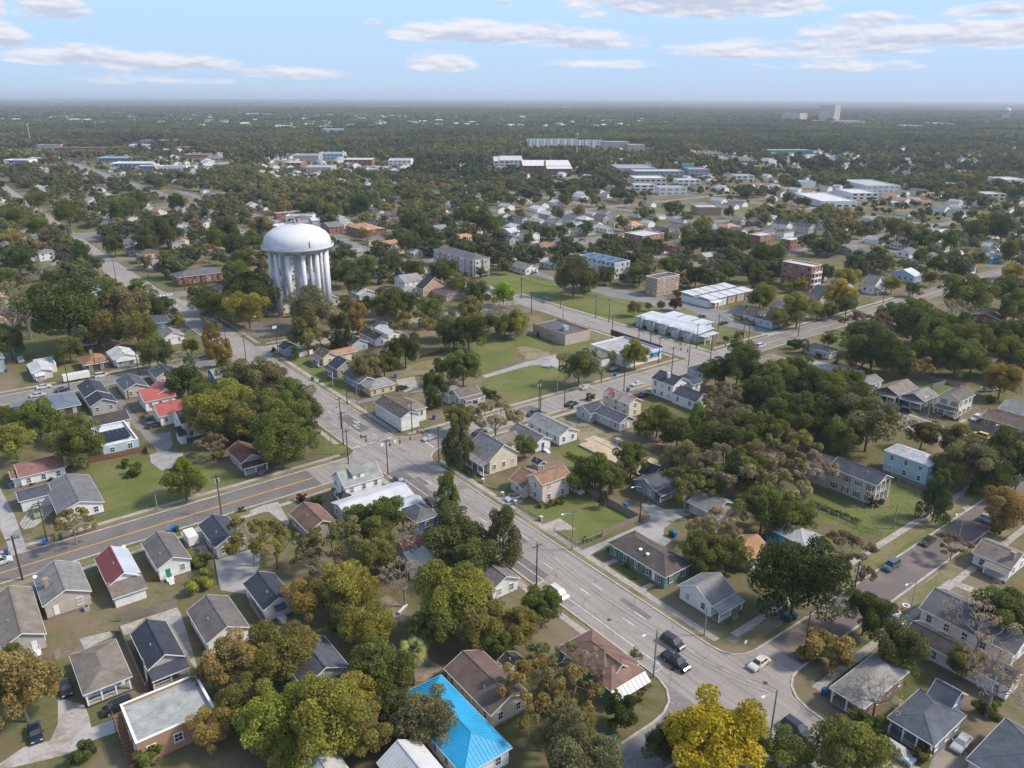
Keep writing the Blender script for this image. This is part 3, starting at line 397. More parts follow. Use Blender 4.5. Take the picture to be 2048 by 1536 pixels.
TREES='''-1.8 126.5 6.6 o bo 0.9;-1.6 141.9 2.4 o g 0.9;3.8 111.9 2.4 k dg 0.8;12.3 105.5 2.7 k g 0.8;28 113.7 5.3 o bo 0.9;24.9 114.8 3.4 o bo 0.9;32.7 111.6 4.4 o og 0.9;26.3 104 4.4 o ol 0.9;34.9 99.4 3.8 o yg 0.9;40.4 94 4.6 o yg 0.9;20.8 102.3 3.6 o bo 0.9;35.6 110.1 5.5 o ol 0.9;45.5 123.3 4.5 o go 0.9;51.8 120.7 5.9 o og 0.9;54.7 119.4 3.6 t go 1.2;48.8 114 3.5 o dg 0.9;50.9 108.1 4.8 o yg 0.9;45.9 96.4 5.7 o g 0.9;28.1 96.7 5.6 o yg 0.9;34.6 90.3 6.7 o yg 0.9;38.4 86.7 4.6 o ol 0.9;29.2 90.1 3.7 o yg 0.9;44.4 88.2 4 o dg 0.9;47.2 83.2 5 o gg 0.9;52.6 95.9 2.6 p pg 1;65.7 102.6 7.4 o yg 0.9;60.2 100.9 5.2 o g 0.9;66.6 95.6 5.5 o ol 0.9;67.6 92.5 3.2 o g 0.9;79.9 94.8 4.4 o g 0.9;73.5 93.1 3.9 o ol 0.9;71.7 81.6 4.3 s gg 0.9;65.5 77.8 5.4 s bo 0.9;64.8 71.7 5.9 s bo 0.9;67.1 69.6 3.3 o ol 0.9;61 71.2 3.9 s ol 0.9;77.6 78.2 3.5 b bk 0.9;74 67.5 3 r dg 1;60.2 61.8 6.2 o gg 0.9;80.7 69.7 1.3 k ol 0.8;77.3 52.7 7 o ye 0.9;84 51.7 4.1 o g 0.9;73.7 58 3.5 o dg 0.9;120.8 67.7 8.8 o dg2 0.9;86.5 45.4 4.1 o g 0.9;91.4 39.2 6.1 o ol 0.9;105.7 35.2 2.2 k g 0.8;105.7 42.2 3 k g 0.8;113.6 54.9 5.5 k bo 0.8;126.6 56.1 4.8 o dg 0.9;121.9 47.5 5.1 o dg 0.9;108.2 44 4.1 b bk 0.9;135.8 40.2 5.7 b bk 0.9;123.5 33 5.6 b bk 0.9;145.9 39.7 5.8 o g 0.9;129.4 39.8 3.3 o ol 0.9;124.3 32.8 2.4 k g 0.8;143.1 69.5 5.2 s br 0.9;137.6 65 3.6 s br 0.9;166.9 94.5 6.5 s pk 0.9;174 107.3 7.8 s ol 0.9;160.5 102 7.8 s gg 0.9;181.4 119.8 6.1 o g 0.9;152 91.9 6.4 s yb 0.9;142 90.2 6.2 o g 0.9;145.4 84.1 5.3 o g 0.9;175.8 81.1 2.2 k dg 0.8;179.8 68.9 4 c dg2 1.5;200.6 74.3 5.5 o ol 0.9;204.3 70.7 7.4 o gg 0.9;211.6 67.2 8.1 o dg 0.9;203.5 66.1 5.4 o dg 0.9;201.9 69.3 2.4 k g 0.8;217.8 90.5 4.8 o do 0.9;219.6 82.1 5.1 o do 0.9;186.6 56.3 5.9 o bo 0.9;186.3 57.2 2.3 k dg 0.8;165.9 58.2 3.4 s or 0.9;205.9 107 9.1 o dg 0.9;204.5 99.9 8.9 o gg 0.9;206.6 113.5 7.7 o dg 0.9;195.6 102.4 6.3 o g 0.9;188.7 119.4 6.8 o dg 0.9;138.8 128.7 5.3 o g 0.9;125.2 128.4 5.4 o g 0.9;121.4 130.1 3.7 o g 0.9;127.8 125.2 4.5 o g 0.9;123.3 154.4 3.3 o g 0.9;114.6 129.1 1.8 k g 0.8;111.7 129.7 1.4 k g 0.8;109.3 130.7 1.2 k yg 0.8;121.2 120.9 1.4 c dg 1.5;107.6 112.6 0.8 k g 0.8;108.8 106 0.9 k g 0.8;107.9 99.6 1.2 k yg 0.8;105.8 95.2 0.7 k g 0.8;146.6 117.8 6.1 o gg 0.9;135.8 107.8 6.2 s ol 0.9;126.7 91.5 5.6 s tb 0.9;119.5 89 5 o g 0.9;122.8 85.1 4.3 o g 0.9;117.4 87.7 3.3 o g 0.9;163.3 141.9 5.3 o g 0.9;158.7 142.4 4.3 o g 0.9;160.9 132.4 5.1 o dg 0.9;173.9 136.3 3.2 c vg 1.5;180.3 132.5 6.3 s br 0.9;184.9 128.7 4 o lg 0.9;162 120 7 o dg 0.9;164.5 113.6 6.9 o dg 0.9;148.7 105.6 7.8 s tb 0.9;154.4 103.6 6.5 o g 0.9;143.3 106.7 5.2 o g 0.9;84.9 114 4.7 c mg 1.5;88.3 140.6 3.5 c g 1.5;105.1 160.7 4.5 c dg 1.5;118.5 180.1 5 o ol 0.9;122.3 167.3 7.1 s bk2 0.9;77.9 121.8 7.4 o g2 0.9;77 113.4 5.7 o g2 0.9;72.6 140.9 5.1 o g 0.9;68.3 147 3.6 o g 0.9;71 126.9 5 b bk 0.9;66.9 135.7 4.6 o g 0.9;56.6 135 6.3 s gg 0.9;52.4 132.3 4.8 s gg 0.9;63.3 128.4 4.9 o ol 0.9;62.6 116 4.8 b bk 0.9;44.3 147.9 6.2 s ol 0.9;47.7 144.2 4.3 s og 0.9;67.4 189.4 7.8 o g 0.9;73 193.4 5.9 o dg 0.9;76 206 7.5 o g 0.9;84.9 213.4 5.1 o g 0.9;72.4 216.6 7 o g 0.9;72.3 165.7 1.6 s g 0.9;63.6 169.1 1.8 k rd 0.8;66.4 165.9 1.7 k g 0.8;41.1 186.8 5.5 o cy 0.9;33.8 208.7 2.8 k g 0.8;33.4 216.3 1.8 k dg 0.8;23.8 221.2 7.2 o g 0.9;24.7 240.6 5.1 o g 0.9;10.2 236.6 6.1 o yg 0.9;10.9 260 4.6 o g 0.9;18.2 250.1 6.5 o g 0.9;23 257.4 4.4 k ol 0.8;15 180.8 4.5 s bo 0.9;34.2 154.7 2.4 k g 0.8;32.3 146.2 3.4 k yg 0.8;53.3 206.3 4.2 s br 0.9;54.7 205.9 2 k g 0.8;58.9 216.5 8.7 o yg 0.9;62.8 212.6 6.8 o ol 0.9;49.7 173 1.1 k dg 0.8;15.6 219 1 k dg 0.8;18.6 219.2 0.9 k dg 0.8;11.4 219.1 0.7 k dg 0.8;40.4 337.3 15.6 o dg 0.9;61.7 342 11.9 o gg 0.9;52.1 333.8 8 o ol 0.9;62.8 325.8 8 o ol 0.9;37.8 322.2 5.5 o g 0.9;20.7 341 7.2 o dg 0.9;30.3 366.6 12.8 b bk2 0.9;24.8 363.8 9.5 b bk2 0.9;70.6 406.1 6.7 r g 1;75.9 379.6 8.4 o g 0.9;80.3 358.2 6.9 o dg 0.9;83.6 347.1 3.2 r yg 1;61.5 292.5 6.9 o g 0.9;66.6 280.4 5.2 b bk 0.9;61.7 257 6.6 r dg2 1;83.4 297.2 5.2 t go 1.2;81.6 281.9 4.1 t go 1.2;77.1 305.8 3.5 o yg 0.9;75.6 241.3 8.3 o gg 0.9;83.5 241.5 6.7 o gg 0.9;85.1 225.2 6 o g 0.9;84.1 214.5 4.8 o dg 0.9;66.3 228.2 7.8 o yg 0.9;63.9 239.9 6.3 o g 0.9;58.3 231.3 5.6 o yg 0.9;74.2 222.2 5.8 k bg 0.8;67.2 213.9 5.9 o g 0.9;61.6 218.1 5.9 o ol 0.9;100.6 363.1 7.2 o dg 0.9;99.9 343 8.1 o g 0.9;108.7 329.1 8.7 o yg 0.9;117.2 343.3 10.6 o dg 0.9;119 370.5 8.6 o dg 0.9;128.8 309.9 9.6 o gg 0.9;113.7 278.8 7.8 r ol 1;121.3 284.8 4 s go 0.9;128 279.1 5.4 t dg 1.2;141.6 292.4 5.2 t go 1.2;150.8 318.3 5.1 o g 0.9;158.7 317 4.6 o dg 0.9;106.8 275.4 1.7 c g 1.5;103.6 289.3 2 k dg 0.8;159.9 297.3 8.4 o dg 0.9;172.2 301.6 6.6 o dg 0.9;149.2 260.5 8.8 s ol 0.9;173.3 284.2 6.9 o g 0.9;167 262.9 6 o gg 0.9;165.7 244.4 7.9 o dg 0.9;161.4 249.1 6.2 o dg 0.9;190.8 279.7 6 o ol 0.9;206.8 297.1 6.9 o dg 0.9;219.4 292.9 6.2 o bg2 0.9;192.7 255.5 7.8 b bk 0.9;192.5 248.4 6.1 o yg 0.9;187.5 249.6 5.6 o g 0.9;188.1 261.8 4.3 o g 0.9;136 242.6 6.8 o dg 0.9;131.1 244.3 4.1 o g 0.9;115.9 235.7 5.9 o gg 0.9;124.5 237.4 4.8 o g 0.9;142 213.3 7 o g 0.9;141.7 225.7 3.4 o dg 0.9;123.5 202.3 4.7 t dg2 1.2;143.9 198.8 2.4 k g 0.8;174.5 189 7 o g 0.9;183.4 187 1.4 p pg 1;202.9 190.2 5.8 o yg 0.9;195.9 203.9 1.7 p pg 1;196.3 195.2 2.1 p pg 1;182.3 208.7 1.5 p pg 1;259.6 288 10.7 o dg 0.9;272.9 291.1 5.5 o dg 0.9;257.6 243.2 3.6 o ol 0.9;269.6 245.3 2.1 o g 0.9;274.9 242.3 2.4 o g 0.9;281 239.1 3.2 r rd 1;299.1 253.7 2.5 o ol 0.9;168.7 176.3 2.1 k g 0.8;215.5 165 4 o g 0.9;213.4 151.6 8 o dg 0.9;234.5 165.2 5.8 o g 0.9;211.2 159.2 4.7 o g 0.9;191.2 140.2 6.6 s br 0.9;203.3 140 5 o g 0.9;184.3 128 5 o lg 0.9;216.4 138.4 7.7 o g 0.9;202.9 132.4 7.4 o dg 0.9;214.8 126.5 8.1 o dg 0.9;217.3 119.5 8 o g 0.9;232.8 124.1 6.6 o g 0.9;195.6 117.2 7.6 o dg 0.9;191 120.4 6.3 o dg 0.9;197.9 111.2 6.8 o dg 0.9;234.2 142.7 6.2 o g 0.9;292.4 189.8 4.9 o yg 0.9;301.6 187.3 8.1 o yg 0.9;310.1 212.9 6.3 o g 0.9;320 189.2 3.8 o g 0.9;324.3 185.9 4.1 o g 0.9;341.4 192.2 7.9 o ye2 0.9;335.5 184.3 5.7 o g 0.9;312.9 168.9 4.3 s or 0.9;290.1 201.2 1.7 k or 0.8;269.2 192.7 2.4 k or 0.8;264.5 190.7 1.4 o g 0.9;257.7 191.3 1.4 o g 0.9;285.1 161.6 3.2 o g 0.9;272.6 169.8 3.4 k dg 0.8;270.9 164.1 2.9 o g 0.9;271.3 156.9 1.7 k g 0.8;269.8 148.7 1.5 k g 0.8;307.1 155.6 7.6 s br 0.9;329.2 158.6 6.8 o g 0.9;272.9 136.7 9.5 o dg 0.9;270.7 127.6 6.6 o dg 0.9;317 142.5 10 o g 0.9;308.7 134.1 9.2 o g 0.9;338.9 157.2 6.9 o g 0.9;350.4 142.2 7.2 b bk2 0.9;373 148.8 11.6 o g 0.9;317.6 131 8.4 o dg 0.9;308.9 119.5 8.9 o g 0.9;288.1 120.7 8.6 o g 0.9;288.8 114.1 8.4 o g 0.9;294.2 110.8 6.5 o g 0.9;278.5 124.6 6.1 s go 0.9;272.9 119.6 4.4 s go 0.9;318.4 109.5 6.7 o g 0.9;304.9 100.8 8.4 o g 0.9;328.2 118.8 7.2 o dg 0.9;279.3 95 6.7 o go2 0.9;338.4 113.6 7.3 o dg 0.9;268.6 137.8 7.4 o dg 0.9;286.6 149.8 7.2 o dg 0.9;274.8 95.3 2.1 k dg 0.8;408.9 144 8.8 o g 0.9;383.6 131.4 8.2 o g 0.9;91 789.8 10.1 o g 0.9;97.7 687.5 10.3 o g 0.9;74.5 587.4 9.5 s br 0.9;70.1 636.5 8.6 o g 0.9;61.4 687.4 9.9 o g 0.9;50.8 597.5 7.2 o og 0.9;44.7 504.2 9.3 o dg 0.9;75.2 501.9 6.4 t dg2 1.2;98.5 537.1 7.3 o dg 0.9;116.6 531 8.5 o dg 0.9;114.3 473.7 6.4 o g 0.9;132.2 545.9 12.5 o dg 0.9;152.6 513.1 8.6 o g 0.9;168.3 535.7 10.5 o dg 0.9;139.4 483 6.7 s go 0.9;103.4 485 4.5 o gg 0.9;134.1 674.4 12.2 o g 0.9;158.4 720.5 11.3 o g 0.9;188.2 722.9 8.2 o dg 0.9;133.8 620.2 5.7 o og 0.9;130.9 406 7 o g 0.9;146.4 440.6 7.6 o g 0.9;33.9 465.2 6.8 o g 0.9;47.8 456.9 8 b bk2 0.9;52.5 447.4 6.8 o dg 0.9;158.4 486.3 8.3 o dg 0.9;172.4 497.5 7.5 o g 0.9;194.3 540.2 9.3 o ol 0.9;131.6 409.4 7.7 o g 0.9;125.3 365.5 7.2 o dg 0.9;177.4 374 7.9 o dg 0.9;193.8 384.9 7.4 o g 0.9;172.1 352 7.6 o dg 0.9;208.9 384.6 7.8 o dg 0.9;212.9 365.4 6.4 o g 0.9;174.9 383.5 5.4 o dg 0.9;211.7 437.6 3.8 o g 0.9;236.1 443.8 3.9 o g 0.9;257.9 473.2 3.4 o g 0.9;283.5 484.1 10.7 o dg 0.9;267.7 441.6 9.2 o dg 0.9;248.4 432.5 8.5 o g 0.9;224 352 7.2 o dg 0.9;213.3 324 5.9 o ol 0.9;170.6 310.2 7 o g 0.9;266.5 622.2 7.9 o dg 0.9;260.5 574.6 9.1 o g 0.9;294.9 589.7 11.4 o dg 0.9;335.3 497.6 10.2 o g 0.9;328.1 462.1 10.9 o dg 0.9;336.2 461 6.9 o g 0.9;300.4 429 4.9 o g 0.9;334.3 417.9 4.2 r dg 1;277.5 295.7 6.2 o dg 0.9;297.8 346.1 4.9 r g 1;291.2 297.5 4.5 r dg 1;217.8 346.3 7.1 o dg 0.9;217.5 313.3 5.6 o gg 0.9;387 397.1 2.8 o g 0.9;276.6 370.8 2 o g 0.9;366 335.9 6.7 o dg 0.9;340.3 316.2 6.9 o dg 0.9;364.7 316.6 6.5 s br 0.9;329.2 287.5 6.5 o g 0.9;376.2 315.3 3.8 t dg 1.2;397.6 326.6 7.5 o dg 0.9;400.9 316.9 8.5 o dg 0.9;408.2 305.4 8.4 o dg 0.9;422.5 307.6 6.1 o dg 0.9;349.3 274.7 6.5 s br 0.9;325.4 264.7 6.2 o dg2 0.9;350 261.8 5.8 o g 0.9;360 253.3 7.3 o dg 0.9;393.9 270.7 7.9 o dg 0.9;409.9 274.3 7.1 o g 0.9;344.6 238.6 7 o dg 0.9;318.1 216.1 6.4 o yg 0.9;304 284.2 7.2 o g 0.9;301.9 294.9 2.7 o g 0.9;293.2 297.9 3.3 o do 0.9;354.5 228.3 3.2 o yg 0.9;360.8 224.4 4.1 o yg 0.9;465.8 379.7 5.4 o yg 0.9;377.7 366.5 4.1 o g 0.9;548.2 416 5.2 o dg 0.9;384.1 212.4 6.7 o yg 0.9;393.8 231.5 5.2 o dg 0.9;542.3 294.4 5.2 o g 0.9;432.3 226.3 4.5 o do 0.9;440.1 221.5 5.5 o ol 0.9;487.2 225.2 4.8 o g 0.9;463 204.2 6.1 o g 0.9;461.8 250.5 3.8 o dg 0.9;396.8 194.6 4.9 o yg 0.9;399.5 185.1 4 o g 0.9;430.5 191.3 4.5 o ol 0.9;535.4 195.4 7.3 o g 0.9;534 256.7 9.1 o gg 0.9;548.9 272.1 9.4 o g 0.9;533.8 245.1 7.1 o dg 0.9;537.4 229.7 8.7 o g 0.9;588.2 234.8 10.5 o g 0.9;598.2 224.7 10.8 o dg 0.9;471.7 167.1 6.4 o og 0.9'''
PATCHES=[('concrete','P1',[(6.0,198.7),(6.5,195.0),(8.6,194.9),(11.1,197.5),(13.5,201.0),(13.8,207.1),(9.7,207.0)]),
('gravel','P2',[(4.5,222.6),(5.7,203.0),(5.8,189.3),(5.8,183.8),(2.9,183.1),(2.2,199.1)]),
('asphalt2','lane',[(43.0,288.6),(44.6,281.3),(44.1,238.9),(41.8,241.0),(41.6,252.2),(41.9,269.7),(42.0,277.5)]),
('asphalt2','lane2',[(43.0,271.2),(43.4,250.5),(44.7,234.8),(45.0,218.0),(44.1,212.4),(41.8,211.2),(42.7,223.9),(42.1,234.4),(43.1,249.4),(42.7,257.5),(41.5,269.4)]),
('gravel','P3',[(40.4,220.3),(44.6,220.4),(48.1,215.6),(46.9,211.4),(42.8,207.5),(38.3,209.0)]),
('concrete','P4',[(42.8,207.5),(43.4,201.4),(44.0,190.2),(45.8,184.7),(42.2,184.1),(42.6,189.6),(42.0,198.8)]),
('parking','P5',[(44.7,234.8),(49.5,233.6),(47.3,222.7),(45.1,220.0),(45.0,223.3)]),
('gravel','P6',[(37.9,156.0),(47.5,154.5),(44.9,147.6),(42.0,143.9),(39.6,143.4),(39.8,138.0),(35.2,143.4),(36.6,150.9)]),
('concrete','P6b',[(35.2,172.0),(39.2,171.9),(37.9,160.5),(38.1,156.5),(35.8,157.0),(36.4,161.6),(34.4,164.4)]),
('concrete','P7',[(16.1,143.5),(26.4,143.0),(26.4,140.3),(25.1,129.1),(24.0,120.7),(23.7,126.5),(23.4,140.1),(20.6,143.2),(17.0,140.0),(16.1,140.1)]),
('gravelw','P8',[(3.4,129.5),(6.6,124.8),(6.7,121.8),(6.5,118.7),(10.1,118.4),(9.8,115.2),(5.9,115.7),(2.6,114.9),(-4.5,117.1),(-6.1,118.2),(-6.0,119.2),(-2.7,120.6),(0.8,119.6),(2.4,122.9)]),
('concrete','P9',[(9.2,144.0),(14.2,143.0),(14.7,141.2),(9.4,140.1)]),
('dirt','P10',[(55.2,121.2),(61.5,121.4),(62.3,115.3),(60.2,112.2),(58.0,112.9),(54.7,116.4)]),
('dirt','P11',[(53.7,98.7),(55.5,100.7),(58.1,101.0),(58.9,96.4),(54.7,95.4),(53.4,96.4)]),
('concrete','P12',[(55.1,172.8),(58.8,172.4),(57.2,161.2),(56.0,159.9),(55.1,168.8),(51.2,171.0),(51.7,172.2)]),
('gravel','P13',[(103.8,110.1),(110.2,109.9),(120.4,109.9),(125.7,109.6),(128.4,112.1),(130.1,117.1),(132.4,116.2),(133.2,111.5),(139.5,107.6),(137.8,105.8),(131.7,106.5),(126.2,105.5),(124.0,103.6),(123.4,100.7),(120.6,100.1),(119.6,108.7),(111.2,108.5),(106.2,107.7),(103.2,107.3)]),
('dirt2','P13b',[(149.6,172.1),(156.1,168.6),(155.1,154.3),(152.5,143.7),(154.6,135.6),(153.2,125.5),(147.7,121.1),(147.1,131.1),(150.0,141.2),(143.0,139.2),(139.3,140.9),(143.0,153.0),(150.1,165.4)]),
('sand','P14',[(145.5,154.5),(149.8,154.8),(151.6,142.7),(152.3,138.4),(152.6,125.0),(148.0,122.7),(147.3,127.0),(148.8,131.7),(146.2,140.9),(146.0,149.6)]),
('concrete','P15',[(103.8,123.9),(109.7,123.9),(109.3,117.5),(106.9,119.3),(103.8,120.2)]),
('concrete','P15b',[(103.5,139.6),(104.9,135.2),(107.7,135.6),(108.4,137.6),(107.8,142.2),(105.5,142.3)]),
('concrete','P16',[(103.9,103.7),(104.1,102.3),(107.9,101.9),(107.8,103.3)]),
('concrete','P17',[(103.6,92.2),(103.9,90.9),(107.5,91.0),(107.3,92.3)]),
('dirt','P18',[(105.4,71.2),(115.8,71.4),(113.7,69.7),(105.3,69.3)]),
('concrete','P19',[(153.5,57.6),(159.0,57.7),(158.7,54.8),(160.5,48.1),(158.1,47.6),(156.8,53.9),(153.8,54.4)]),
('concrete','P20',[(194.3,71.2),(196.2,71.1),(195.2,66.2),(191.9,66.2)]),
('dirt','P20b',[(181.0,58.5),(184.2,58.6),(183.9,54.5),(181.4,54.3)]),
('dirt','P21',[(109.3,34.4),(114.3,34.3),(113.3,31.4),(109.9,29.6),(104.9,33.4)]),
('parking','P22',[(104.2,224.2),(104.8,220.4),(111.1,220.1),(121.9,218.8),(131.6,216.3),(128.8,222.0),(123.0,218.0),(116.5,220.6),(112.8,223.3),(106.5,222.4),(105.4,226.6)]),
('concrete','P23',[(126.8,233.5),(133.7,232.2),(129.1,221.8),(122.9,220.5),(125.1,229.7)]),
('gravel','P24',[(153.8,218.5),(176.3,221.2),(188.4,221.2),(179.3,210.4),(177.9,217.2),(153.8,216.0)]),
('gravel','P25',[(174.6,219.5),(186.7,222.4),(192.3,221.4),(185.3,211.6),(182.1,205.5),(180.8,205.1),(181.5,214.4),(173.2,217.7)]),
('dirt2','P26',[(184.7,238.1),(188.7,236.8),(191.6,225.0),(188.4,221.2),(182.3,222.7),(180.8,229.9)]),
('dirt2','P26b',[(188.4,237.0),(191.1,225.4),(187.3,222.0),(176.1,221.4)]),
('concrete','P27',[(177.6,357.7),(185.1,360.2),(187.5,353.1),(181.5,348.3),(176.2,349.7)]),
('gravel','P28',[(149.3,299.9),(158.7,306.8),(163.1,299.5),(166.9,296.6),(161.1,295.0),(153.3,295.0)]),
('court','P29',[(108.9,339.7),(120.9,334.8),(124.4,322.2),(117.9,306.6),(106.2,310.0),(106.2,318.9)]),
('dirt2','P30',[(125.2,350.7),(132.7,358.7),(132.6,340.8),(128.9,333.0),(121.4,340.7)]),
('dirt','P31',[(253.8,172.4),(261.6,171.2),(261.1,159.4),(262.8,148.1),(265.6,141.8),(261.3,139.6),(259.3,147.9),(254.0,158.9),(251.2,163.9),(239.0,160.3)]),
('gravel','P31b',[(264.3,161.6),(267.2,154.9),(269.3,143.2),(265.5,140.5),(260.8,146.8),(259.3,157.8)]),
('concrete','P32',[(281.8,188.4),(297.1,190.2),(293.7,186.9),(280.1,184.3)]),
('parking','P33',[(296.3,248.4),(299.0,244.6),(299.0,225.3),(318.2,226.7),(305.4,217.1),(294.8,215.3),(290.3,212.2),(288.8,189.7),(281.6,189.4),(277.3,214.2),(280.8,216.2),(285.9,229.9),(288.2,241.8)]),
('parking','P34',[(276.0,298.6),(287.0,299.0),(291.5,284.4),(294.7,268.6),(300.1,254.3),(290.8,251.2),(285.3,238.8),(278.2,241.8),(281.1,258.4),(275.3,275.2),(275.7,296.1)]),
('parking','P35',[(275.2,378.6),(291.3,389.4),(315.6,375.5),(311.1,367.2),(298.4,368.9),(289.2,361.1),(281.7,329.7),(276.5,322.7),(277.3,342.6),(272.9,369.6)]),
('parking','P36',[(367.9,454.1),(367.3,433.1),(390.9,410.8),(399.9,399.1),(390.8,386.0),(369.0,392.5),(364.0,400.8),(369.3,421.4),(359.7,428.4),(355.5,436.5)]),
('parking','P37',[(91.3,644.7),(109.4,638.2),(106.7,620.6),(92.5,624.6)]),
('parking','P38',[(221.1,489.4),(239.9,523.7),(245.4,513.4),(238.3,449.8),(224.9,429.8)]),
('parking','P39',[(110.2,504.6),(123.7,494.6),(120.5,470.6),(109.2,478.9)]),
('parking','P40',[(103.7,415.7),(126.4,416.1),(123.6,407.7),(105.4,404.6)]),
('lawn','L1',[(25.5,223.5),(33.2,220.7),(39.0,217.3),(40.5,207.4),(38.9,200.2),(42.9,192.8),(42.2,188.2),(22.8,187.1),(19.5,188.2),(23.8,193.2),(24.7,198.9),(24.9,210.8)]),
('lawn','L2',[(50.0,208.0),(57.1,193.9),(55.8,190.2),(46.3,189.4),(45.7,197.9)]),
('lawn','L3',[(87.6,207.5),(87.3,191.8),(85.7,189.7),(79.3,189.6)]),
('lawn','L4',[(105.2,135.0),(117.1,131.0),(122.3,133.0),(126.0,130.3),(123.4,113.6),(113.8,112.8),(107.0,112.3),(104.8,112.0),(104.7,120.3),(109.3,117.5),(109.9,123.7),(104.3,125.0)]),
('lawn','L5',[(132.5,154.3),(142.4,152.3),(141.5,141.3),(140.1,139.3),(128.2,137.6),(129.7,140.3),(131.1,147.1)]),
('lawn','L6',[(170.1,95.7),(172.3,89.5),(173.7,82.4),(179.2,79.1),(191.3,85.3),(193.4,77.2),(184.9,74.0),(167.6,72.6),(162.5,72.1),(158.8,85.5)]),
('lawn','L7',[(157.2,70.5),(180.8,71.3),(181.8,70.5),(192.9,70.5),(192.3,66.7),(174.6,66.7),(158.3,65.5),(150.5,66.2),(153.1,69.4)]),
('lawn','L8',[(180.7,256.4),(189.8,251.4),(199.0,249.9),(200.1,235.1),(191.6,225.0),(185.5,239.2),(176.2,227.2),(156.0,220.9),(169.7,247.7)]),
('lawn','L9',[(152.9,215.3),(177.3,217.6),(179.3,210.4),(164.6,192.8),(146.0,190.7),(146.5,205.2),(147.4,210.6)]),
('lawn','L9b',[(173.2,217.7),(180.2,214.7),(180.8,205.1),(171.6,192.5),(153.0,192.1)]),
('lawn','L10',[(244.4,354.0),(270.5,371.3),(269.6,348.2),(271.9,315.7),(266.7,297.0),(274.6,296.7),(277.2,268.5),(262.7,254.0),(241.4,269.8),(240.7,285.7),(239.9,308.9),(247.5,330.8)]),
('lawn','L10b',[(264.5,333.3),(261.0,304.2),(275.7,296.1),(277.3,266.1),(276.8,254.4),(274.1,238.1),(250.0,235.0),(242.4,236.6),(241.7,264.3),(239.5,301.6)]),
('lawn','L11',[(193.9,236.2),(217.6,228.9),(215.7,223.4),(201.5,220.8),(196.1,221.6)]),
('lawn','L12',[(276.6,213.3),(276.0,190.9),(259.4,191.3),(262.5,196.9)]),
('lawn','L12b',[(241.7,233.2),(248.6,234.1),(248.8,205.8),(249.1,199.0),(252.1,193.0),(243.7,191.8),(242.8,198.6),(237.6,229.1)]),
('lawn','L13',[(20.7,349.2),(29.8,368.6),(38.2,362.4),(36.5,337.5),(34.7,332.7),(25.3,341.2)]),
('lawn','L14',[(31.7,319.2),(38.8,319.4),(39.8,310.3),(34.4,310.4),(30.2,309.5)]),
('lawn','L15',[(273.2,121.6),(280.8,119.7),(279.0,114.7),(275.4,113.6),(272.0,117.4)]),
('lawn','L15b',[(268.8,110.1),(274.0,112.3),(279.8,111.6),(279.9,109.0),(270.7,108.7)]),
('lawn','L16',[(290.8,174.5),(301.4,173.8),(314.4,171.6),(315.7,168.7),(299.9,160.8),(287.1,157.1),(291.3,160.5),(292.8,173.0)]),
('lawn','L17',[(100.1,687.5),(117.7,689.9),(110.1,637.7),(93.9,646.1)]),
('lawn','L17b',[(106.3,472.8),(114.8,474.8),(110.5,453.8),(102.5,433.7),(101.8,452.5)]),
('lawn','L17c',[(95.5,549.1),(127.4,580.9),(153.0,562.2),(147.4,548.8),(117.0,538.5),(100.8,530.3)]),
('lawn','L18',[(376.9,315.1),(398.2,326.2),(427.4,300.3),(410.1,290.9),(383.7,293.6),(362.6,301.1)]),
('lawn','L18b',[(331.6,269.9),(351.8,279.0),(359.5,269.7),(349.0,263.7),(327.4,263.3)]),
('lawn','L19',[(621.2,487.6),(628.0,443.6),(596.1,421.6),(586.6,454.8)]),
('lawn','L20',[(100.1,285.5),(112.8,276.0),(111.4,271.1),(102.1,269.4),(100.4,273.5)]),
('lawn','L20b',[(101.5,267.0),(110.4,268.9),(110.4,257.6),(101.6,257.5)]),
('lawn','L20c',[(101.9,254.7),(110.4,255.0),(112.3,243.0),(109.0,233.2),(103.7,233.6)]),
('lawn','L21',[(104.7,148.3),(108.5,140.8),(106.0,140.0),(106.4,143.0),(105.4,151.2)]),
('dirt2','L22',[(176.0,355.7),(184.8,359.2),(187.4,352.2),(178.1,349.3)]),
('drygrass','D1',[(163.0,365.3),(189.0,369.9),(200.2,368.8),(189.6,352.3),(160.0,339.7),(156.9,350.9)]),
('drygrass','D2',[(8.8,194.7),(20.2,195.1),(19.1,189.2),(6.4,189.6)]),
('drygrass','D3',[(135.2,246.1),(150.4,244.9),(157.7,247.1),(142.8,230.8),(127.6,234.2),(127.9,240.5)]),
('brick','BR',[(12.7,185.5),(20.3,186.8),(21.0,184.8),(12.9,184.0)])]
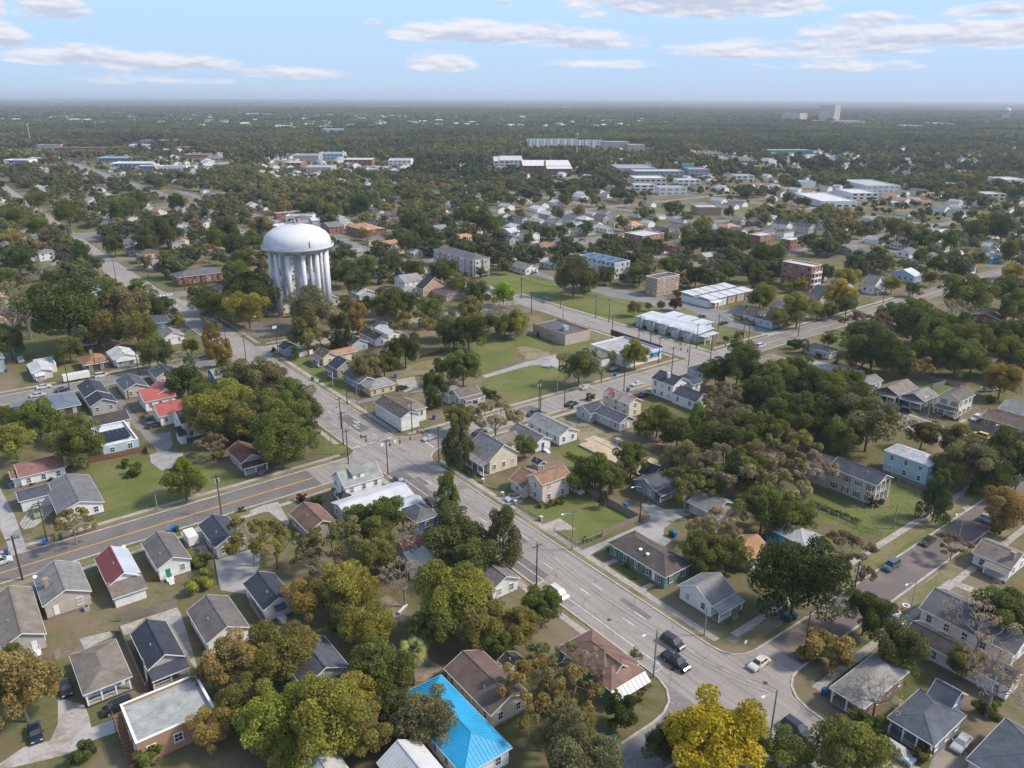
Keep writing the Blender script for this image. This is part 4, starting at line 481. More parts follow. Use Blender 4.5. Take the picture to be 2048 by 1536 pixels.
CARS=[(4.8,130.5,'Y-','sedan','black','black car parked nose down beside the wide taupe roofed house'),
(10.8,120.4,'X-','suv','black','dark car parked beside the flat roofed brick building'),
(-0.8,122.2,'Y-','sedan','navy','dark blue car parked on the gravel at the lower end of the lane'),
(10.1,201.3,'Y-','pickup','sage','pale green old van parked before the two garage doors'),
(0.5,181.7,'X','suv','white','white car at the picture edge on the cross street'),
(35.9,165.6,'Y-','trailer','white','white box trailer parked between the two grey roofed houses'),
(88.4,163.3,'Y-','sedan','slate','blue-grey car waiting at the kerb beside the pale metal roof'),
(88.6,148.4,'Y-','sedan','charcoal','charcoal car in the avenue parking bay behind the cypress'),
(109.0,181.9,'X-','sedan','silver','silver car stopped at the traffic lights'),
(123.0,176.3,'X-','sedan','black','black car in the shade of the bare tree by the kerb'),
(106.6,138.0,'X-','sedan','whiteorange','white car with a tan roof in the drive of the pink house'),
(121.7,131.5,'Y-','suv','white','white car behind the two-storey pink house'),
(89.2,100.4,'Y-','suv','white','white car in the marked bay of the avenue'),
(96.2,76.1,'Y-','suv','charcoal','dark grey car driving on the avenue beside a black pickup'),
(92.5,72.2,'Y-','pickup','black','black pickup truck driving on the avenue'),
(104.1,63.0,'X-','sedan','cream','cream white car turning out of the brick street'),
(95.9,49.9,'Y-','suv','charcoal','dark blue-grey car driving near the curved kerb'),
(104.0,37.5,'Y-','suv','silver','silver car parked in front of the slate blue house'),
(113.9,32.6,'X-','sedan','silver','silver car parked behind the slate blue house'),
(152.9,64.7,'X-','suv','slate','slate grey car parked on the brick street verge'),
(169.3,64.8,'X-','sedan','olive','dark olive car parked farther up the brick street'),
(190.4,60.2,'Y-','suv','silver','silver car half hidden by brown leaves'),
(241.5,84.3,'Y','suv','yellow','bright yellow car on the road by the brick house'),
(254.4,91.2,'X-','suv','white','white car beside the orange brick house'),
(135.7,55.0,'Y-','sedan','white','white car between the green trees and the brown roof'),
(145.4,178.0,'X-','suv','charcoal','dark grey car parked by the asphalt patch'),
(160.6,177.1,'X','sedan','black','black car at the kerb facing the sand lot'),
(174.9,185.9,'X','sedan','silver','silver car parked under the street oak'),
(191.7,177.6,'X-','sedan','white','white car parked by the rusty roofed house'),
(186.1,168.6,'X','sedan','black','black car beside the white farmhouse'),
(199.4,203.9,'Y','sedan','silver','silver car beside the white garage doors'),
(196.1,193.5,'X','sedan','black','black car under the trees by the corner store'),
(264.7,179.1,'X','suv','white','white car driving past the crossroads'),
(267.1,138.9,'Y-','pickup','white','white pickup truck parked by the wooden fence'),
(280.7,210.0,'X','sedan','black','black car parked beside the townhouse lawn'),
(281.2,223.0,'X','sedan','charcoal','dark car behind the white roofed townhouses'),
(25.3,298.6,'X','sedan','white','white car on the side street behind the blue-grey roofs'),
(29.9,291.3,'X','sedan','navy','dark blue car on the side street'),
(22.5,290.5,'X','sedan','silver','silver car between the two blue-grey roofs'),
(43.8,299.2,'X','suv','cream','cream station wagon parked before the dark hip roofed house'),
(35.9,301.0,'X','truck','white','long white box trailer parked in the side street'),
(23.0,336.6,'Y-','pickup','white','white pickup beside the white metal roofed bungalow'),
(46.6,248.9,'Y-','sedan','charcoal','dark car outside the coral roofed houses'),
(46.9,240.0,'X','suv','charcoal','dark car parked under the lower coral roof'),
(123.4,223.4,'X','sedan','black','black car beside the pale yellow house'),
(166.4,300.9,'X','truck','orange','orange lifting machine in the gravel yard'),
(384.3,177.2,'X','sedan','navy','dark car parked along the bend'),
(391.6,177.9,'X','sedan','silver','silver car parked behind the dark one at the bend'),
(409.4,185.3,'X','sedan','red','red car parked on the bending road'),
(432.5,186.2,'X','sedan','charcoal','dark car at the far end of the bend'),
(242.9,108.5,'Y','suv','charcoal','dark car outside the slate blue gable house'),
(385.5,131.2,'X','sedan','black','black car by the small red shed'),
(251.2,354.1,'X','suv','black','black car beside the apartment building'),
(278.3,366.1,'X','suv','navy','dark blue truck in the small car park'),
(290.6,362.4,'X','sedan','maroon','maroon car in the small car park'),
(291.6,355.3,'X','sedan','white','white car in the small car park'),
(278.8,343.6,'X','sedan','charcoal','dark car by the brick sign wall'),
(309.8,380.6,'X','sedan','maroon','maroon car beside the white duplexes'),
(298.8,380.0,'X','sedan','black','black car beside the white duplexes'),
(375.6,409.2,'X','sedan','maroon','maroon car on the far road'),
(297.0,415.6,'X','sedan','maroon','red car beside the duplex drive'),
(279.5,381.6,'Y','sedan','white','white car at the corner of the apartments'),
(327.8,418.1,'X','sedan','black','black car below the dark roofed bungalow'),
(365.6,445.5,'X','sedan','charcoal','dark car,one of those parked along the far road'),
(365.1,440.4,'X','sedan','black','black car,one of those parked along the far road'),
(364.7,435.5,'X','sedan','navy','navy car,one of those parked along the far road'),
(365.9,432.5,'X','sedan','charcoal','grey car at the end of the cars parked on the far road'),
(581.1,221.8,'X','suv','white','white car by the turquoise cottages'),
(488.1,193.5,'X','sedan','charcoal','dark car by the white gabled pair')]
POLES=[(3.4,172.2,'pole'),(16.0,122.1,'post'),(87.4,105.3,'pole'),(86.9,72.3,'polelamp'),(102.9,74.3,'post'),(90.8,51.3,'polelamp'),(111.9,59.2,'pole'),(132.5,62.0,'trans'),(3.5,172.1,'pole'),(10.0,185.9,'pole'),(45.4,174.2,'trans'),(33.8,186.4,'post'),(35.4,146.0,'pole'),(87.0,193.7,'pole'),(82.5,181.4,'pole'),(81.5,189.6,'post'),(87.9,168.9,'pole'),(107.3,189.1,'pole'),(103.1,167.5,'pole'),(148.0,178.6,'trans'),(150.6,180.9,'pole'),(157.0,176.5,'pole'),(163.8,188.2,'post'),(184.1,176.5,'pole'),(124.0,127.8,'pole'),(102.7,111.5,'polelamp'),(124.0,111.2,'polelamp'),(242.0,193.3,'pole'),(222.9,181.0,'pole'),(234.1,179.7,'pole'),(210.8,178.6,'pole'),(216.1,189.9,'pole'),(230.6,207.7,'pole'),(232.0,215.6,'pole'),(260.2,197.3,'pole'),(258.8,183.6,'pole'),(260.2,181.9,'pole'),(223.5,222.8,'pole'),(241.0,242.7,'trans'),(240.0,274.7,'trans'),(241.3,251.7,'trans'),(221.9,274.6,'pole'),(228.2,259.4,'post'),(238.0,302.7,'pole'),(223.1,275.9,'pole'),(150.2,293.6,'pole'),(91.4,286.0,'pole'),(89.3,301.2,'pole'),(85.1,286.4,'pole'),(91.6,204.6,'pole'),(102.3,222.3,'pole'),(101.2,278.0,'pole'),(105.1,220.8,'post'),(104.1,236.8,'post'),(32.2,293.0,'pole'),(42.8,303.4,'pole'),(47.0,305.0,'pole'),(54.7,292.6,'pole'),(46.2,269.8,'post'),(77.2,313.4,'post'),(101.7,420.5,'pole'),(106.6,418.5,'pole'),(81.0,485.3,'pole'),(84.3,469.2,'pole'),(98.8,458.5,'pole'),(95.0,534.6,'pole'),(290.8,179.0,'pole'),(257.1,155.1,'trans'),(270.7,142.9,'polelamp'),(348.4,199.1,'trans'),(379.2,177.4,'pole'),(381.9,177.8,'pole'),(363.0,181.2,'pole'),(360.4,192.5,'pole'),(243.8,101.2,'lamp'),(237.5,77.9,'lamp'),(243.5,74.6,'post'),(210.5,62.9,'trans'),(169.3,72.9,'post'),(200.7,112.4,'lamp'),(140.1,54.1,'lamp'),(175.5,60.9,'lamp'),(237.2,301.8,'pole'),(370.8,457.5,'pole'),(377.3,431.1,'pole'),(373.3,403.6,'pole'),(371.5,564.7,'pole'),(548.3,256.9,'trans'),(374.6,175.0,'pole'),(521.4,350.3,'pole'),(522.0,320.2,'pole'),(239.4,470.5,'pole'),(263.6,475.7,'trans'),(251.7,419.9,'pole'),(236.0,390.0,'pole'),(224.7,475.7,'post')]
BINS=[(9.3,184.7,'blue'),(12.5,184.6,'dkgreen'),(2.0,185.0,'blue2'),(6.7,220.5,'blue2'),(21.5,225.0,'blue2'),(33.9,173.2,'blue'),(34.7,172.8,'dkgreen'),(44.7,256.3,'blue2'),(57.1,191.1,'blue2'),(70.3,65.7,'blue'),(71.4,65.9,'dkgreen'),(118.8,68.2,'blue2'),(119.2,67.1,'dkgreen'),(120.7,66.9,'blue2'),(106.8,51.7,'blue2'),(125.9,117.8,'blue'),(125.1,101.4,'blue'),(124.9,102.2,'dkgreen'),(118.2,194.2,'blue2'),(192.3,189.1,'blue'),(184.9,175.2,'blue'),(201.3,244.6,'blue2'),(158.9,175.0,'dkgreen'),(84.9,341.1,'blue'),(102.6,250.3,'blue2'),(127.8,235.4,'blue'),(201.8,245.1,'blue'),(44.7,256.0,'blue2'),(17.0,325.4,'blue2'),(12.1,152.7,'acunit'),(105.2,140.9,'post'),(105.2,135.5,'pier'),(105.3,125.6,'pier'),(105.6,149.9,'pier')]
FENCES=[('plank','brown wooden fence around the solar house deck',[(25.6,224.4),(32.8,223.5),(40.5,223.4),(40.0,220.7)]),
('plank','weathered picket fence behind the flat roofed brick building',[(16.3,144.9),(22.5,143.3),(26.4,143.0)]),
('plank','tan wooden fence beside the beige house garden',[(-0.7,141.2),(4.7,140.1),(5.6,140.7)]),
('plank','grey wooden fence along the pink house yard',[(125.7,138.0),(124.5,129.2)]),
('plank','long grey wooden fence behind the lawn',[(125.1,137.2),(123.7,127.7),(123.6,121.2),(124.0,111.6)]),
('plank','pale wooden fence along the gravel drive',[(111.9,111.4),(123.5,111.2)]),
('plank','wooden fence behind the small green trees',[(125.6,128.0),(135.3,128.6),(146.0,131.9)]),
('mesh','low wire fence along the avenue lawn',[(104.3,133.4),(104.9,125.2)]),
('mesh','black wire fence at the lawn corner',[(104.3,119.9),(104.2,111.8),(111.7,111.5)]),
('mesh','dark wire fence with vines by the ivory brick house',[(163.4,91.0),(162.5,78.0),(163.9,72.5)]),
('mesh','wire fence beside the light blue house',[(193.5,86.5),(193.4,77.2)]),
('mesh','tall wire fence around the basketball court',[(105.4,342.3),(115.8,336.6),(123.2,319.3)]),
('mesh','wire fence on the roadside of the basketball court',[(103.3,336.0),(104.6,306.9)]),
('white','white board fence behind the slate cottage',[(109.6,278.4),(115.5,279.3)]),
('white','white wall beside the grey porch house',[(68.5,561.3),(76.3,563.1)]),
('plank','tall wooden fence beside the tan flat roofed building',[(181.8,255.5),(187.3,255.0),(189.6,249.8),(200.4,248.9)]),
('plank','brown wooden fence along the dirt road',[(270.7,143.6),(269.0,132.5)]),
('plank','grey wooden fence behind the row houses',[(280.4,120.1),(279.5,114.4),(281.4,112.9)]),
('plank','wooden fence dividing the row house lawns',[(272.5,113.4),(280.4,112.4),(281.2,108.1)]),
('plank','wooden fence beside the two-storey cream house',[(248.9,93.9),(262.8,94.6)]),
('plank','curved grey wooden fence before the brick house',[(246.2,89.2),(246.5,83.4),(248.0,79.6)]),
('plank','brown fence between the grey board house and white house',[(24.8,155.1),(26.8,154.8)]),
('plank','dark wooden fence beside the beige shotgun house',[(15.7,141.9),(15.6,121.8)]),
('plank','wooden fence along the concrete drive',[(38.2,135.1),(37.8,126.2)])]
FARB=[(1084.5,1283.9,100.9,17.6,14.8,-33.2,'white','ltgray','long white four-storey apartment building,far wing'),
(1119.6,1208.4,53.9,17.6,14.8,-33.3,'white','ltgray','white four-storey apartment building,near wing'),
(1130.4,1145.9,50.0,33.0,14.8,-33.4,'gray','ltgray','grey open parking deck beyond the woods'),
(1144.0,1103.8,30.7,33.0,10.8,-33.6,'tan2','ltgray','tan block beside the grey parking deck'),
(736.0,965.9,33.5,66.0,8.8,-34.4,'white','whiteroof','white roofed factory with curved roof'),
(727.3,874.7,65.9,77.0,7.8,-34.7,'brick','whiteroof','brick factory with wide white roof'),
(697.8,810.4,33.3,33.0,7.8,-34.7,'brick','whiteroof','lower brick factory wing beside the chimney'),
(797.8,772.4,50.8,66.0,7.8,-34.7,'gray','ltgray','wide grey warehouse of the works'),
(779.0,710.9,63.4,33.0,7.8,-34.8,'bluegray','whiteroof','blue-grey warehouse with white roof'),
(694.3,646.7,36.7,33.0,8.8,-35.1,'cream2','whiteroof','cream warehouse with white roof in front of the works'),
(644.3,606.3,22.9,15.4,6.8,-35.2,'white','whiteroof','small white shed before the works'),
(643.5,565.5,28.6,20,7.8,-35.5,'white','ltgray','white shed with grey roof before the works'),
(835.0,693.1,26.6,33.0,8.8,-34.9,'bluegray','ltgray','pale blue warehouse beside the works'),
(727.8,616.4,26.6,22.0,6.8,-35.2,'white','whiteroof','white workshop beside the trees'),
(870.4,738.5,12.4,15.4,9.8,-34.5,'turquoise','turquoise','small turquoise building by the works'),
(1115.4,902.4,48.1,44.0,7.8,-34.0,'cream2','taupe','long tan roofed school block'),
(1035.6,776.3,48.5,44.0,7.8,-34.4,'brick','taupe','brick school block with tan roof'),
(824.8,612.0,22.0,22.0,6.8,-35.0,'white','ltgray','white hall beside the playing field'),
(556.0,447.3,21.0,22,7.0,-35.9,'brick3','ltgray','brick school hall beside the playing field'),
(2918.7,1943.7,97.8,40,40.0,-29.7,'ivory','ivory','lower hospital block with glazed corner'),
(3051.9,1873.5,83.4,50,70.0,-29.7,'ivory','ivory','tall square hospital tower'),
(2867.5,1834.2,57.5,60,15.8,-29.7,'ivory','whiteroof','low wing between the hospital blocks'),
(2887.9,1692.6,95.6,80,17.8,-30.1,'ivory','whiteroof','low white wing of the hospital'),
(2687.9,1364.8,69.6,88.0,13.8,-30.9,'white','whiteroof','white retail building near the far water tower'),
(3041.1,1443.8,93.2,88.0,13.8,-30.4,'white','ltgray','grey and white buildings below the far water tower'),
(4152.1,1843.2,99.7,88.0,13.8,-28.3,'white','whiteroof','white shed beside the far water tower'),
(2894.4,1677.3,37.2,60,15.8,-30.1,'white','whiteroof','white garage of the hospital'),
(1274.9,863.1,95.1,33.0,8.8,-33.8,'seagreen','ltgray','long green and grey warehouse'),
(857.8,466.4,36.6,66.0,7.8,-35.2,'white','whiteroof','white school building with low roofs'),
(708.7,428.3,33.9,70,6.0,-35.5,'white','whiteroof','white roofed building with jagged edge'),
(774.6,433.3,27.2,40,6.8,-35.6,'white','whiteroof','white roofed block behind the jagged one'),
(1018.1,387.8,28.1,33.0,9.8,-35.2,'white','whiteroof','white office with a row of dark windows'),
(822.3,524.2,16.9,22.0,6.8,-34.9,'white','ltgray','low white building in the trees'),
(871.7,346.4,20.4,22.0,6.8,-35.4,'cream2','whiteroof','cream and white hall near the edge'),
(297.1,1651.0,131.6,33.0,7.8,-33.5,'redshed','whiteroof','long red fronted shopping strip with white roof'),
(244.5,1751.1,43.4,44.0,9.8,-33.3,'gray','ltgray','grey hall beside the floodlight mast'),
(400.5,1696.4,59.4,44.0,7.8,-33.3,'white','whiteroof','white store with blue entrance'),
(431.7,1812.0,29.3,33.0,12.8,-32.9,'gray','taupe','large brown roofed hall behind the white store'),
(450.1,1727.5,26.1,22.0,11.8,-33.3,'ivory','gray','pale three-storey building behind the strip'),
(446.5,1572.0,41.1,44.0,7.8,-33.5,'brick','whiteroof','brick store with white roof by the woods'),
(398.9,1367.8,38.0,44.0,7.8,-34.1,'brick','ltgray','brick building with grey roof near the strip'),
(406.5,1296.4,25.1,44.0,7.8,-33.9,'cream2','taupe','cream building with brown flat roof'),
(303.1,1152.8,36.8,33.0,7.8,-34.6,'white','whiteroof','white building at the end of the wide road'),
(276.0,1241.3,60.3,66.0,7.8,-34.5,'white','whiteroof','white store with long blue stripe'),
(279.5,1364.8,52.3,66.0,7.8,-34.2,'gray','ltgray','grey roofed store behind the blue striped one'),
(272.8,1161.8,22.4,33.0,8.8,-34.6,'tan2','tan2','tan warehouse beside the blue striped store'),
(150.6,1395.1,35.8,44.0,7.8,-34.3,'white','whiteroof','white and blue store at the edge of the strip'),
(181.5,1396.4,38.4,33.0,8.8,-34.2,'white','ltgray','white store with tall facade'),
(162.9,1325.1,8.7,11.0,6.8,-34.2,'redshed','redroof','small red roofed restaurant'),
(373.7,1167.2,24.7,33.0,7.8,-34.6,'ltblue','ltgray','pale blue hipped hall'),
(1803.5,11753.3,140.0,60,19.8,-5.6,'ivory','whiteroof','distant pale building with a mast'),
(14395.2,105417.0,6197.3,60,40.0,70.2,'white','white','distant white towers on the coast'),
(23714.0,199308.5,6476.1,30,40.0,77.2,'white','white','distant white water tank on the coast'),
(10163.2,40614.7,592.3,60,40.0,42.8,'white','white','distant white hotel on the coast'),
(1532.9,4218.4,69.0,66.0,11.8,-26.0,'white','white','row of distant white houses'),
(1499.0,4012.9,96.4,66.0,13.8,-26.6,'white','whiteroof','distant white shops in the trees'),
(1644.0,3850.0,162.5,66.0,11.8,-26.8,'white','whiteroof','distant white roofed houses in a line'),
(2366.8,4749.1,140.6,88.0,13.8,-23.9,'cream2','ltgray','distant grey housing on the rise'),
(1989.6,3940.4,110.5,88.0,11.8,-26.1,'tan2','whiteroof','distant housing below the grey housing'),
(1937.0,3556.1,102.7,66.0,9.8,-27.1,'white','whiteroof','distant low white sheds'),
(977.2,2081.8,56.0,44.0,11.8,-31.6,'ltblue','whiteroof','pale green church-like hall in the woods'),
(524.5,1216.3,39.1,44.0,8.8,-34.1,'gray','ltgray','grey warehouse before the pines'),
(573.8,1232.5,38.5,44.0,8.8,-34.1,'ltblue','ltgray','pale blue warehouse before the pines'),
(556.8,1103.4,40.9,44.0,7.8,-34.3,'brick','whiteroof','brick and white shops before the pines'),
(601.7,1058.4,33.2,44.0,7.8,-34.5,'white','ltgray','white shop with grey roof by the woods'),
(458.8,1023.6,33.3,44.0,6.8,-34.6,'gray','ltgray','low grey shop beside a dark oak'),
(453.8,1099.1,21.1,33.0,7.8,-34.6,'brick','whiteroof','brick shop with white roof beside a dark oak'),
(724.5,973.7,23.7,66.0,7.8,-34.4,'white','whiteroof','white roofed shed beside the factory'),
(4246.3,4897.0,115.0,66.0,11.8,-21.7,'white','white','distant white roof in the forest'),
(4182.4,3783.1,109.3,66.0,11.8,-24.2,'white','white','distant long white roof in the forest'),
(3562.5,3534.8,160.2,66.0,11.8,-25.3,'cream2','tan2','distant tan roofs in the forest'),
(252.9,611.5,21.4,12,5.0,-35.7,'white','ltgray','white trailers beside the brick shed'),
(249.6,814.7,21.4,25,6.0,-35.3,'gray','taupe','large brown roofed church hall behind the oaks')]
SIGNALS=[(88.4,184.6,'s'),(88.2,181.2,'s'),(92.1,174.8,'s'),(95.1,174.6,'s'),(98.6,174.9,'s'),(102.9,178.2,'s'),(103.5,176.0,'s'),(90.3,175.9,'w'),(94.2,175.7,'w'),(88.7,183.7,'g'),(227.4,189.5,'s'),(231.1,189.5,'s'),(233.7,189.0,'s'),(222.6,184.9,'s'),(222.8,181.9,'s'),(240.2,181.2,'s'),(240.7,178.4,'s'),(241.4,180.6,'g'),(234.3,191.0,'g')]
HEDGES=[(106.2,167.7,105.0,159.1,1.3,1.5,'vg','bright clipped hedge by the corner porch,upper length'),(105.0,158.7,105.3,153.7,1.3,1.6,'vg','bright clipped hedge by the corner porch,lower length'),(88.0,78.3,87.5,76.1,2.0,2.2,'g','clipped box hedge beside the green corner house'),(84.8,73.0,83.6,70.7,1.8,2,'g','rounded hedge before the white awning'),(146.5,249.4,157.1,249.1,1.4,1.6,'dg','dark hedge in the back field behind the oaks'),(145.2,206.1,144.2,194.2,1.8,1.7,'dg','dark overgrown hedge at the field corner'),(134.1,148.9,133.9,142.9,1.6,1.4,'dg','rough dark hedge between the two back lawns'),(106.4,311.6,117.9,308.4,1.3,1.3,'ol','olive shrub row before the basketball court'),(103.5,246.5,107.9,246.4,1.2,1.2,'dg','dark hedge in front of the sage house'),(164.3,91.2,165.0,78.5,1.3,1.3,'dg','vine covered fence line below the ivory brick house'),(247.1,232.2,247.4,217.6,1.2,1.0,'rd','reddish shrubs below the townhouse bays,first length'),(247.4,217.6,247.8,202.6,1.2,1.0,'rd','reddish shrubs below the townhouse bays,second length'),(248.2,108.7,247.4,105.1,1.2,1.3,'dg','dark hedge in front of the slate blue porch'),(247.0,121.8,247.0,118.4,1.2,1.2,'dg','dark hedge in front of the brown gable house'),(248.8,98.9,248.3,95.4,1.2,1.1,'dg','dark hedge in front of the two-storey cream house'),(294.5,215.5,290.1,203.2,1.6,2.2,'br','brown clipped hedge beside the brown roofed dormer house'),(134.7,123.7,135.6,114.6,1.4,1.6,'dg','dark shrubs along the wall of the blue-grey cottage'),(104.8,428.5,128.7,425.2,1.3,1.5,'dg','clipped shrubs along the church wall'),(245.3,371.0,245.7,357.8,1.2,1.5,'ol','olive shrubs below the apartment building')]
MISC={'hoops': [(112.9,335.8),(113.5,313.5)],'rings': [(138.7,55.9),(140.3,55.9),(142.2,55.9)],'blocks': [(151.7,146.5),(151.8,144.2)],'stopsign': [(44.7,292.3),(104.7,66.6),(128.6,283.2)],'boat': [(285.6,100.0)],'lift': [(165.5,297.7)],'saleSign': [(102.2,316.5),(104.4,213.3)],'mail': [(87.5,73.9)],'tarp': [(61.5,115.2)],'kiosk': [(241.9,287.2)],'porta': [(104.2,212.8)],'lumber': [(250.4,92.8)],'dish': [(5.4,164.9),(22.3,166.3)],'tank': [(106.2,140.0)],'drain': [(91.9,88.5),(101.3,59.6),(91.1,71.6),(98.2,221.7)]}
# ---------------------------------------------------------------- the ground, the sea, roads
def rect(name,x0,x1,y0,y1,z,mat,label=None): return sheet(name,[(x0,y0),(x1,y0),(x1,y1),(x0,y1)],z,mat,label=label)
FWD=(math.sin(BEAR),math.cos(BEAR)); SID=(math.cos(BEAR),-math.sin(BEAR))
def fs(f,s): return (f*FWD[0]+s*SID[0],f*FWD[1]+s*SID[1])
rect('ground',-30000,34000,-20000,34000,0,'ground_soil','earth and rough grass of the town')
pmat('sea_water',(.10,.17,.24),.35,.05,.001); sheet('sea',[fs(-30000,-90000),fs(-30000,90000),fs(110000,90000),fs(110000,-90000)],-6,'sea_water',label='the sea on the horizon')
RZ=.012
AX0,AX1=87.6,101.4
def road(name,pts,mat,z,lb=None): return sheet(name,pts,z,mat,label=lb)
road('road',[(AX0,12),(AX1,12),(AX1,52),(101.4,230),(100.5,300),(100.8,347),(100,396),(96.8,430),(95.4,520),(95,640),(95,1250),(86,1250),(85,640),(83.2,520),(83.6,450),(86,405),(88,350),(88,300),(87.5,230)],'avenue',RZ,'the wide avenue')
road('road',[(-60,172.6),(AX0-3,174.2),(AX0,170.5),(AX0,188),(AX0-3,184.9),(20,184.0),(-60,183.6)],'darkasphalt',RZ+.012,'the cross street with the yellow centre line')
road('road',[(71.5,174.3),(AX0-2.5,174.2),(AX0,171),(AX0,188),(AX0-2.5,184.9),(71.5,184.6)],'avenue',RZ+.02,'pale patch of the cross street')
road('road',[(AX1,190.5),(104.2,187.3),(107,186.2),(160,186),(229,186.2),(229,175),(160,175.5),(115,176.2),(107.5,175.2),(103.5,172.6),(AX1,168)],'avenue',RZ+.012,'the cross street beyond the avenue')
road('road',[(241,186.6),(330,186),(395,187),(440,189.5),(480,191),(530,189.5),(560,200),(900,330),(905,320),(560,190),(530,179),(480,180.5),(440,179),(395,176.8),(330,175.8),(241,175.6)],'asphalt2',RZ+.012,'the cross street with yellow line on the far side')
road('road',[(241,186.3),(256,186.3),(256,175.7),(241,175.5)],'avenue',RZ+.024,'pale apron of the far crossroads')
road('road',[(101.3,69.5),(103.5,67),(106,66),(120,65.7),(230,66.4),(230,59.6),(180,58.8),(109,58.2),(105,57.3),(102.5,55),(101.3,51)],'brickroad',RZ+.012,'the brick paved street')
road('road',[(101.35,69.5),(103.5,67),(106,66),(110.5,65.8),(110.5,58.3),(109,58.2),(105,57.3),(102.5,55),(101.35,51)],'avenue',RZ+.024,'asphalt apron of the brick street')
road('road',[(AX0,71),(85,66.5),(82,65),(30,64.8),(30,57.5),(82,57.5),(AX0,54)],'asphalt2',RZ+.012,'the street continuing across the avenue')
road('road',[(229.3,-40),(236.4,-40),(237.5,90),(241.5,120),(241.2,175),(242,190),(241,250),(240.5,310),(240,440),(240,640),(231,640),(229,440),(228.6,300),(228.6,258),(229.4,208),(228.5,175),(229,120)],'avenue',RZ,'the parallel road past the row houses')
road('road',[(-60,288.5),(84,289),(87.8,287),(87.8,300),(84,298),(-60,298.5)],'asphalt2',RZ+.012,'the quiet side street')
road('road',[(100.4,302),(104,299.4),(140,299),(228.5,301),(228.5,293),(140,289.5),(104,289),(100.4,286)],'avenue',RZ+.012,'the side street past the basketball court')
road('road',[(95,419),(130,417),(200,417),(231,417),(231,410),(200,409),(130,409),(97,406)],'asphalt2',RZ+.012,'street beside the brick church')
for i,(x,y0,y1) in enumerate([(375,282,900),(515,225,900),(655,300,900),(235,640,900)]): rect('road',x-4.5,x+4.5,y0,y1,RZ+.03,'asphalt2','far road running away between the trees')
for i,(y,x0,x1) in enumerate([(411,240,700),(528,-80,700),(645,-80,700),(762,-80,800),(294,420,700)]): rect('road',x0,x1,y-4.5,y+4.5,RZ+.05,'asphalt2','far street crossing behind the trees')
rect('road',202,217,830,1420,RZ+.07,'parking','wide car park road of the shopping strip')
rect('parking_lot',222,250,1130,1230,RZ+.08,'parking','pale car park before the stores')
# kerbs, pavements and verges beside the main streets
def strip(name,pts,wd,z,mat,h=0,lb=None):
    mb=MB(); o=[]
    for i,p in enumerate(pts):
        a=Vector(pts[max(i-1,0)]); b=Vector(pts[min(i+1,len(pts)-1)]); d=(b-a).normalized(); n=Vector((-d.y,d.x)); o.append((Vector(p)-n*wd/2,Vector(p)+n*wd/2))
    for (a,b),(c,d) in zip(o,o[1:]):
        if h: mb.hexa([(a.x,a.y,-.05),(c.x,c.y,-.05),(d.x,d.y,-.05),(b.x,b.y,-.05),(a.x,a.y,z),(c.x,c.y,z),(d.x,d.y,z),(b.x,b.y,z)])
        else: mb.poly([(a.x,a.y,z),(c.x,c.y,z),(d.x,d.y,z),(b.x,b.y,z)])
    q=mb.build(name,MATS[mat]); return tag(q,lb,None,None,'structure')
def arc(cx,cy,r,a0,a1,n=7): return [(cx+r*math.cos(R(a0+(a1-a0)*i/n)),cy+r*math.sin(R(a0+(a1-a0)*i/n))) for i in range(n+1)]
KB=[[(101.5,166),(101.9,169),(103.2,171.8),(105.2,173.8),(107.8,175.1),(115,176.3),(160,175.6),(229,175.1)],[(229,186.3),(160,186.1),(107,186.3),(104.2,187.4),(101.6,190.5),(101.6,230),(100.6,285)],[(101.5,166),(101.5,71.5),(101.9,69.3),(103,67.5),(104.6,66.4),(107,65.9),(120,65.8),(230,66.5)],[(230,59.5),(180,58.7),(109,58.1),(106.6,57.7),(104.2,56.4),(102.5,54.2),(101.7,51.5),(101.5,48),(101.5,12)],
 [(87.5,12),(87.5,52),(86.9,54.4),(85.3,56.3),(83,57.3),(80,57.4),(30,57.4)],[(30,64.9),(79,65),(82,65.4),(84.6,66.6),(86.5,68.8),(87.4,71.6),(87.5,74),(87.5,170.5),(84.5,174.1),(-60,172.5)],[(-60,183.7),(20,184.1),(84.5,185),(87.5,188),(87.5,230),(87.9,287),(84,288.9),(-60,288.4)],[(-60,298.6),(84,298.1),(87.9,300),(87.9,350),(85.9,405),(83.5,450),(83.1,520)],
 [(100.5,302.2),(104,299.5),(140,299.1),(200,300.5)],[(200,291.8),(140,289.4),(104,288.9),(100.5,286)],[(100.6,303),(100.9,347),(100.1,396),(97,406)],[(241.3,250),(242.1,190),(246,186.7),(330,186.1),(395,187.1)],[(395,176.7),(330,175.7),(246,175.4),(241.4,171),(241.6,120),(237.6,90),(236.5,-40)],[(228.5,258),(229.3,208),(228.5,190)],[(228.5,172),(229.2,-40)],[(240.6,310),(241.3,250)]]
for k in KB: strip('kerb',k,.42,.13,'kerb_concrete',1,'concrete kerb at the road edge')
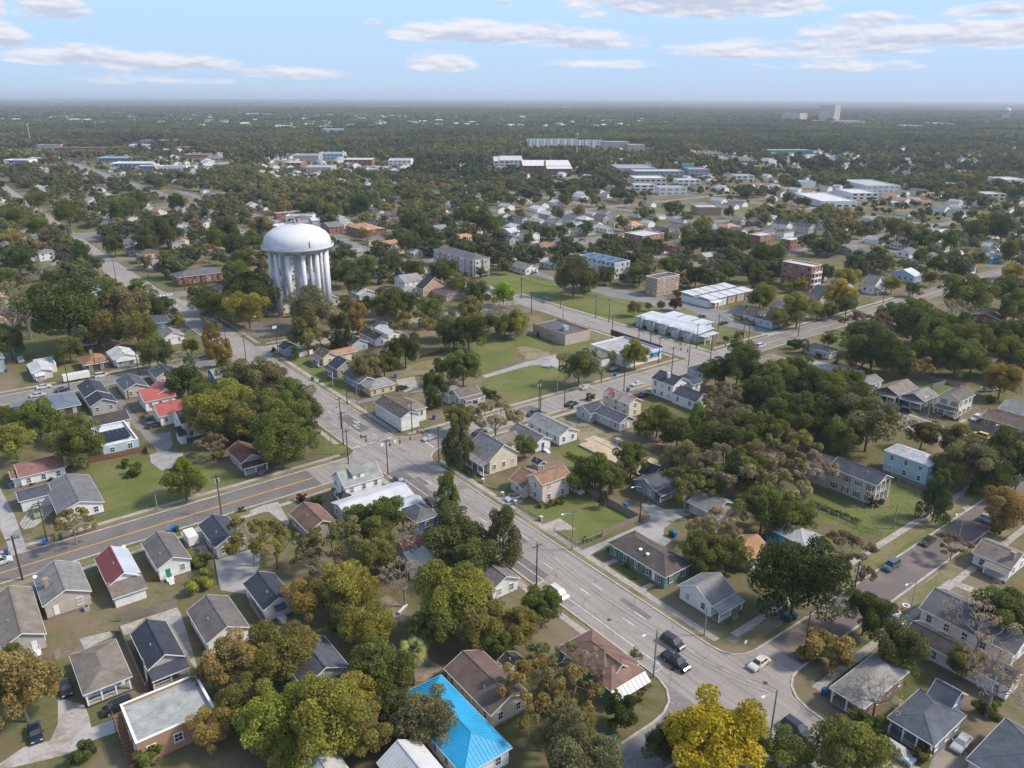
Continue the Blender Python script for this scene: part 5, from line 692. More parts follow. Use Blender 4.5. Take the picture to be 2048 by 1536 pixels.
SW=[([(103.9,170),(103.7,150),(103.6,72)],1.5),([(117,173.4),(160,172.7),(226,172.3)],1.4),([(106,189.2),(160,188.9),(226,189)],1.4),([(107.5,71),(150,71),(210,71.3)],1.6),([(107,53.5),(180,54),(210,54.3)],1.5),([(85.4,168),(85.4,75)],1.5),([(83,187.9),(20,187.2),(-40,186.6)],1.4),([(82,170.8),(30,169.4),(0,168.6)],1.3),([(84,303.5),(30,302.5),(-10,302.5)],1.4),([(106,303.5),(140,303.3),(165,303.3)],1.4),([(103.6,306),(103.6,346),(102.4,395)],1.4),([(85.6,195),(85.6,284)],1.4),([(243.9,186),(243.5,250),(242.9,310)],1.6),([(248,189.4),(330,188.9),(390,190)],1.5),([(243.6,172),(244,122),(240,90),(239,40)],1.5),([(226.5,192),(227,256)],1.5)]
SLAB=MB(); SLAB.box(-.74,.74,-.74,.74,0,.03); SLM=SLAB.mesh('slab',[MATS['concrete']])
for xx,ya,yb in ((103.75,72,168),(103.75,193,282),(103.75,14,48)):
    pv=sheet('pavement',[(xx-.78,ya),(xx+.78,ya),(xx+.78,yb),(xx-.78,yb)],.018,'dirt2',label='pavement of square concrete slabs beside the avenue'); k_=ya+.76; q_=0
    while k_<yb: o_=ob('slab',SLM,pv,(xx+.004*math.sin(q_*7),k_,.018+.004*math.sin(q_*3))); k_+=1.52; q_+=1
for i,(p,wd) in enumerate(SW[1:]): strip('pavement',p,wd,.030,'concrete',0,'concrete pavement slabs')
for i,(p,wd) in enumerate([([(102.6,168),(102.6,74)],1.7),([(102.8,192),(102.2,283)],1.6),([(117,174.9),(200,174.1)],1.6),([(112,187.6),(226,187.5)],1.6),([(20,185.7),(80,186.4)],1.6),([(30,171),(-20,170.6)],1.8),([(86.5,150),(86.5,75)],1.0),([(108,68.6),(200,69)],2.6),([(108,56),(190,56.5)],2.4),([(102.7,49),(102.7,12)],1.5)]): strip('verge',p,wd,.022,'drygrass',0,'strip of dry grass between kerb and pavement')
LAB=dict(concrete='concrete slab or drive',gravel='pale gravel drive',gravelw='whitish gravel lane',asphalt2='narrow asphalt lane',parking='asphalt parking area',dirt='bare earth patch',dirt2='sandy earth patch',sand='bright sand of the building plot',court='worn asphalt basketball court',lawn='mown green lawn',drygrass='dry brown grass',brick='reddish mulch bed')
for i,(m,n,pts) in enumerate(PATCHES):
    nm={'concrete':'driveway','gravel':'gravel_drive','gravelw':'gravel_drive','asphalt2':'lane','parking':'parking_lot','dirt':'earth','dirt2':'earth','sand':'sand_lot','court':'court','lawn':'lawn','drygrass':'dry_grass','brick':'mulch_bed'}[m]
    z={'lawn':.004,'drygrass':.004}.get(m,.008)+i*.0001
    sheet(nm,pts,z if m not in('court',) else .02,{'brick':'mulch'}.get(m,m),label=LAB[m])
# patches of newer asphalt
rect('asphalt_patch',88,92.3,141,170,.020,'darkasphalt','dark resurfaced lanes of the avenue'); rect('asphalt_patch',88,92.3,107,141,.0202,'darkasphalt','dark resurfaced lanes of the avenue'); rect('asphalt_patch',94.6,98.4,199,214,.0204,'darkasphalt','dark patch under the turn arrows'); rect('asphalt_patch',145,150,176,185.5,.032,'darkasphalt','dark strip across the side road')
for i,(x0_,x1_,y0_,y1_) in enumerate([(89,90.6,96,98),(95.5,97,120,127),(98.3,100.8,150,152.6),(92.5,94,158,163),(90.5,93,213,216),(97.9,99.2,84,92),(93,94.2,262,271),(89.6,92.2,333,337),(98,100,240,243),(88.5,91,60,63.5),(96,98,44,47),(233,236,150,158),(231,233,215,224)]): rect('asphalt_patch',x0_,x1_,y0_,y1_,.0205+i*.0002+.012*(i>10),'darkasphalt' if i%2 else 'asphalt2','rectangular patch of newer asphalt')
# ---- painted markings
pmat('paint_white',(.66,.66,.64),.7,.08,3,col2=(.45,.44,.42),s2=.8); pmat('paint_yellow',(.60,.33,.06),.7,.1,3)
mw=MB(); my=MB(); ZM=.046
def dash(m,x0,x1,y0,y1): m.poly([(x0,y0,ZM),(x1,y0,ZM),(x1,y1,ZM),(x0,y1,ZM)])
for x in (94.4,97.6):
    for k in range(-5,30):
        y=60+k*12.1
        if 168<y<191 or y>420 or 48<y<70 or 284<y<304: continue
        dash(mw,x-.1,x+.1,y,y+3.1)
for y0,y1 in ((73,101),(106,166)): dash(mw,90.02,90.2,y0,y1)
for y in (73,101,106,142): dash(mw,88,90.1,y-.07,y+.07)
dash(mw,91.2,91.36,191,210); dash(mw,94.3,94.46,191,206)
for x in (91.5,94.5,97.7,99.8): dash(mw,x-.1-1.0,x-.1+1.0,189.6,190)
dash(mw,106.8,107.2,176.5,181); dash(mw,88,91,189.7,190.1)
for cx,cy in ((95.9,204),(97.2,206)):
    dash(mw,cx-.12,cx+.12,cy-1.5,cy+1.5); mw.poly([(cx-.5,cy-1.5,ZM),(cx,cy-2.6,ZM),(cx+.5,cy-1.5,ZM)])
    mw.poly([(cx+.12,cy+.2,ZM),(cx+.9,cy+.2,ZM),(cx+.9,cy+.5,ZM),(cx+.12,cy+.5,ZM)]); mw.poly([(cx+.9,cy-.2,ZM),(cx+1.6,cy+.35,ZM),(cx+.9,cy+.9,ZM)])
for o in (-.16,.16):
    for (xa,ya),(xb,yb) in (((-60,177.2),(0,177.7)),((0,177.7),(71,179.3)),((256,181),(330,180.7)),((330,180.7),(395,182)),((395,182),(440,184)),((440,184),(480,185.8)),((480,185.8),(530,184.3))):
        my.poly([(xa,ya+o-.1,ZM),(xb,yb+o-.1,ZM),(xb,yb+o+.1,ZM),(xa,ya+o+.1,ZM)])
for k in range(26):
    for x in (235,): dash(mw,x-.07,x+.07,60+k*12,63+k*12) if not 165<60+k*12<195 else None
for x,y0 in ((232,196),(238,190)): dash(mw,x-.08,x+.08,y0,y0+18)
for k in range(7): dash(mw,88+k*1.7,88.9+k*1.7,412.5,416)
for k in range(12): dash(mw,256+k*3,256.12+k*3,221,226) if k%1==0 else None
for x in (285,288,291,294,297,300): dash(mw,x,x+.1,205+12,210+12)
tag(mw.build('road_markings',MATS['paint_white']),'white painted lane lines and arrows',None,None,'structure'); tag(my.build('road_markings',MATS['paint_yellow']),'yellow painted centre line',None,None,'structure')
# ---------------------------------------------------------------- windows (shared meshes)
_w=MB(); _w.box(-.5,.5,-.03,.02,-.5,.5); PANE=_w.mesh('window',[GLASS])
_w=MB(); t=.09
_w.box(-.56,-.47,-.09,.03,-.5,.5); _w.box(.47,.56,-.09,.03,-.5,.5); _w.box(-.6,.6,-.095,.03,.5,.59); _w.box(-.62,.62,-.12,.03,-.58,-.5); _w.box(-.47,.47,-.06,.0,-.025,.025); _w.box(-.018,.018,-.055,0,-.5,.5)
FRAME=_w.mesh('frame',[WHITE]); _w=MB(); _w.box(-.5,.5,-.045,.03,-.5,.5); SHUT=_w.mesh('shutter',[BLACK])
ROT={'S':0,'W':-PI/2,'E':PI/2,'N':PI}
def window(root,side,u,pl,z,w=.95,h=1.4,frame=True,shut=False):
    # u = coordinate along the wall, pl = wall plane coordinate (local)
    loc={'S':(u,pl-.012,z),'N':(u,pl+.012,z),'W':(pl-.012,u,z),'E':(pl+.012,u,z)}[side]
    o=ob('window',PANE,root,loc,(0,0,ROT[side]),(w,1,h))
    if frame: ob('frame',FRAME,o)
    if shut:
        for s in (-1,1): ob('shutter',SHUT,o,(s*.76,0,0),None,(.27,1,1))
    return o
# ---------------------------------------------------------------- roofs and walls of one block
INS=.38
def T2(sw,p): return (p[1],p[0],p[2]) if sw else p
def block(x0,x1,y0,y1,h,kind,pitch,W_,Rf,Tr,ins=INS,z0=0,r2=False,parapet=.5):
    """adds walls, roof slopes and trim of one block (local coordinates)"""
    th=.13
    if kind in 'xy':
        sw=kind=='x'
        a0,a1,b0,b1=(y0,y1,x0,x1) if sw else (x0,x1,y0,y1); am=(a0+a1)/2; rise=(a1-a0)/2*pitch
        P=lambda a,b,z:T2(sw,(a,b,z))
        def hx(pts,mb,m=0): mb.hexa(pts if not sw else [pts[i] for i in (3,2,1,0,7,6,5,4)],m)
        for s,(e,mm) in enumerate(((a0,0),(a1,1 if r2 else 0))):
            top=[(e,b0,h),(am,b0,h+rise),(am,b1,h+rise),(e,b1,h)]
            if s: top=[top[i] for i in (3,2,1,0)]
            # order ccw from above for side 0: e,b0 -> am,b0 -> am,b1 -> e,b1
            bot=[(a,b,z-th) for a,b,z in top]; hx([P(*q) for q in bot]+[P(*q) for q in top],Rf,mm)
        # walls (pentagon prism)
        i0,i1,j0,j1=a0+ins,a1-ins,b0+ins,b1-ins; zt=h+ins*pitch-th-.01; za=h+rise-th-.01
        sec=[(i0,z0),(i1,z0),(i1,zt),(am,za),(i0,zt)]
        for k in range(5):
            (p,z),(q,zz)=sec[k],sec[(k+1)%5]
            if k==0: continue
            W_.poly([P(p,j0,z),P(p,j1,z),P(q,j1,zz),P(q,j0,zz)][::(-1 if not sw else 1)])
        W_.poly([P(a,j0,z) for a,z in sec][::(1 if not sw else -1)]); W_.poly([P(a,j1,z) for a,z in sec][::(-1 if not sw else 1)])
        # white rake boards and eave boards
        for b in (b0,b1):
            o=-.035 if b==b0 else .035
            for e in (a0,a1):
                p,q=P(e,b+o,h+.02),P(am,b+o,h+rise+.02); Tr.beam(p,q,.06,.2)
        for e in (a0,a1):
            o=-.03 if e==a0 else .03; Tr.beam(P(e+o,b0,h-.005),P(e+o,b1,h-.005),.05,.15)
        Rc=[P(am,b0,h+rise+.035),P(am,b1,h+rise+.035)]; Rf.beam(Rc[0],Rc[1],.32,.05)
        return h+rise
    if kind=='hip':
        w_,l_=x1-x0,y1-y0; m=min(w_,l_)/2; rise=m*pitch
        if w_<=l_: r=[((x0+x1)/2,y0+m),((x0+x1)/2,y1-m)]
        else: r=[(x0+m,(y0+y1)/2),(x1-m,(y0+y1)/2)]
        c=[(x0,y0,h),(x1,y0,h),(x1,y1,h),(x0,y1,h)]; a,b=(*r[0],h+rise),(*r[1],h+rise)
        if w_<=l_: F=[[c[0],c[1],a],[c[1],c[2],b,a],[c[2],c[3],b],[c[3],c[0],a,b]]
        else: F=[[c[0],c[1],b,a],[c[1],c[2],b],[c[2],c[3],a,b],[c[3],c[0],a]]
        for f in F: Rf.poly(f)
        Rf.beam(a,(b[0],b[1],b[2]),.3,.05) if abs(a[0]-b[0])+abs(a[1]-b[1])>.3 else None
        for cc,rr in zip(c,(a,b,b,a) if w_>l_ else (a,a,b,b)): Rf.beam((cc[0],cc[1],cc[2]+.03),(rr[0],rr[1],rr[2]+.03),.16,.05)
        Rf.poly([(p[0],p[1],h-.14) for p in c][::-1])
        for i in range(4):
            p,q=c[i],c[(i+1)%4]; Rf.poly([(p[0],p[1],h-.14),(q[0],q[1],h-.14),q,p])
            d=Vector((q[1]-p[1],p[0]-q[0],0)).normalized()*.03; Tr.beam((p[0]+d.x,p[1]+d.y,h-.01),(q[0]+d.x,q[1]+d.y,h-.01),.05,.15)
        W_.box(x0+ins,x1-ins,y0+ins,y1-ins,z0,h-.15); return h+rise
    if kind=='shedS':
        rise=(y1-y0)*.32; zt=[(x0,y0,h),(x1,y0,h),(x1,y1,h+rise),(x0,y1,h+rise)]
        Rf.hexa([(a,b,z-.12) for a,b,z in zt]+zt); Tr.beam((x0,y0-.03,h),(x1,y0-.03,h),.05,.16)
        W_.hexa([(x0+ins,y0+ins,z0),(x1-ins,y0+ins,z0),(x1-ins,y1-.05,z0),(x0+ins,y1-.05,z0),(x0+ins,y0+ins,h-.13),(x1-ins,y0+ins,h-.13),(x1-ins,y1-.05,h+rise-.15),(x0+ins,y1-.05,h+rise-.15)]); return h+rise
    # flat roof behind a parapet
    pz=h-parapet; tk=.28
    W_.box(x0,x1,y0,y1,z0,pz-.01)
    Rf.poly([(x0+tk,y0+tk,pz+.01),(x1-tk,y0+tk,pz+.01),(x1-tk,y1-tk,pz+.01),(x0+tk,y1-tk,pz+.01)])
    for a in ((x0,x1,y0,y0+tk),(x0,x1,y1-tk,y1),(x0,x0+tk,y0+tk,y1-tk),(x1-tk,x1,y0+tk,y1-tk)): W_.box(*a,pz-.01,h)
    e=.06
    for a in ((x0-e,x1+e,y0-e,y0+tk+e),(x0-e,x1+e,y1-tk-e,y1+e),(x0-e,x0+tk+e,y0+tk+e,y1-tk-e),(x1-tk-e,x1+e,y0+tk+e,y1-tk-e)): Tr.box(*a,h+.002,h+.1)
    return h
def ribs(root,x0,x1,y0,y1,h,kind,pitch,mat,step=.62):
    mb=MB()
    if kind=='y':
        am=(x0+x1)/2; rise=(am-x0)*pitch; y=y0+.15
        while y<y1:
            for e in (x0,x1): mb.beam((e,y,h+.06),(am,y,h+rise+.06),.07,.08)
            y+=step
    else:
        m=min(x1-x0,y1-y0)/2; rise=m*pitch; y=y0+.2
        while y<y1:
            L=min(m,y-y0,y1-y)
            for e,s in ((x0,1),(x1,-1)): mb.beam((e,y,h+.06),(e+s*L,y,h+L*pitch+.06),.07,.08)
            y+=step
        x=x0+.2
        while x<x1:
            L=min(m,x-x0,x1-x)
            for e,s in ((y0,1),(y1,-1)): mb.beam((x,e,h+.06),(x,e+s*L,h+L*pitch+.06),.07,.08)
            x+=step
    o=mb.build('roof_rib',mat,root); tag(o,kind='stuff')
LM=[]   # landmarks (x,y,descriptor)
def porch(root,spec,r,h,roofmat,far):
    side=spec[0]; a,b=spec[1:].split(',')[0].split('-') if spec[1]!='-' else (0,1); dep=float(spec.split(',')[1]); a=float(a); b=float(b)
    x0,x1,y0,y1=r
    if side=='S': A,B,pl=x0+a*(x1-x0),x0+b*(x1-x0),y0+INS
    else: A,B,pl=y0+a*(y1-y0),y0+b*(y1-y0),x0+INS
    def Q(u,d,z): return (u,pl-d,z) if side=='S' else (pl-d,u,z)
    def bx(mb,u0,u1,d0,d1,z0,z1):
        p,q=Q(u0,d0,z0),Q(u1,d1,z1); mb.box(min(p[0],q[0]),max(p[0],q[0]),min(p[1],q[1]),max(p[1],q[1]),z0,z1)
    hi=min(h,3.4 if h>5 else h)-.12; lo=hi-.5
    mb=MB(); top=[Q(A,.02,hi),Q(B,.02,hi),Q(B,dep+.35,lo),Q(A,dep+.35,lo)]
    bot=[(p[0],p[1],p[2]-.12) for p in top]
    if side=='S': mb.hexa([bot[i] for i in (3,2,1,0)]+[top[i] for i in (3,2,1,0)])
    else: mb.hexa(bot+top)
    mb.build('porch_roof',roofmat,root)
    mb=MB(); mb.beam(Q(A,dep+.37,lo-.02),Q(B,dep+.37,lo-.02),.05,.2); mb.build('trim',WHITE,root)
    mb=MB(); bx(mb,A+.1,B-.1,.03,dep,.45,.6); mb.build('porch_floor',WOODG,root)
    mb=MB(); bx(mb,A+.15,B-.15,.08,dep-.1,0,.449); mb.build('foundation',FOUND,root)
    n=max(2,int((B-A)/2.6)+1); pm=MB(); pm.box(-.1,.1,-.1,.1,0,1); PM=pm.mesh('post',[WHITE])
    us=[A+.25+(B-A-.5)*i/(n-1) for i in range(n)]
    for u in us: ob('post',PM,root,Q(u,dep-.12,.6),None,(1,1,lo-.75))
    mb=MB()
    for i in range(n-1):
        if i==n//2-(n>3): continue
        bx(mb,us[i]+.1,us[i+1]-.1,dep-.15,dep-.09,1.42,1.5); bx(mb,us[i]+.1,us[i+1]-.1,dep-.15,dep-.09,.68,.75)
        k=us[i]+.2
        while k<us[i+1]-.1: bx(mb,k,k+.05,dep-.14,dep-.1,.75,1.42); k+=.22
    if not far:
        o=mb.build('railing',WHITE,root)
        g=n//2-(n>3); u0,u1=(us[g]+.15,us[g+1]-.15) if n>2 else (A+.6,A+2.2); mb=MB()
        for s in range(3): bx(mb,u0,min(u1,u0+1.6),dep+.3*s,dep+.3*(s+1),0,.6-.2*s-.02)
        mb.build('steps',WOODG,root)
def house(H_):
    tg,r,h,ridge,pitch,wall,roof,o=H_; x0,x1,y0,y1=r; cx,cy=(x0+x1)/2,(y0+y1)/2; LM.append((cx,cy,tg,max(x1-x0,y1-y0)/2))
    dist=math.hypot(cx,cy); far=dist>330; big=ridge in('flat','row1','row2') or h>7
    cat='house'; nm='house'
    for k,v in (('church','church'),('store','shop'),('shed','shed'),('hall','hall'),('building','building'),('block','apartment_building'),('apartment','apartment_building'),('townhouses','apartment_building'),('terrace','apartment_building'),('cottage','cottage'),('bungalow','bungalow')):
        if k in tg.split(',')[0].split() : nm,cat=v,v.replace('_',' '); break
    root=thing(nm,(cx,cy,0),tg,cat)
    X0,X1,Y0,Y1=x0-cx,x1-cx,y0-cy,y1-cy
    W_,Rf,Tr=MB(),MB(),MB(); wm=wallm(wall); rm=roofm(roof)
    if ridge=='row1': row1(root,X0,X1,Y0,Y1,h,wm,rm); return
    if ridge=='row2': row2(root,X0,X1,Y0,Y1,h,wm,rm); return
    inp=o.get('inporch') or o.get('inporch2'); wx0,wy0=X0,Y0
    r2=o.get('roof2')=='palemetal'
    if inp:
        # roof over everything, walls recessed behind the porch
        side,dep=inp[0],float(inp[1:]); dummy=MB(); block(X0,X1,Y0,Y1,h,ridge,pitch,dummy,Rf,Tr)
        d2,d3=MB(),MB()
        if side=='S': wy0=Y0+dep
        else: wx0=X0+dep
        W_.box(wx0+(INS if side=='S' else 0),X1-INS,wy0+(INS if side=='W' else 0),Y1-INS,0,h-.16)
        if ridge=='y':
            am=(X0+X1)/2; rise=(X1-X0)/2*pitch
            for yy in (Y0+INS+.02,Y1-INS): W_.poly([(X0+INS,yy,h-.1),(X1-INS,yy,h-.1),(X1-INS,yy,h+INS*pitch-.15),(am,yy,h+rise-.15),(X0+INS,yy,h+INS*pitch-.15)])
    else: block(X0,X1,Y0,Y1,h,ridge,pitch,W_,Rf,Tr,r2=r2,ins=INS if ridge!='flat' else 0)
    tm=WHITE if o.get('coping')!='terracotta' else roofm('terracotta')
    rmats=[rm,roofm('palemetal')] if r2 else [rm]
    Rf.build('roof',rmats,root); Tr.build('trim',tm,root); W_.build('wall',wm,root)
    ins=INS if ridge!='flat' else 0
    if not far and ridge!='flat':
        F=MB(); F.box(X0+ins-.03,X1-ins+.03,(wy0 if inp and inp[0]=='S' else Y0+ins)-.03,Y1-ins+.03,0,.45) if not (inp and inp[0]=='W') else F.box(wx0-.03,X1-ins+.03,Y0+ins-.03,Y1-ins+.03,0,.45); F.build('foundation',FOUND,root)
    # wings
    for i,b in enumerate(o.get('B',[])):
        q=[b['r'][0]-cx,b['r'][1]-cx,b['r'][2]-cy,b['r'][3]-cy]; g=.75
        if q[0]>=X1-1: q[0]=X1-g-i*.07
        elif q[1]<=X0+1: q[1]=X0+g+i*.07
        if q[2]>=Y1-1: q[2]=Y1-g-i*.07
        elif q[3]<=Y0+1: q[3]=Y0+g+i*.07
        W2,R2,Q2=MB(),MB(),MB(); block(*q,b['h'],b['kind'],b.get('pitch',pitch if pitch and b['kind']!='flat' else .35),W2,R2,Q2,ins=INS+.04*(i+1))
        if b['kind']=='shedS': pass
        wl=W2.build('wall',wm,root); R2.build('roof',roofm(b['roof']),root); Q2.build('trim',WHITE,root)
        if b.get('garage'):
            dm=MB(); dm.box(-1.25,1.25,-.06,.02,0,2.3); DM=dm.mesh('garage_door',[GARD]); L=q[1]-q[0]
            for f in (.24,.62): ob('garage_door',DM,root,(q[0]+L*f,q[2]+INS+.04*(i+1)-.015,0))
        elif not far and b['kind'] in('x','y','hip'):
            for sd,u0,u1,pl in (('S',q[0],q[1],q[2]+INS+.04*(i+1)),('W',q[2],q[3],q[0]+INS+.04*(i+1))):
                L=u1-u0; n=int((L-1)/3.2)
                for k in range(n):
                    u=u0+L*(k+.5)/n
                    # leave out what would sit inside the main block
                    if sd=='S' and Y0<pl<Y1 and X0<u<X1: continue
                    if sd=='W' and X0<pl<X1 and Y0<u<Y1: continue
                    window(root,sd,u,pl,b['h']-1.45)
    # windows on all street-facing walls
    if not o.get('noWin'):
        fl=max(1,round(h/3.1)); step=3.0 if not big else 3.3
        sides=[('S',X0+ins,X1-ins,(wy0 if inp and inp[0]=='S' else Y0+ins)),('W',Y0+ins,Y1-ins,(wx0 if inp and inp[0]=='W' else X0+ins))]
        if not far and not big: sides+=[('E',Y0+ins,Y1-ins,X1-ins),('N',X0+ins,X1-ins,Y1-ins)]
        for sd,u0,u1,pl in sides:
            L=u1-u0; n=max(1,int(L/step)); 
            if sd=='S' and o.get('door','')[:1]=='S' and n<2: n=2
            for f_ in range(fl):
                for k in range(n):
                    fr=(k+.5)/n; u=u0+L*fr
                    if o.get('door','')[:1]==sd and f_==0 and abs(fr-float(o['door'][1:3] if len(o['door'])<4 or not o['door'][3:4].isdigit() else o['door'][1:4]))*L<1.5: continue
                    z=(h-1.45 if fl==1 else 1.75+f_*(h-.3)/fl)+random.uniform(-.02,.02)
                    if h>4.1 and fl==1: z=2.2
                    window(root,sd,u,pl,z,.95 if not big else 1.2,1.4 if sd in 'SN' or random.random()<.8 else .9,frame=dist<420,shut=bool(o.get('shut')) and dist<330)
    if o.get('door'):
        d=o['door']; sd=d[0]; c=d[-1] if d[-1].isalpha() else ''; u=float(d[1:].rstrip('tb')); dm=MB(); dm.box(-.45,.45,-.07,.03,.02,2.05); z=.55
        m={'t':TEALD,'b':BLUED}.get(c,WHITE); DM=dm.mesh('door',[m])
        if sd=='S': ob('door',DM,root,(X0+(X1-X0)*u,Y0+ins-.012,z))
        else: ob('door',DM,root,(X0+ins-.012,Y0+(Y1-Y0)*u,z),(0,0,-PI/2))
    if o.get('steps'):
        u=X0+(X1-X0)*float(o['steps'][1:]); st=MB(); st.box(u-.7,u+.7,Y0+ins-1.2,Y0+ins-.03,.4,.55)
        for s in range(4): st.box(u-.5,u+.5,Y0+ins-1.2-.28*(s+1),Y0+ins-1.2-.28*s,.05,.42-.1*s)
        st.build('steps',WHITE,root)
        for sx in (-.68,.68):
            rl=MB()
            rl.beam((u+sx,Y0+ins-.05,1.45),(u+sx,Y0+ins-1.2,1.45),.06,.07)
            if abs(sx)<.7: rl.beam((u+sx*.8,Y0+ins-1.2,1.45),(u+sx*.8,Y0+ins-2.35,.95),.06,.07)
            for dy in (.1,1.15): rl.box(u+sx-.04,u+sx+.04,Y0+ins-dy-.04,Y0+ins-dy+.04,0,1.38)
            rl.build('railing',WHITE,root)
    if o.get('awn'):
        u=X0+(X1-X0)*float(o['awn'][1:]); a=MB(); yy=Y0+ins; a.hexa([(u-1.1,yy-1.5,2.75),(u+1.1,yy-1.5,2.75),(u+1.1,yy-.02,3.15),(u-1.1,yy-.02,3.15),(u-1.1,yy-1.5,2.87),(u+1.1,yy-1.5,2.87),(u+1.1,yy-.02,3.27),(u-1.1,yy-.02,3.27)]); a.build('awning',roofm('slate2'),root)
    if o.get('porch'): porch(root,o['porch'],(X0,X1,Y0,Y1),h,rm,far)
    if inp:
        side,dep=inp[0],float(inp[1:]); pm=MB(); pm.box(-.12,.12,-.12,.12,0,1); PM=pm.mesh('post',[WHITE]); L=(X1-X0 if side=='S' else Y1-Y0)-1; n=int(L/2.7)+2
        lv=[(.55,h-.7)] if not o.get('inporch2') else [(.55,2.6),(3.3,h-3.45)]
        for zb,ph in lv:
            fl_=MB(); rl=MB()
            if side=='S': fl_.box(X0+INS,X1-INS,Y0+INS,wy0-.02,zb-.16,zb)
            else: fl_.box(X0+INS,wx0-.02,Y0+INS,Y1-INS,zb-.16,zb)
            fl_.build('porch_floor',WOODG,root)
            for i in range(n):
                t_=-L/2+L*i/(n-1); ob('post',PM,root,(t_,Y0+.5,zb) if side=='S' else (X0+.5,t_,zb),None,(1,1,ph))
                if i<n-1 and i!=n//2:
                    t2=-L/2+L*(i+1)/(n-1)
                    for zz in (zb+.15,zb+.85): rl.beam(((t_,Y0+.5,zz) if side=='S' else (X0+.5,t_,zz)),((t2,Y0+.5,zz) if side=='S' else (X0+.5,t2,zz)),.05,.06)
                    k=t_+.2
                    while k<t2-.1:
                        p=(k,Y0+.5) if side=='S' else (X0+.5,k); rl.box(p[0]-.02,p[0]+.02,p[1]-.02,p[1]+.02,zb+.15,zb+.8); k+=.2
            rl.build('railing',WHITE,root)
    for (u,v) in o.get('chim',[]):
        c=MB(); px,py=X0+(X1-X0)*u,Y0+(Y1-Y0)*v; zt=h+(X1-X0)/2*pitch*(1-abs(2*u-1)*.6)+1.1; c.box(px-.42,px+.42,py-.42,py+.42,h-.4,zt); c.box(px-.5,px+.5,py-.5,py+.5,zt,zt+.12); c.build('chimney',CHIMW if wall=='white' and h>5 else CHIM,root)
    if o.get('ribs'): ribs(root,X0,X1,Y0,Y1,h,ridge,pitch,rm)
    if o.get('dorm'):
        if o['dorm']=='S': # small gabled dormer on the -y slope
            d=MB(); a=MB(); t3=MB(); cxm=X0+(X1-X0)*.42 if ridge=='x' else (X0+X1)/2; yb=Y0+(1.2 if ridge=='x' else .35); 
            if ridge=='x': d.box(cxm-1.5,cxm+1.5,yb,yb+2.4,h+.3,h+2.2); a.hexa([(cxm-1.8,yb-.3,h+2.15),(cxm+1.8,yb-.3,h+2.15),(cxm+1.8,Y0+(Y1-Y0)/2,h+3.0),(cxm-1.8,Y0+(Y1-Y0)/2,h+3.0),(cxm-1.8,yb-.3,h+2.28),(cxm+1.8,yb-.3,h+2.28),(cxm+1.8,Y0+(Y1-Y0)/2,h+3.13),(cxm-1.8,Y0+(Y1-Y0)/2,h+3.13)]); window(root,'S',cxm,yb,h+1.45,.9,.8)
            else: block(cxm-2.6,cxm+2.6,Y0-.1,Y0+3.6,h+.05,'y',.75,d,a,t3,ins=.3,z0=h-.1)
            d.build('dormer',wm,root); a.build('roof',rm,root); t3.build('trim',WHITE,root)
        else:
            for f in (.5,):
                yc=Y0+(Y1-Y0)*.45; d=MB(); d.box(X0+1.3,X0+3.4,yc-1.6,yc+1.6,h+.4,h+2.2); d.build('dormer',WHITE,root); a=MB(); a.hexa([(X0+1.0,yc-1.9,h+2.15),((X0+X1)/2,yc-1.9,h+3.1),((X0+X1)/2,yc+1.9,h+3.1),(X0+1,yc+1.9,h+2.15),(X0+1.0,yc-1.9,h+2.28),((X0+X1)/2,yc-1.9,h+3.23),((X0+X1)/2,yc+1.9,h+3.23),(X0+1,yc+1.9,h+2.28)]); a.build('roof',rm,root)
                for q in (-.8,.8): window(root,'W',yc+q,X0+1.3,h+1.35,.8,1.0)
    if o.get('awning'):
        bq=o['B'][0]['r']; ax0,ax1,ay=bq[0]-cx,bq[1]-cx,min(Y0,bq[2]-cy)
        for i in range(9):
            a=MB(); u=ax0+i*(ax1-ax0)/9; wd_=(ax1-ax0)/9-.09; a.hexa([(u,ay-1.5,2.35),(u+wd_,ay-1.5,2.35),(u+wd_,ay-.06,3.42),(u,ay-.06,3.42),(u,ay-1.5,2.43),(u+wd_,ay-1.5,2.43),(u+wd_,ay-.06,3.5),(u,ay-.06,3.5)]); a.build('awning_panel',GARD,root)
    if o.get('solar'):
        s=MB(); ns=(6,4)
        sp_=MB(); sp_.box(0,1,0,1,0,.06); SP=sp_.mesh('solar_panel',[solidm('solar',(.012,.014,.028),.35)])
        sx,sy=(X1-X0)*.78/ns[0],(Y1-Y0)*.42/ns[1]
        for i in range(ns[0]):
            for j in range(ns[1]): ob('solar_panel',SP,root,(X0+(X1-X0)*.1+i*sx,Y0+(Y1-Y0)*.18+j*sy,h+.0+j*.12),(R(6),0,0),(sx*.96,sy*.94,1))
    if o.get('ac'):
        a=MB(); a.box(-2.6,-.2,-5,-2.8,h-.4,h+1.3); a.box(-2.3,-.5,-4.8,-3,h+1.3,h+1.5); a.build('rooftop_unit',GALV,root)
        a=MB(); a.box(X0-1.3,X0-.02,-3.6,-.6,2.5,2.7); a.build('awning',solidm('orange_awning',(.5,.12,.03)),root); a=MB(); a.box(X0-.05,X0+.02,6.2,7.4,0,2.2); a.build('door',REDD,root)
    if o.get('outstairs'):
        s=MB(); n=14
        for i in range(n): s.box(X0-1.4,X0-.15,Y1-1-i*.6-.6,Y1-1-i*.6,3.6-i*.26-.12,3.6-i*.26)
        for i in (0,6,13): s.box(X0-1.45,X0-1.33,Y1-1.1-i*.6,Y1-1-i*.6,0,4.5-i*.26)
        s.beam((X0-1.4,Y1-1,4.6),(X0-1.4,Y1-1-n*.6,4.6-n*.26),.07,.1); s.build('stairs',WOODB,root)
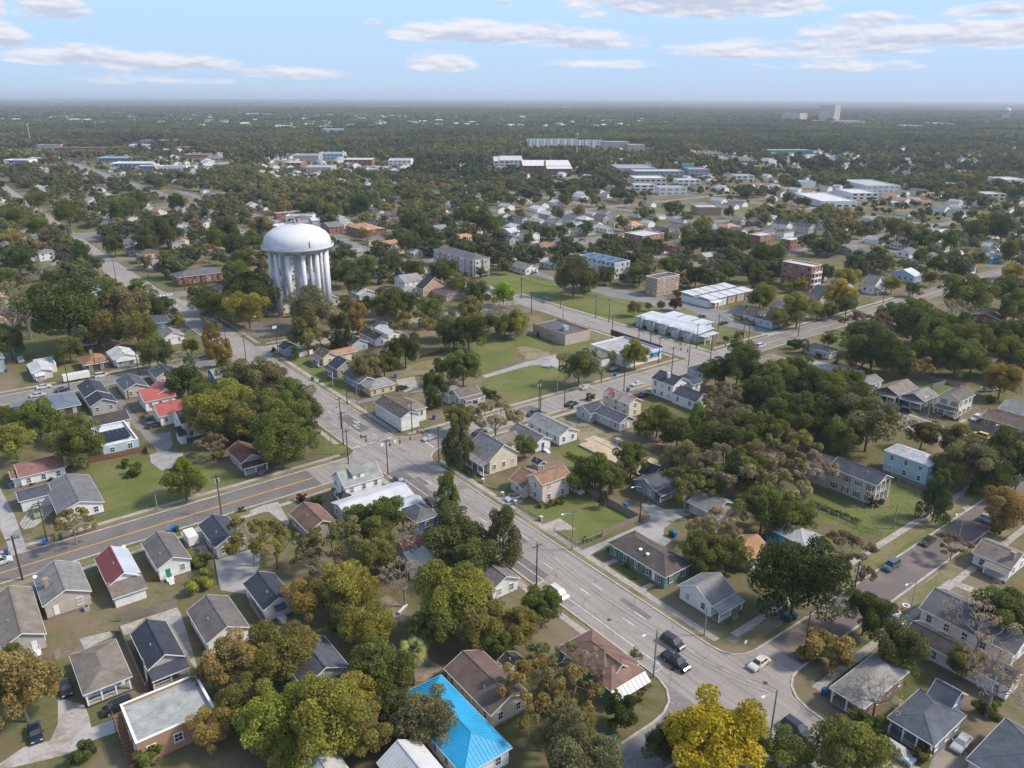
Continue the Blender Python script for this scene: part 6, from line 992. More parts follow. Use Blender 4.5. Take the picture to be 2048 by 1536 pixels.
    if o.get('store'):
        g=MB()
        for i in range(4): gm=MB(); gm.box(-.06,.02,0,3.4,.1,2.9); gm.build('garage_door',GARD,root,(X0-.02,Y0+2+i*4.2,0))
        a=MB(); a.box(X1-6,X1-.5,Y0-1.1,Y0-.02,3.0,3.5); a.build('awning',solidm('blue_awning',(.02,.22,.5)),root)
        a=MB(); a.box(X1-.02,X1+.25,Y0,Y1+8,2.8,5.2); a.build('parapet',DKM,root)
        a=MB(); a.box(X0-6.5,X0-.5,Y0+7,Y0+17,0,3.2); a.build('annex',wm,root); a=MB(); a.box(X0-6.9,X0-.1,Y0+6.6,Y0+17.4,3.2,3.5); a.build('roof',roofm('taupe'),root)
    if o.get('arch'):
        for k in range(5):
            a=MB(); u=X0+3+k*(X1-X0-6)/4; pts=[(u-.55,Y0+ins-.05,1.2),(u+.55,Y0+ins-.05,1.2)]+[(u+.55*math.cos(R(t)),Y0+ins-.05,3.4+.55*math.sin(R(t))) for t in range(0,181,30)]; a.poly(pts); ao=a.build('arched_window',GLASS,root)
            a=MB(); a.box(u+1.9,u+2.4,Y0+ins-.3,Y0+ins-.01,0,4.4); a.build('buttress',wm,root) if k<4 else None
    if o.get('bluecaps'):
        bl=roofm('bluegrayroof'); bm=pmat('roof_capblue',(.08,.20,.33),.45,.1,.5)
        for k in range(4):
            yy=Y0+1+k*(Y1-Y0)/4; a=MB(); a.hexa([(X0-.6,yy,h-.2),(X0+5,yy,h+1.3),(X0+5,yy+4,h+1.3),(X0-.6,yy+4,h-.2),(X0-.6,yy,h),(X0+5,yy,h+1.5),(X0+5,yy+4,h+1.5),(X0-.6,yy+4,h)]); a.build('roof_cap',bm,root)
            a=MB(); a.box(X0-1.1,X0-.01,yy+.3,yy+3.7,0,5.4); a.build('bay',wallm('brick2' if k%2 else 'ltwhite'),root)
    if 'white balconies' in tg:
        for fz in (3.2,6.2,9.2):
            for k in (0,):
                a=MB(); a.box(X0+1,X1-1,Y0-1.5,Y0-.01,fz,fz+.2); a.box(X0+1,X1-1,Y0-1.5,Y0-1.42,fz+.2,fz+1.1); a.build('balcony',WHITE,root)
        for u in (X0+1.1,(X0+X1)/2,X1-1.3): a=MB(); a.box(u,u+.25,Y0-1.45,Y0-1.2,0,12); a.build('post',WHITE,root)
    if wall=='aptgray':
        for k in range(6):
            yy=Y0+2+k*(Y1-Y0-3)/6; a=MB(); a.box(X0+INS-1.0,X0+INS-.01,yy,yy+3.4,0,h-.4); a.build('bay',wallm('ltwhite' if k%2 else 'tan2'),root)
            for z in (1.8,4.8,7.6): window(root,'W',yy+1.7,X0+INS-1.0,z,1.7,1.5)
        for k in range(2): a=MB(); u=X0+1.6+k*5.4; a.box(u,u+3,Y0+INS-.7,Y0+INS-.01,0,h-.4); a.build('bay',wallm('tan2' if k else 'ltwhite'),root); [window(root,'S',u+1.5,Y0+INS-.7,z,1.6,1.5) for z in (1.8,4.8,7.6)]
    if 'vents' in tg:
        for k in (.42,.55):
            a=MB(); a.tube([(X0+1.9+k,Y0+(Y1-Y0)*k,h+.7),(X0+1.9+k,Y0+(Y1-Y0)*k,h+1.25)],[.35,.42],10); a.build('roof_vent',WHITE,root)
    elif not far and ridge in('x','y','hip'):
        a=MB(); sx=random.uniform(.25,.4); px,py=X0+(X1-X0)*sx,Y0+(Y1-Y0)*random.uniform(.3,.7)
        if ridge=='y': a.box(px-.09,px+.09,py-.09,py+.09,h+.2,h+(px-X0)*pitch+.5); a.build('roof_vent',GALV,root)
    return root
def row1(root,X0,X1,Y0,Y1,h,wm,rm):
    n=5; L=(Y1-Y0)/n
    a=MB(); a.box(X0+1.6,X1,Y0,Y1,0,h-.4); a.build('wall',wm,root)
    a=MB(); a.hexa([(X0+1.2,Y0-.5,h-.38),(X1+.5,Y0-.5,h+.5),(X1+.5,Y1+.5,h+.5),(X0+1.2,Y1+.5,h-.38),(X0+1.2,Y0-.5,h-.2),(X1+.5,Y0-.5,h+.7),(X1+.5,Y1+.5,h+.7),(X0+1.2,Y1+.5,h-.2)]); a.build('roof',rm,root)
    a=MB(); a.box(X1-.02,X1+.0,Y0,Y1,h-.4,h+.5); a.build('wall',wm,root)
    for k in range(n):
        y=Y0+k*L+2.0; a=MB(); a.box(X0,X0+2.4,y,y+L*.52,0,h+.1); b=a.build('bay',wm,root); 
        a=MB(); a.box(X0-.15,X0+2.6,y-.12,y+L*.52+.12,h+.102,h+.5); a.build('parapet',wm,root)
        for q in (.16,.36): window(root,'W',y+L*q,X0,1.9,.75,1.6)
        window(root,'W',y+L*.72,X0+1.6,1.9,.7,1.3)
    for k in range(3):
        y=Y0+8+k*8; a=MB(); a.box(X1+2,X1+9,y,y+6,0,h-.6); a.build('wall',WHITE,root); a=MB(); a.hexa([(X1+1.2,y-.5,h-.59),(X1+10,y-.5,h-.2),(X1+10,y+6.5,h-.2),(X1+1.2,y+6.5,h-.59),(X1+1.2,y-.5,h-.4),(X1+10,y-.5,h),(X1+10,y+6.5,h),(X1+1.2,y+6.5,h-.4)]); a.build('roof',rm,root)
    a=MB(); a.hexa([(X0+2,Y0-4,h-.9),(X1-1,Y0-4,h-.5),(X1-1,Y0-.55,h-.5),(X0+2,Y0-.55,h-.9),(X0+2,Y0-4,h-.7),(X1-1,Y0-4,h-.3),(X1-1,Y0-.55,h-.3),(X0+2,Y0-.55,h-.7)]); a.build('porch_roof',rm,root)
    for u in (X0+2.3,(X0+X1)/2,X1-1.3): a=MB(); a.box(u,u+.25,Y0-3.8,Y0-3.55,0,h-.92); a.build('post',WHITE,root)
    window(root,'S',(X0+X1)/2+1,Y0,1.6,2.4,2.1)
def row2(root,X0,X1,Y0,Y1,h,wm,rm):
    a=MB(); a.box(X0,X1,Y0,Y1,0,h-.6); a.build('wall',wm,root); a=MB(); a.box(X0-.3,X1+.3,Y0-.3,Y1+.3,h-.6,h-.4); a.build('roof',roofm('gray'),root)
    pk=pmat('wall_pk',(.5,.36,.33),.8,.06,1)
    for row,(ya,yb) in enumerate(((Y0-1,Y0+5.5),(Y1-6,Y1+1))):
        for k in range(5):
            xa=X0+k*(X1-X0)/5+.6; xb=xa+(X1-X0)/5*.78; a=MB(); a.box(xa,xb,ya,yb,0,h-.1); a.build('unit',pk if (k>1 and row==0) else wm,root)
            a=MB(); a.hexa([(xa-.4,ya-.5,h-.09),(xb+.4,ya-.5,h-.09),(xb+.4,yb+.4,h+.5),(xa-.4,yb+.4,h+.5),(xa-.4,ya-.5,h+.1),(xb+.4,ya-.5,h+.1),(xb+.4,yb+.4,h+.7),(xa-.4,yb+.4,h+.7)]); a.build('roof',rm,root)
            if row==0: window(root,'S',(xa+xb)/2,ya,1.8,1.6,1.5,frame=False)
    for u in (X0+1,X0+3.4,X0+5.8): a=MB(); a.box(u,u+.25,Y0-4,Y0-3.75,0,3); a.build('post',WHITE,root)
    a=MB(); a.box(X0,X0+7,Y0-4.2,Y0-1,3,3.2); a.build('porch_roof',WHITE,root)
for H_ in HOUSES: house(H_)
# ---------------------------------------------------------------- labels built from what stands nearby
USED={}
def relation(x,y,L):
    dx,dy=x-L[0],y-L[1]; f=dx*FWD[0]+dy*FWD[1]; s=dx*SID[0]+dy*SID[1]
    if abs(f)>abs(s): return 'behind' if f>0 else 'in front of'
    return 'beside'
def autolabel(x,y,base,maxw=16,adj=()):
    near=sorted(LM,key=lambda L:max(0,math.hypot(x-L[0],y-L[1])-L[3]))[:9]
    cands=[]
    for a in ('',)+tuple(adj):
        for L in near:
            l=((a+' ') if a else '')+base+' '+relation(x,y,L)+' the '+L[2]; 
            if len(l.split())<=maxw: cands.append(l)
    for l in cands[:14]:
        if l not in USED: USED[l]=1; return l
    l=cands[0] if cands else base+' among the houses'; USED[l]=USED.get(l,0)+1; return l
# ---------------------------------------------------------------- water tower
def water_tower():
    C=(139.6,344.0); t=thing('water_tower',(C[0],C[1],0),'huge white domed water tower on fluted legs above the oaks','water tower'); LM.append((C[0],C[1],'white water tower',14))
    wt=pmat('tower_white',(.60,.61,.64),.62,.06,.3,spec=.2,col2=(.52,.53,.55),s2=.09)
    def lathe(prof,n=72,name='tank',lob=0):
        v=[];f=[]
        for (r,z) in prof:
            for j in range(n):
                th=2*PI*j/n; k=1.0; zz=z
                if lob and z<31: 
                    d=abs(math.sin(th*5+.3)); zz=z-(1-d)*0.9*min(1,(31-z)/2)*0+ (d-.5)*.8*min(1,(31-z)/2.5)
                v.append((r*math.cos(th)*k,r*math.sin(th)*k,zz))
        for i in range(len(prof)-1):
            for j in range(n): f.append((i*n+j,i*n+(j+1)%n,(i+1)*n+(j+1)%n,(i+1)*n+j))
        me=bpy.data.meshes.new(name); me.from_pydata(v,[],f); me.materials.append(wt)
        for p in me.polygons: p.use_smooth=True
        return me
    prof=[(.1,27.0),(4,27.1),(9,27.6),(12.8,28.7),(14.6,30.2),(14.95,31.4),(15.0,33.2),(14.4,35.1),(13.0,36.8),(10.8,38.3),(8,39.4),(4.8,40.1),(1.5,40.4),(.1,40.4)]
    ob('tank',lathe(prof,90,'tank',1),t)
    b=MB(); n=60
    for j in range(n):
        a0,a1=2*PI*j/n,2*PI*(j+1)/n; p=[(r*math.cos(a),r*math.sin(a),z) for z in (30.7,30.95) for r,a in ((15.0,a0),(16.2,a0),(16.2,a1),(15.0,a1))]; b.hexa(p)
        p=[(r*math.cos(a),r*math.sin(a),z) for z in (30.95,31.9) for r,a in ((16.1,a0),(16.16,a0),(16.16,a1),(16.1,a1))]; b.hexa(p)
    b.build('balcony',wt,t)
    lm=MB(); 
    def fl(x,y,r,z0,z1,n=16):
        mb=MB(); mb.tube([(x,y,z0),(x,y,z1)],[r,r],n); me=mb.mesh('leg',[wt])
        for p in me.polygons: p.use_smooth=len(p.vertices)==4
        return me
    LG=fl(0,0,1.08,0,28.6); 
    for k in range(12):
        a=2*PI*(k+.51)/12; lx,ly=12.6*math.cos(a),12.6*math.sin(a); lg=ob('leg',LG,t,(lx,ly,0)); q=MB(); q.tube([(0,0,0),(0,0,.5)],[1.7,1.4],10); q.build('footing',MATS['concrete'],lg)
        q=MB(); u=(math.cos(a),math.sin(a)); q.poly([(0,0,25.5),(u[0]*2.3,u[1]*2.3,30.7),(u[0]*1.0,u[1]*1.0,30.7),(0,0,30.4)]); q.poly([(.12*-u[1],.12*u[0],25.5),(u[0]*2.3+.12*-u[1],u[1]*2.3+.12*u[0],30.7),(u[0]*1.0,u[1]*1.0,30.7)]); q.build('gusset',wt,lg)
    m=MB(); m.tube([(0,0,0),(0,0,27.2)],[2.6,2.6],28); mm=m.build('riser',wt,t)
    for p in mm.data.polygons: p.use_smooth=len(p.vertices)==4
    b=MB()
    for k in range(12):
        a0,a1=2*PI*(k+.51)/12,2*PI*(k+1.51)/12
        for z0,z1 in ((2,14),(14,26)):
            for A,B in ((a0,a1),(a1,a0)): b.tube([(12.6*math.cos(A),12.6*math.sin(A),z0),(12.6*math.cos(B),12.6*math.sin(B),z1)],[.06,.06],4)
    b.build('bracing',wt,t)
    b=MB(); b.box(-.6,.6,-.6,.6,40.3,41.2)
    for dx,dy in ((-1.8,.5),(1.2,-1.0),(2.3,1.2),(-1,-1.8),(0.4,2)): b.box(dx-.12,dx+.12,dy-.12,dy+.12,40.0,42.4); b.box(dx-.3,dx+.3,dy-.18,dy+.18,41.5,42.3)
    b.build('antenna',GALV,t)
    b=MB(); a=R(-92); b.box(math.cos(a)*15.15-.1,math.cos(a)*15.15+.1,math.sin(a)*15.15-.1,math.sin(a)*15.15+.1,31,35); b.build('ladder',DKM,t)
water_tower()
def mast(x,y,z,label,head):
    t=thing('radio_mast' if head<2 else 'floodlight_mast',(x,y,0),label,'mast'); b=MB(); b.tube([(0,0,0),(0,0,z)],[1.0,.6],8); b.build('pole',GALV,t)
    b=MB()
    for k in range(3): a=k*2.1; b.box(2*math.cos(a)-.5,2*math.cos(a)+.5,2*math.sin(a)-.5,2*math.sin(a)+.5,z-4,z-1)
    b.box(-2.2,2.2,-.3,.3,z-2.8,z-2.2); b.build('antenna',GALV,t)
mast(229.4,1906.7,42,'leaning pale floodlight mast beside the grey hall',2); mast(880.1,977.9,43,'tall grey radio mast in front of the white apartments',1)
# the far water tower
def far_tower():
    x,y=fs(3650,2180); t=thing('water_tower',(x,y,0),'distant white water tower with many legs near the hospital','water tower',rz=0); b=MB(); n=20
    pr=[(.1,42),(12,43),(15,47),(15,53),(11,58),(4,60),(.1,60)]
    for (r0,z0),(r1,z1) in zip(pr,pr[1:]):
        for j in range(n):
            a0,a1=2*PI*j/n,2*PI*(j+1)/n; b.poly([(r0*math.cos(a0),r0*math.sin(a0),z0),(r0*math.cos(a1),r0*math.sin(a1),z0),(r1*math.cos(a1),r1*math.sin(a1),z1),(r1*math.cos(a0),r1*math.sin(a0),z1)])
    b.build('tank',MATS['tower_white'],t); L=MB(); L.tube([(0,0,0),(0,0,46)],[1.2,1.2],6); LM_=L.mesh('leg',[MATS['tower_white']])
    for k in range(7): ob('leg',LM_,t,(13*math.cos(k*.9),13*math.sin(k*.9),0))
far_tower()
# ---------------------------------------------------------------- large far buildings
OCC=[]  # circles/rects occupied, for the planting
for H_ in HOUSES:
    r=H_[1]; OCC.append((r[0]-1.5,r[1]+1.5,r[2]-1.5,r[3]+1.5))
    for b in H_[7].get('B',[]): q=b['r']; OCC.append((q[0]-1,q[1]+1,q[2]-1,q[3]+1))
FOC=[]
for (x,y,L,dp,h,a,wl,rf,lb) in FARB:
    if x<450 and math.hypot(x,y)>850: dp*=.55; h=max(5,h-2)
    cat='building'; far=math.hypot(x,y)
    nm=next((n for k,n in (('warehouse','warehouse'),('factory','factory'),('hospital','hospital'),('school','school'),('store','shop'),('shops','shop'),('shopping','shop'),('apartment','apartment_building'),('church','church'),('shed','shed')) if k in lb),'building')
    if 'hospital' in lb and ('tower' in lb or 'glazed' in lb): a+=42; L*=.82; dp=L*.9
    t=thing(nm,(x,y,0),lb,nm.replace('_',' '),rz=R(a)); 
    if far<2500: LM.append((x,y,lb,max(L,dp)/2))
    FOC.append((x,y,L/2+6,dp/2+6,R(a)))
    W_,Rf,Tr=MB(),MB(),MB(); X0,X1,Y0,Y1=-L/2,L/2,-dp/2,dp/2
    if 'tower' in lb or 'block with glazed' in lb: block(X0,X1,Y0,Y1,h,'flat',0,W_,Rf,Tr,ins=0,parapet=1.5)
    elif rf in('taupe','seagreen') or 'hipped' in lb: block(X0,X1,Y0,Y1,h*.7,'hip',.25,W_,Rf,Tr)
    elif 'curved' in lb or 'factory' in lb: block(X0,X1,Y0,Y1,h,'x',.12,W_,Rf,Tr)
    else: block(X0,X1,Y0,Y1,h,'flat',0,W_,Rf,Tr,ins=0,parapet=.8)
    Rf.build('roof',roofm(rf),t); Tr.build('trim',WHITE,t); wo=W_.build('wall',wallm(wl),t)
    if far<3600 and L>20:  # window bands / bays
        fl=max(1,int(h/3.4)); n=min(14,int(L/6)); mb=MB()
        if far<1500 or h>10:
            for f_ in range(fl):
                for k in range(n):
                    u=X0+L*(k+.5)/n; mb.box(u-L/n*.28,u+L/n*.28,Y0-.08,Y0+.02,1+f_*h/fl,2.6+f_*h/fl)
        q=mb.build('windows',GLASS,t); 
        if q: tag(q,kind='stuff')
    if 'blue stripe' in lb or 'white and blue' in lb: a_=MB(); a_.box(X0+4,X1-4,Y0-.3,Y0-.1,h*.45,h*.8); a_.build('stripe',solidm('stripe_blue',(.03,.14,.42)),t)
    if 'apartment' in lb:
        for k in range(int(L/14)):
            for s in (0,): a_=MB(); u=X0+7+k*14; a_.box(u-2.4,u+2.4,Y0-1.6,Y0-.1,0,h+.8); a_.build('bay',WHITE,t)
    if 'brick factory with wide' in lb: a_=MB(); a_.tube([(X0*.1,Y0-3,0),(X0*.1,Y0-3,15)],[1.6,1.2],8); a_.build('chimney',wallm('brick'),t)
for x,y,zt,lb in ((fs(-1400,0)[0],0,0,''),): pass
# ---------------------------------------------------------------- infill houses of the far streets
def inview(x,y,m=0):
    f=x*FWD[0]+y*FWD[1]; s=x*SID[0]+y*SID[1]; return f>20 and abs(s)<f*.70+m+8
RH=random.Random(5); occ2=list(OCC)
def hit(x0,x1,y0,y1,pad=2):
    return any(x0-pad<b[1] and x1+pad>b[0] and y0-pad<b[3] and y1+pad>b[2] for b in occ2)
ROADR=[(83,105,0,1300),(226,245,-40,640),(-80,900,172,190),(-80,235,286,302),(96,236,404,421),(240,700,405,416),(369,381,282,900),(509,521,225,900),(649,661,300,900),(-80,700,522,534),(-80,700,639,651),(-80,800,756,768),(229,241,640,900),(420,700,289,299),(200,219,830,1420),(30,88,56,67),(101,230,57,68)]
def onroad(x0,x1,y0,y1): return any(x0<b[1] and x1>b[0] and y0<b[3] and y1>b[2] for b in ROADR)
wc=['white','white','white','cream2','greige','beige','bluegray2','gray','cream3','ltblue2','pinkwhite','yellow','brick']; rc=['gray2','taupe','gray3','taupe','ltgray','slate2','brown2','taupe3','gray','ltgray2','orange','whitemetal']
CN={'cream2':'cream','greige':'greige','beige':'beige','bluegray2':'pale blue-grey','gray':'grey','cream3':'cream','ltblue2':'pale blue','pinkwhite':'pinkish','yellow':'yellow','brick':'brick','white':'white','gray2':'grey','taupe':'brown','gray3':'dark grey','ltgray':'pale grey','slate2':'slate','brown2':'dark brown','taupe3':'dark brown','ltgray2':'pale grey','orange':'orange brown','whitemetal':'white metal'}
nh=0; rows=[]
for yr in (411,528,645,762):
    for s in (-1,1): rows.append(('x',yr+s*17))
for xr in (94.5,235,375,515,655):
    for s in (-1,1): rows.append(('y',xr+s*17))
rows+= [('x',240),('x',350),('x',470),('x',585),('x',700),('y',305),('y',445),('y',585)]
cand=[]
for k,c in rows:
    u=-60 if k=='x' else 205
    while u<(820 if k=='x' else 900):
        x,y=(u,c) if k=='x' else (c,u); u+=RH.uniform(13.5,22)
        if k=='y' and c<120 and y<420: continue
        cand.append((x,y,k))
cand.sort(key=lambda q:math.hypot(q[0],q[1]))
PARK=[(395,455,228,350),(245,372,196,300),(120,232,202,300),(245,300,255,350)]
for x,y,k in cand:
    d=math.hypot(x,y)
    if not inview(x,y,-10) or d<330 or nh>=150: continue
    if any(a<x<b and c<y<e for a,b,c,e in PARK): continue
    if RH.random()<.22: continue
    w_,l_=RH.uniform(7.5,10),RH.uniform(11,15); 
    if k=='y': w_,l_=l_,w_
    r=[x-w_/2,x+w_/2,y-l_/2,y+l_/2]
    if hit(*r,3) or onroad(*r): continue
    wl,rf=RH.choice(wc),RH.choice(rc); h=RH.choice([3.1,3.2,3.3,3.3,5.8]); rg='y' if k=='x' else 'x'
    if RH.random()<.2: rg='hip'
    tg=autolabel(x,y,('two-storey ' if h>5 else '')+CN[wl]+' house with '+CN[rf]+' roof',16)
    t=thing('house',(x,y,0),tg,'house','small houses in the wooded streets'); nh+=1; occ2.append(tuple(r))
    W_,Rf,Tr=MB(),MB(),MB(); block(-w_/2,w_/2,-l_/2,l_/2,h,rg,.45,W_,Rf,Tr); Rf.build('roof',roofm(rf),t); Tr.build('trim',WHITE,t); W_.build('wall',wallm(wl),t)
    for sd,L,pl in (('S',w_,-l_/2+INS),('W',l_,-w_/2+INS)):
        for q in range(3 if d<600 else 2): window(t,sd,L*(-.3+.6*q/(2 if d<600 else 1)),pl,1.8,1.0,1.3,frame=False)
print('infill houses',nh)
# farther roofs that merge into one mass
dm=[MB() for _ in range(6)]; dmr=[wallm('white'),roofm('gray2'),roofm('taupe'),roofm('ltgray'),roofm('whiteroof'),roofm('orange')]
nd=0
for _ in range(14000):
    f=RH.uniform(520,2600); s=RH.uniform(-.66,.66)*f; x,y=fs(f,s)
    if f>1250 and not (.22*f<s<.62*f and f<1900) and not (-.5*f<s<-.2*f and f<1500): 
        if RH.random()<.93: continue
    if f<1250 and RH.random()<.25: continue
    if hit(x-7,x+7,y-7,y+7,1) or onroad(x-8,x+8,y-8,y+8): continue
    if any(abs((x-a)*math.cos(r_)+(y-b)*math.sin(r_))<c+8 and abs(-(x-a)*math.sin(r_)+(y-b)*math.cos(r_))<e+8 for a,b,c,e,r_ in FOC): continue
    w_,l_=RH.uniform(7,11),RH.uniform(9,16)
    if f>1100 and RH.random()<.3: w_*=2
    h=3.1; k=RH.randrange(1,6) if RH.random()<.8 else 4
    if k==4 and RH.random()<.6:k=3
    x0,x1,y0,y1=x-w_/2,x+w_/2,y-l_/2,y+l_/2; dm[0].box(x0+.3,x1-.3,y0+.3,y1-.3,0,h-.05); m=(x1-x0)*.225
    am=x
    dm[k].poly([(x0,y0,h),(am,y0,h+m),(am,y1,h+m),(x0,y1,h)]); dm[k].poly([(x1,y0,h),(x1,y1,h),(am,y1,h+m),(am,y0,h+m)]); dm[0].poly([(x0,y0+.3,h),(x1,y0+.3,h),(am,y0+.3,h+m)])
    occ2.append((x0,x1,y0,y1)); nd+=1
    if nd>=1000: break
for _ in range(900):
    f=2300*math.exp(RH.random()*1.25); s=RH.uniform(-.66,.66)*f; 
    if math.sin(s*.0016+f*.0009)+math.sin(f*.0021+1)<.35: continue
    x,y=fs(f,s); w_,l_=RH.uniform(14,34),RH.uniform(9,18); z=RH.uniform(11,17); k=RH.choice([4,4,1,2,3]); dm[0].box(x-w_/2,x+w_/2,y-l_/2,y+l_/2,0,z); dm[k].hexa([(x-w_/2-.5,y-l_/2-.5,z),(x+w_/2+.5,y-l_/2-.5,z),(x+w_/2+.5,y+l_/2+.5,z),(x-w_/2-.5,y+l_/2+.5,z),(x-w_/2+3,y-1,z+2.5),(x+w_/2-3,y-1,z+2.5),(x+w_/2-3,y+1,z+2.5),(x-w_/2+3,y+1,z+2.5)])
v=[];f_=[];mi=[]
for i,m in enumerate(dm):
    b=len(v); v+=m.v; f_+=[tuple(j+b for j in q) for q in m.f]; mi+=[i]*len(m.f)
me=bpy.data.meshes.new('distant_houses'); me.from_pydata(v,[],f_)
for q in dmr: me.materials.append(q)
me.polygons.foreach_set('material_index',mi); tag(ob('distant_houses',me),'roofs of distant houses showing between the far trees',None,None,'stuff')
# ---------------------------------------------------------------- foliage
def leafmat(name,stuff=False):
    m=bpy.data.materials.new(name); m.use_nodes=True; t=m.node_tree; t.nodes.clear(); oi=N(t,'ShaderNodeObjectInfo'); at=N(t,'ShaderNodeAttribute'); at.attribute_name='lv'
    if stuff:
        base=ramp(t,oi.outputs['Random'],[(0,(.088,.11,.056)),(.3,(.115,.138,.062)),(.55,(.15,.162,.072)),(.75,(.10,.112,.06)),(.9,(.17,.16,.07)),(1,(.20,.16,.075))])
        g=N(t,'ShaderNodeNewGeometry'); nz=N(t,'ShaderNodeTexNoise'); nz.inputs['Scale'].default_value=.004; nz.inputs['Detail'].default_value=3; ln(t,g.outputs['Position'],nz.inputs['Vector'])
        base=mix(t,1.0,base,ramp(t,nz.outputs[0],[(.35,(.80,.84,.85)),(.65,(1.65,1.58,1.35))]),'MULTIPLY')
    else: base=oi.outputs['Color']
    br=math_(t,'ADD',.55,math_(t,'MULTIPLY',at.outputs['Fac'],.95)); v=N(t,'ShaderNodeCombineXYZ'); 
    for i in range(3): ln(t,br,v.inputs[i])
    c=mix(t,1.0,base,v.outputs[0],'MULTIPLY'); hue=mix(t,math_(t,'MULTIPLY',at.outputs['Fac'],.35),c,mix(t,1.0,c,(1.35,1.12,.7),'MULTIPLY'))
    d=N(t,'ShaderNodeBsdfDiffuse'); ln(t,hue,d.inputs[0]); tr=N(t,'ShaderNodeBsdfTranslucent'); ln(t,hue,tr.inputs[0]); mx=N(t,'ShaderNodeMixShader'); mx.inputs[0].default_value=.4; ln(t,d.outputs[0],mx.inputs[1]); ln(t,tr.outputs[0],mx.inputs[2])
    o=N(t,'ShaderNodeOutputMaterial'); ln(t,mx.outputs[0],o.inputs[0]); return m
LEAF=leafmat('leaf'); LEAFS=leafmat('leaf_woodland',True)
BARK=pmat('bark',(.13,.105,.085),.95,.25,2); BARKP=pmat('bark_pale',(.25,.225,.195),.95,.2,2)
def leaves(C,Rr,n,size,rng,out=.6,squash=1.0,lv=None):
    """triangles scattered over clump spheres: C centres, Rr radii"""
    wgt=Rr**2; k=rng.choice(len(C),n,p=wgt/wgt.sum()); d=rng.normal(size=(n,3)); d[:,2]=d[:,2]+.3; d/=np.linalg.norm(d,axis=1)[:,None]
    rad=Rr[k]*(1-.38*rng.random(n)**2); P=C[k]+d*rad[:,None]
    nrm=d*out+rng.normal(size=(n,3))*.45; nrm/=np.linalg.norm(nrm,axis=1)[:,None]
    a=np.cross(nrm,rng.normal(size=(n,3))); a/=np.linalg.norm(a,axis=1)[:,None]; b=np.cross(nrm,a); s=(size*(.6+.8*rng.random(n)))[:,None]
    V=np.stack([P-a*s*.6-b*s*.35,P+a*s*.6-b*s*.35,P+b*s*.75],1).reshape(-1,3)
    cl=rng.random(len(C)) if lv is None else lv
    L=np.clip(cl[k]*.55+rng.random(n)*.45,0,1); return V,L
def tri_mesh(name,V,L,mat,extra=None):
    n=len(V)//3; me=bpy.data.meshes.new(name); me.vertices.add(len(V)); me.vertices.foreach_set('co',V.astype(np.float32).ravel()); me.loops.add(3*n); me.loops.foreach_set('vertex_index',np.arange(3*n,dtype=np.int32)); me.polygons.add(n); me.polygons.foreach_set('loop_start',np.arange(0,3*n,3,dtype=np.int32))
    me.polygons.foreach_set('loop_total',np.full(n,3,dtype=np.int32)); a=me.attributes.new('lv','FLOAT','FACE'); a.data.foreach_set('value',L.astype(np.float32)); me.materials.append(mat); me.update(calc_edges=True); return me
def clumps(rng,n,kind):
    C=[];r=[]
    while len(C)<n:
        d=rng.normal(size=3); d/=np.linalg.norm(d)
        if kind in 'ors' and d[2]<-.8: continue
        q=rng.uniform(.45,.84) if rng.random()<.8 else rng.uniform(0,.5); p=d*q
        if kind=='c':   # conical / columnar
            z=rng.uniform(-.95,.95); w=(.82 if z<-.1 else .82*(1-(z+.1)/1.6))*rng.uniform(.6,1); a=rng.uniform(0,2*PI); p=np.array([math.cos(a)*w,math.sin(a)*w,z])
        if kind=='t': 
            z=rng.uniform(-.9,.85); w=.72*math.sqrt(max(.05,1-(z)**2))*rng.uniform(.7,1); a=rng.uniform(0,2*PI); p=np.array([math.cos(a)*w,math.sin(a)*w,z])
        if kind!='c': aa=math.atan2(p[1],p[0]); p=p*(1+.16*math.sin(3*aa+n)+.12*math.sin(5*aa+2*n+p[2]*3))
        C.append(p); r.append(rng.uniform(.12,.32) if kind!='c' else rng.uniform(.17,.26))
    return np.array(C),np.array(r)
def limbs(mb,C,rng,z0,r0,n=7,zfork=-.55):
    mb.tube([(0,0,z0),(rng.uniform(-.03,.03),rng.uniform(-.03,.03),(z0+zfork)/2),(0,0,zfork)],[r0,r0*.8,r0*.7],7)
    for i in rng.choice(len(C),min(n,len(C)),replace=False):
        c=C[i]; m=c*.5+np.array([0,0,-.12]); mb.tube([(0,0,zfork),tuple(m),tuple(c)],[r0*.5,r0*.33,r0*.12],5)
def skeleton(mb,rng,z0,r0,levels=5,spread=.62,tips=None,up=.25):
    def rec(p,d,L,r,k):
        q=p+d*L; mid=(p+q)/2+rng.normal(size=3)*L*.07; mb.tube([tuple(p),tuple(mid),tuple(q)],[r,r*.85,r*.7],4 if k<3 else 3,cap=False)
        if k>=levels: 
            if tips is not None: tips.append(q)
            return
        for _ in range(3 if k<levels-1 else 2):
            e=d+rng.normal(size=3)*spread; e[2]+=up*.4; e/=np.linalg.norm(e); rec(q,e,L*rng.uniform(.62,.8),r*.6,k+1)
    mb.tube([(0,0,z0),(0,0,-.7)],[r0,r0*.85],6); 
    for a in range(4):
        th=a*1.6+rng.uniform(-.3,.3); e=np.array([math.cos(th)*.8,math.sin(th)*.8,.9]); e/=np.linalg.norm(e); rec(np.array([0,0,-.7]),e,.5,r0*.62,1)
PROTO={}
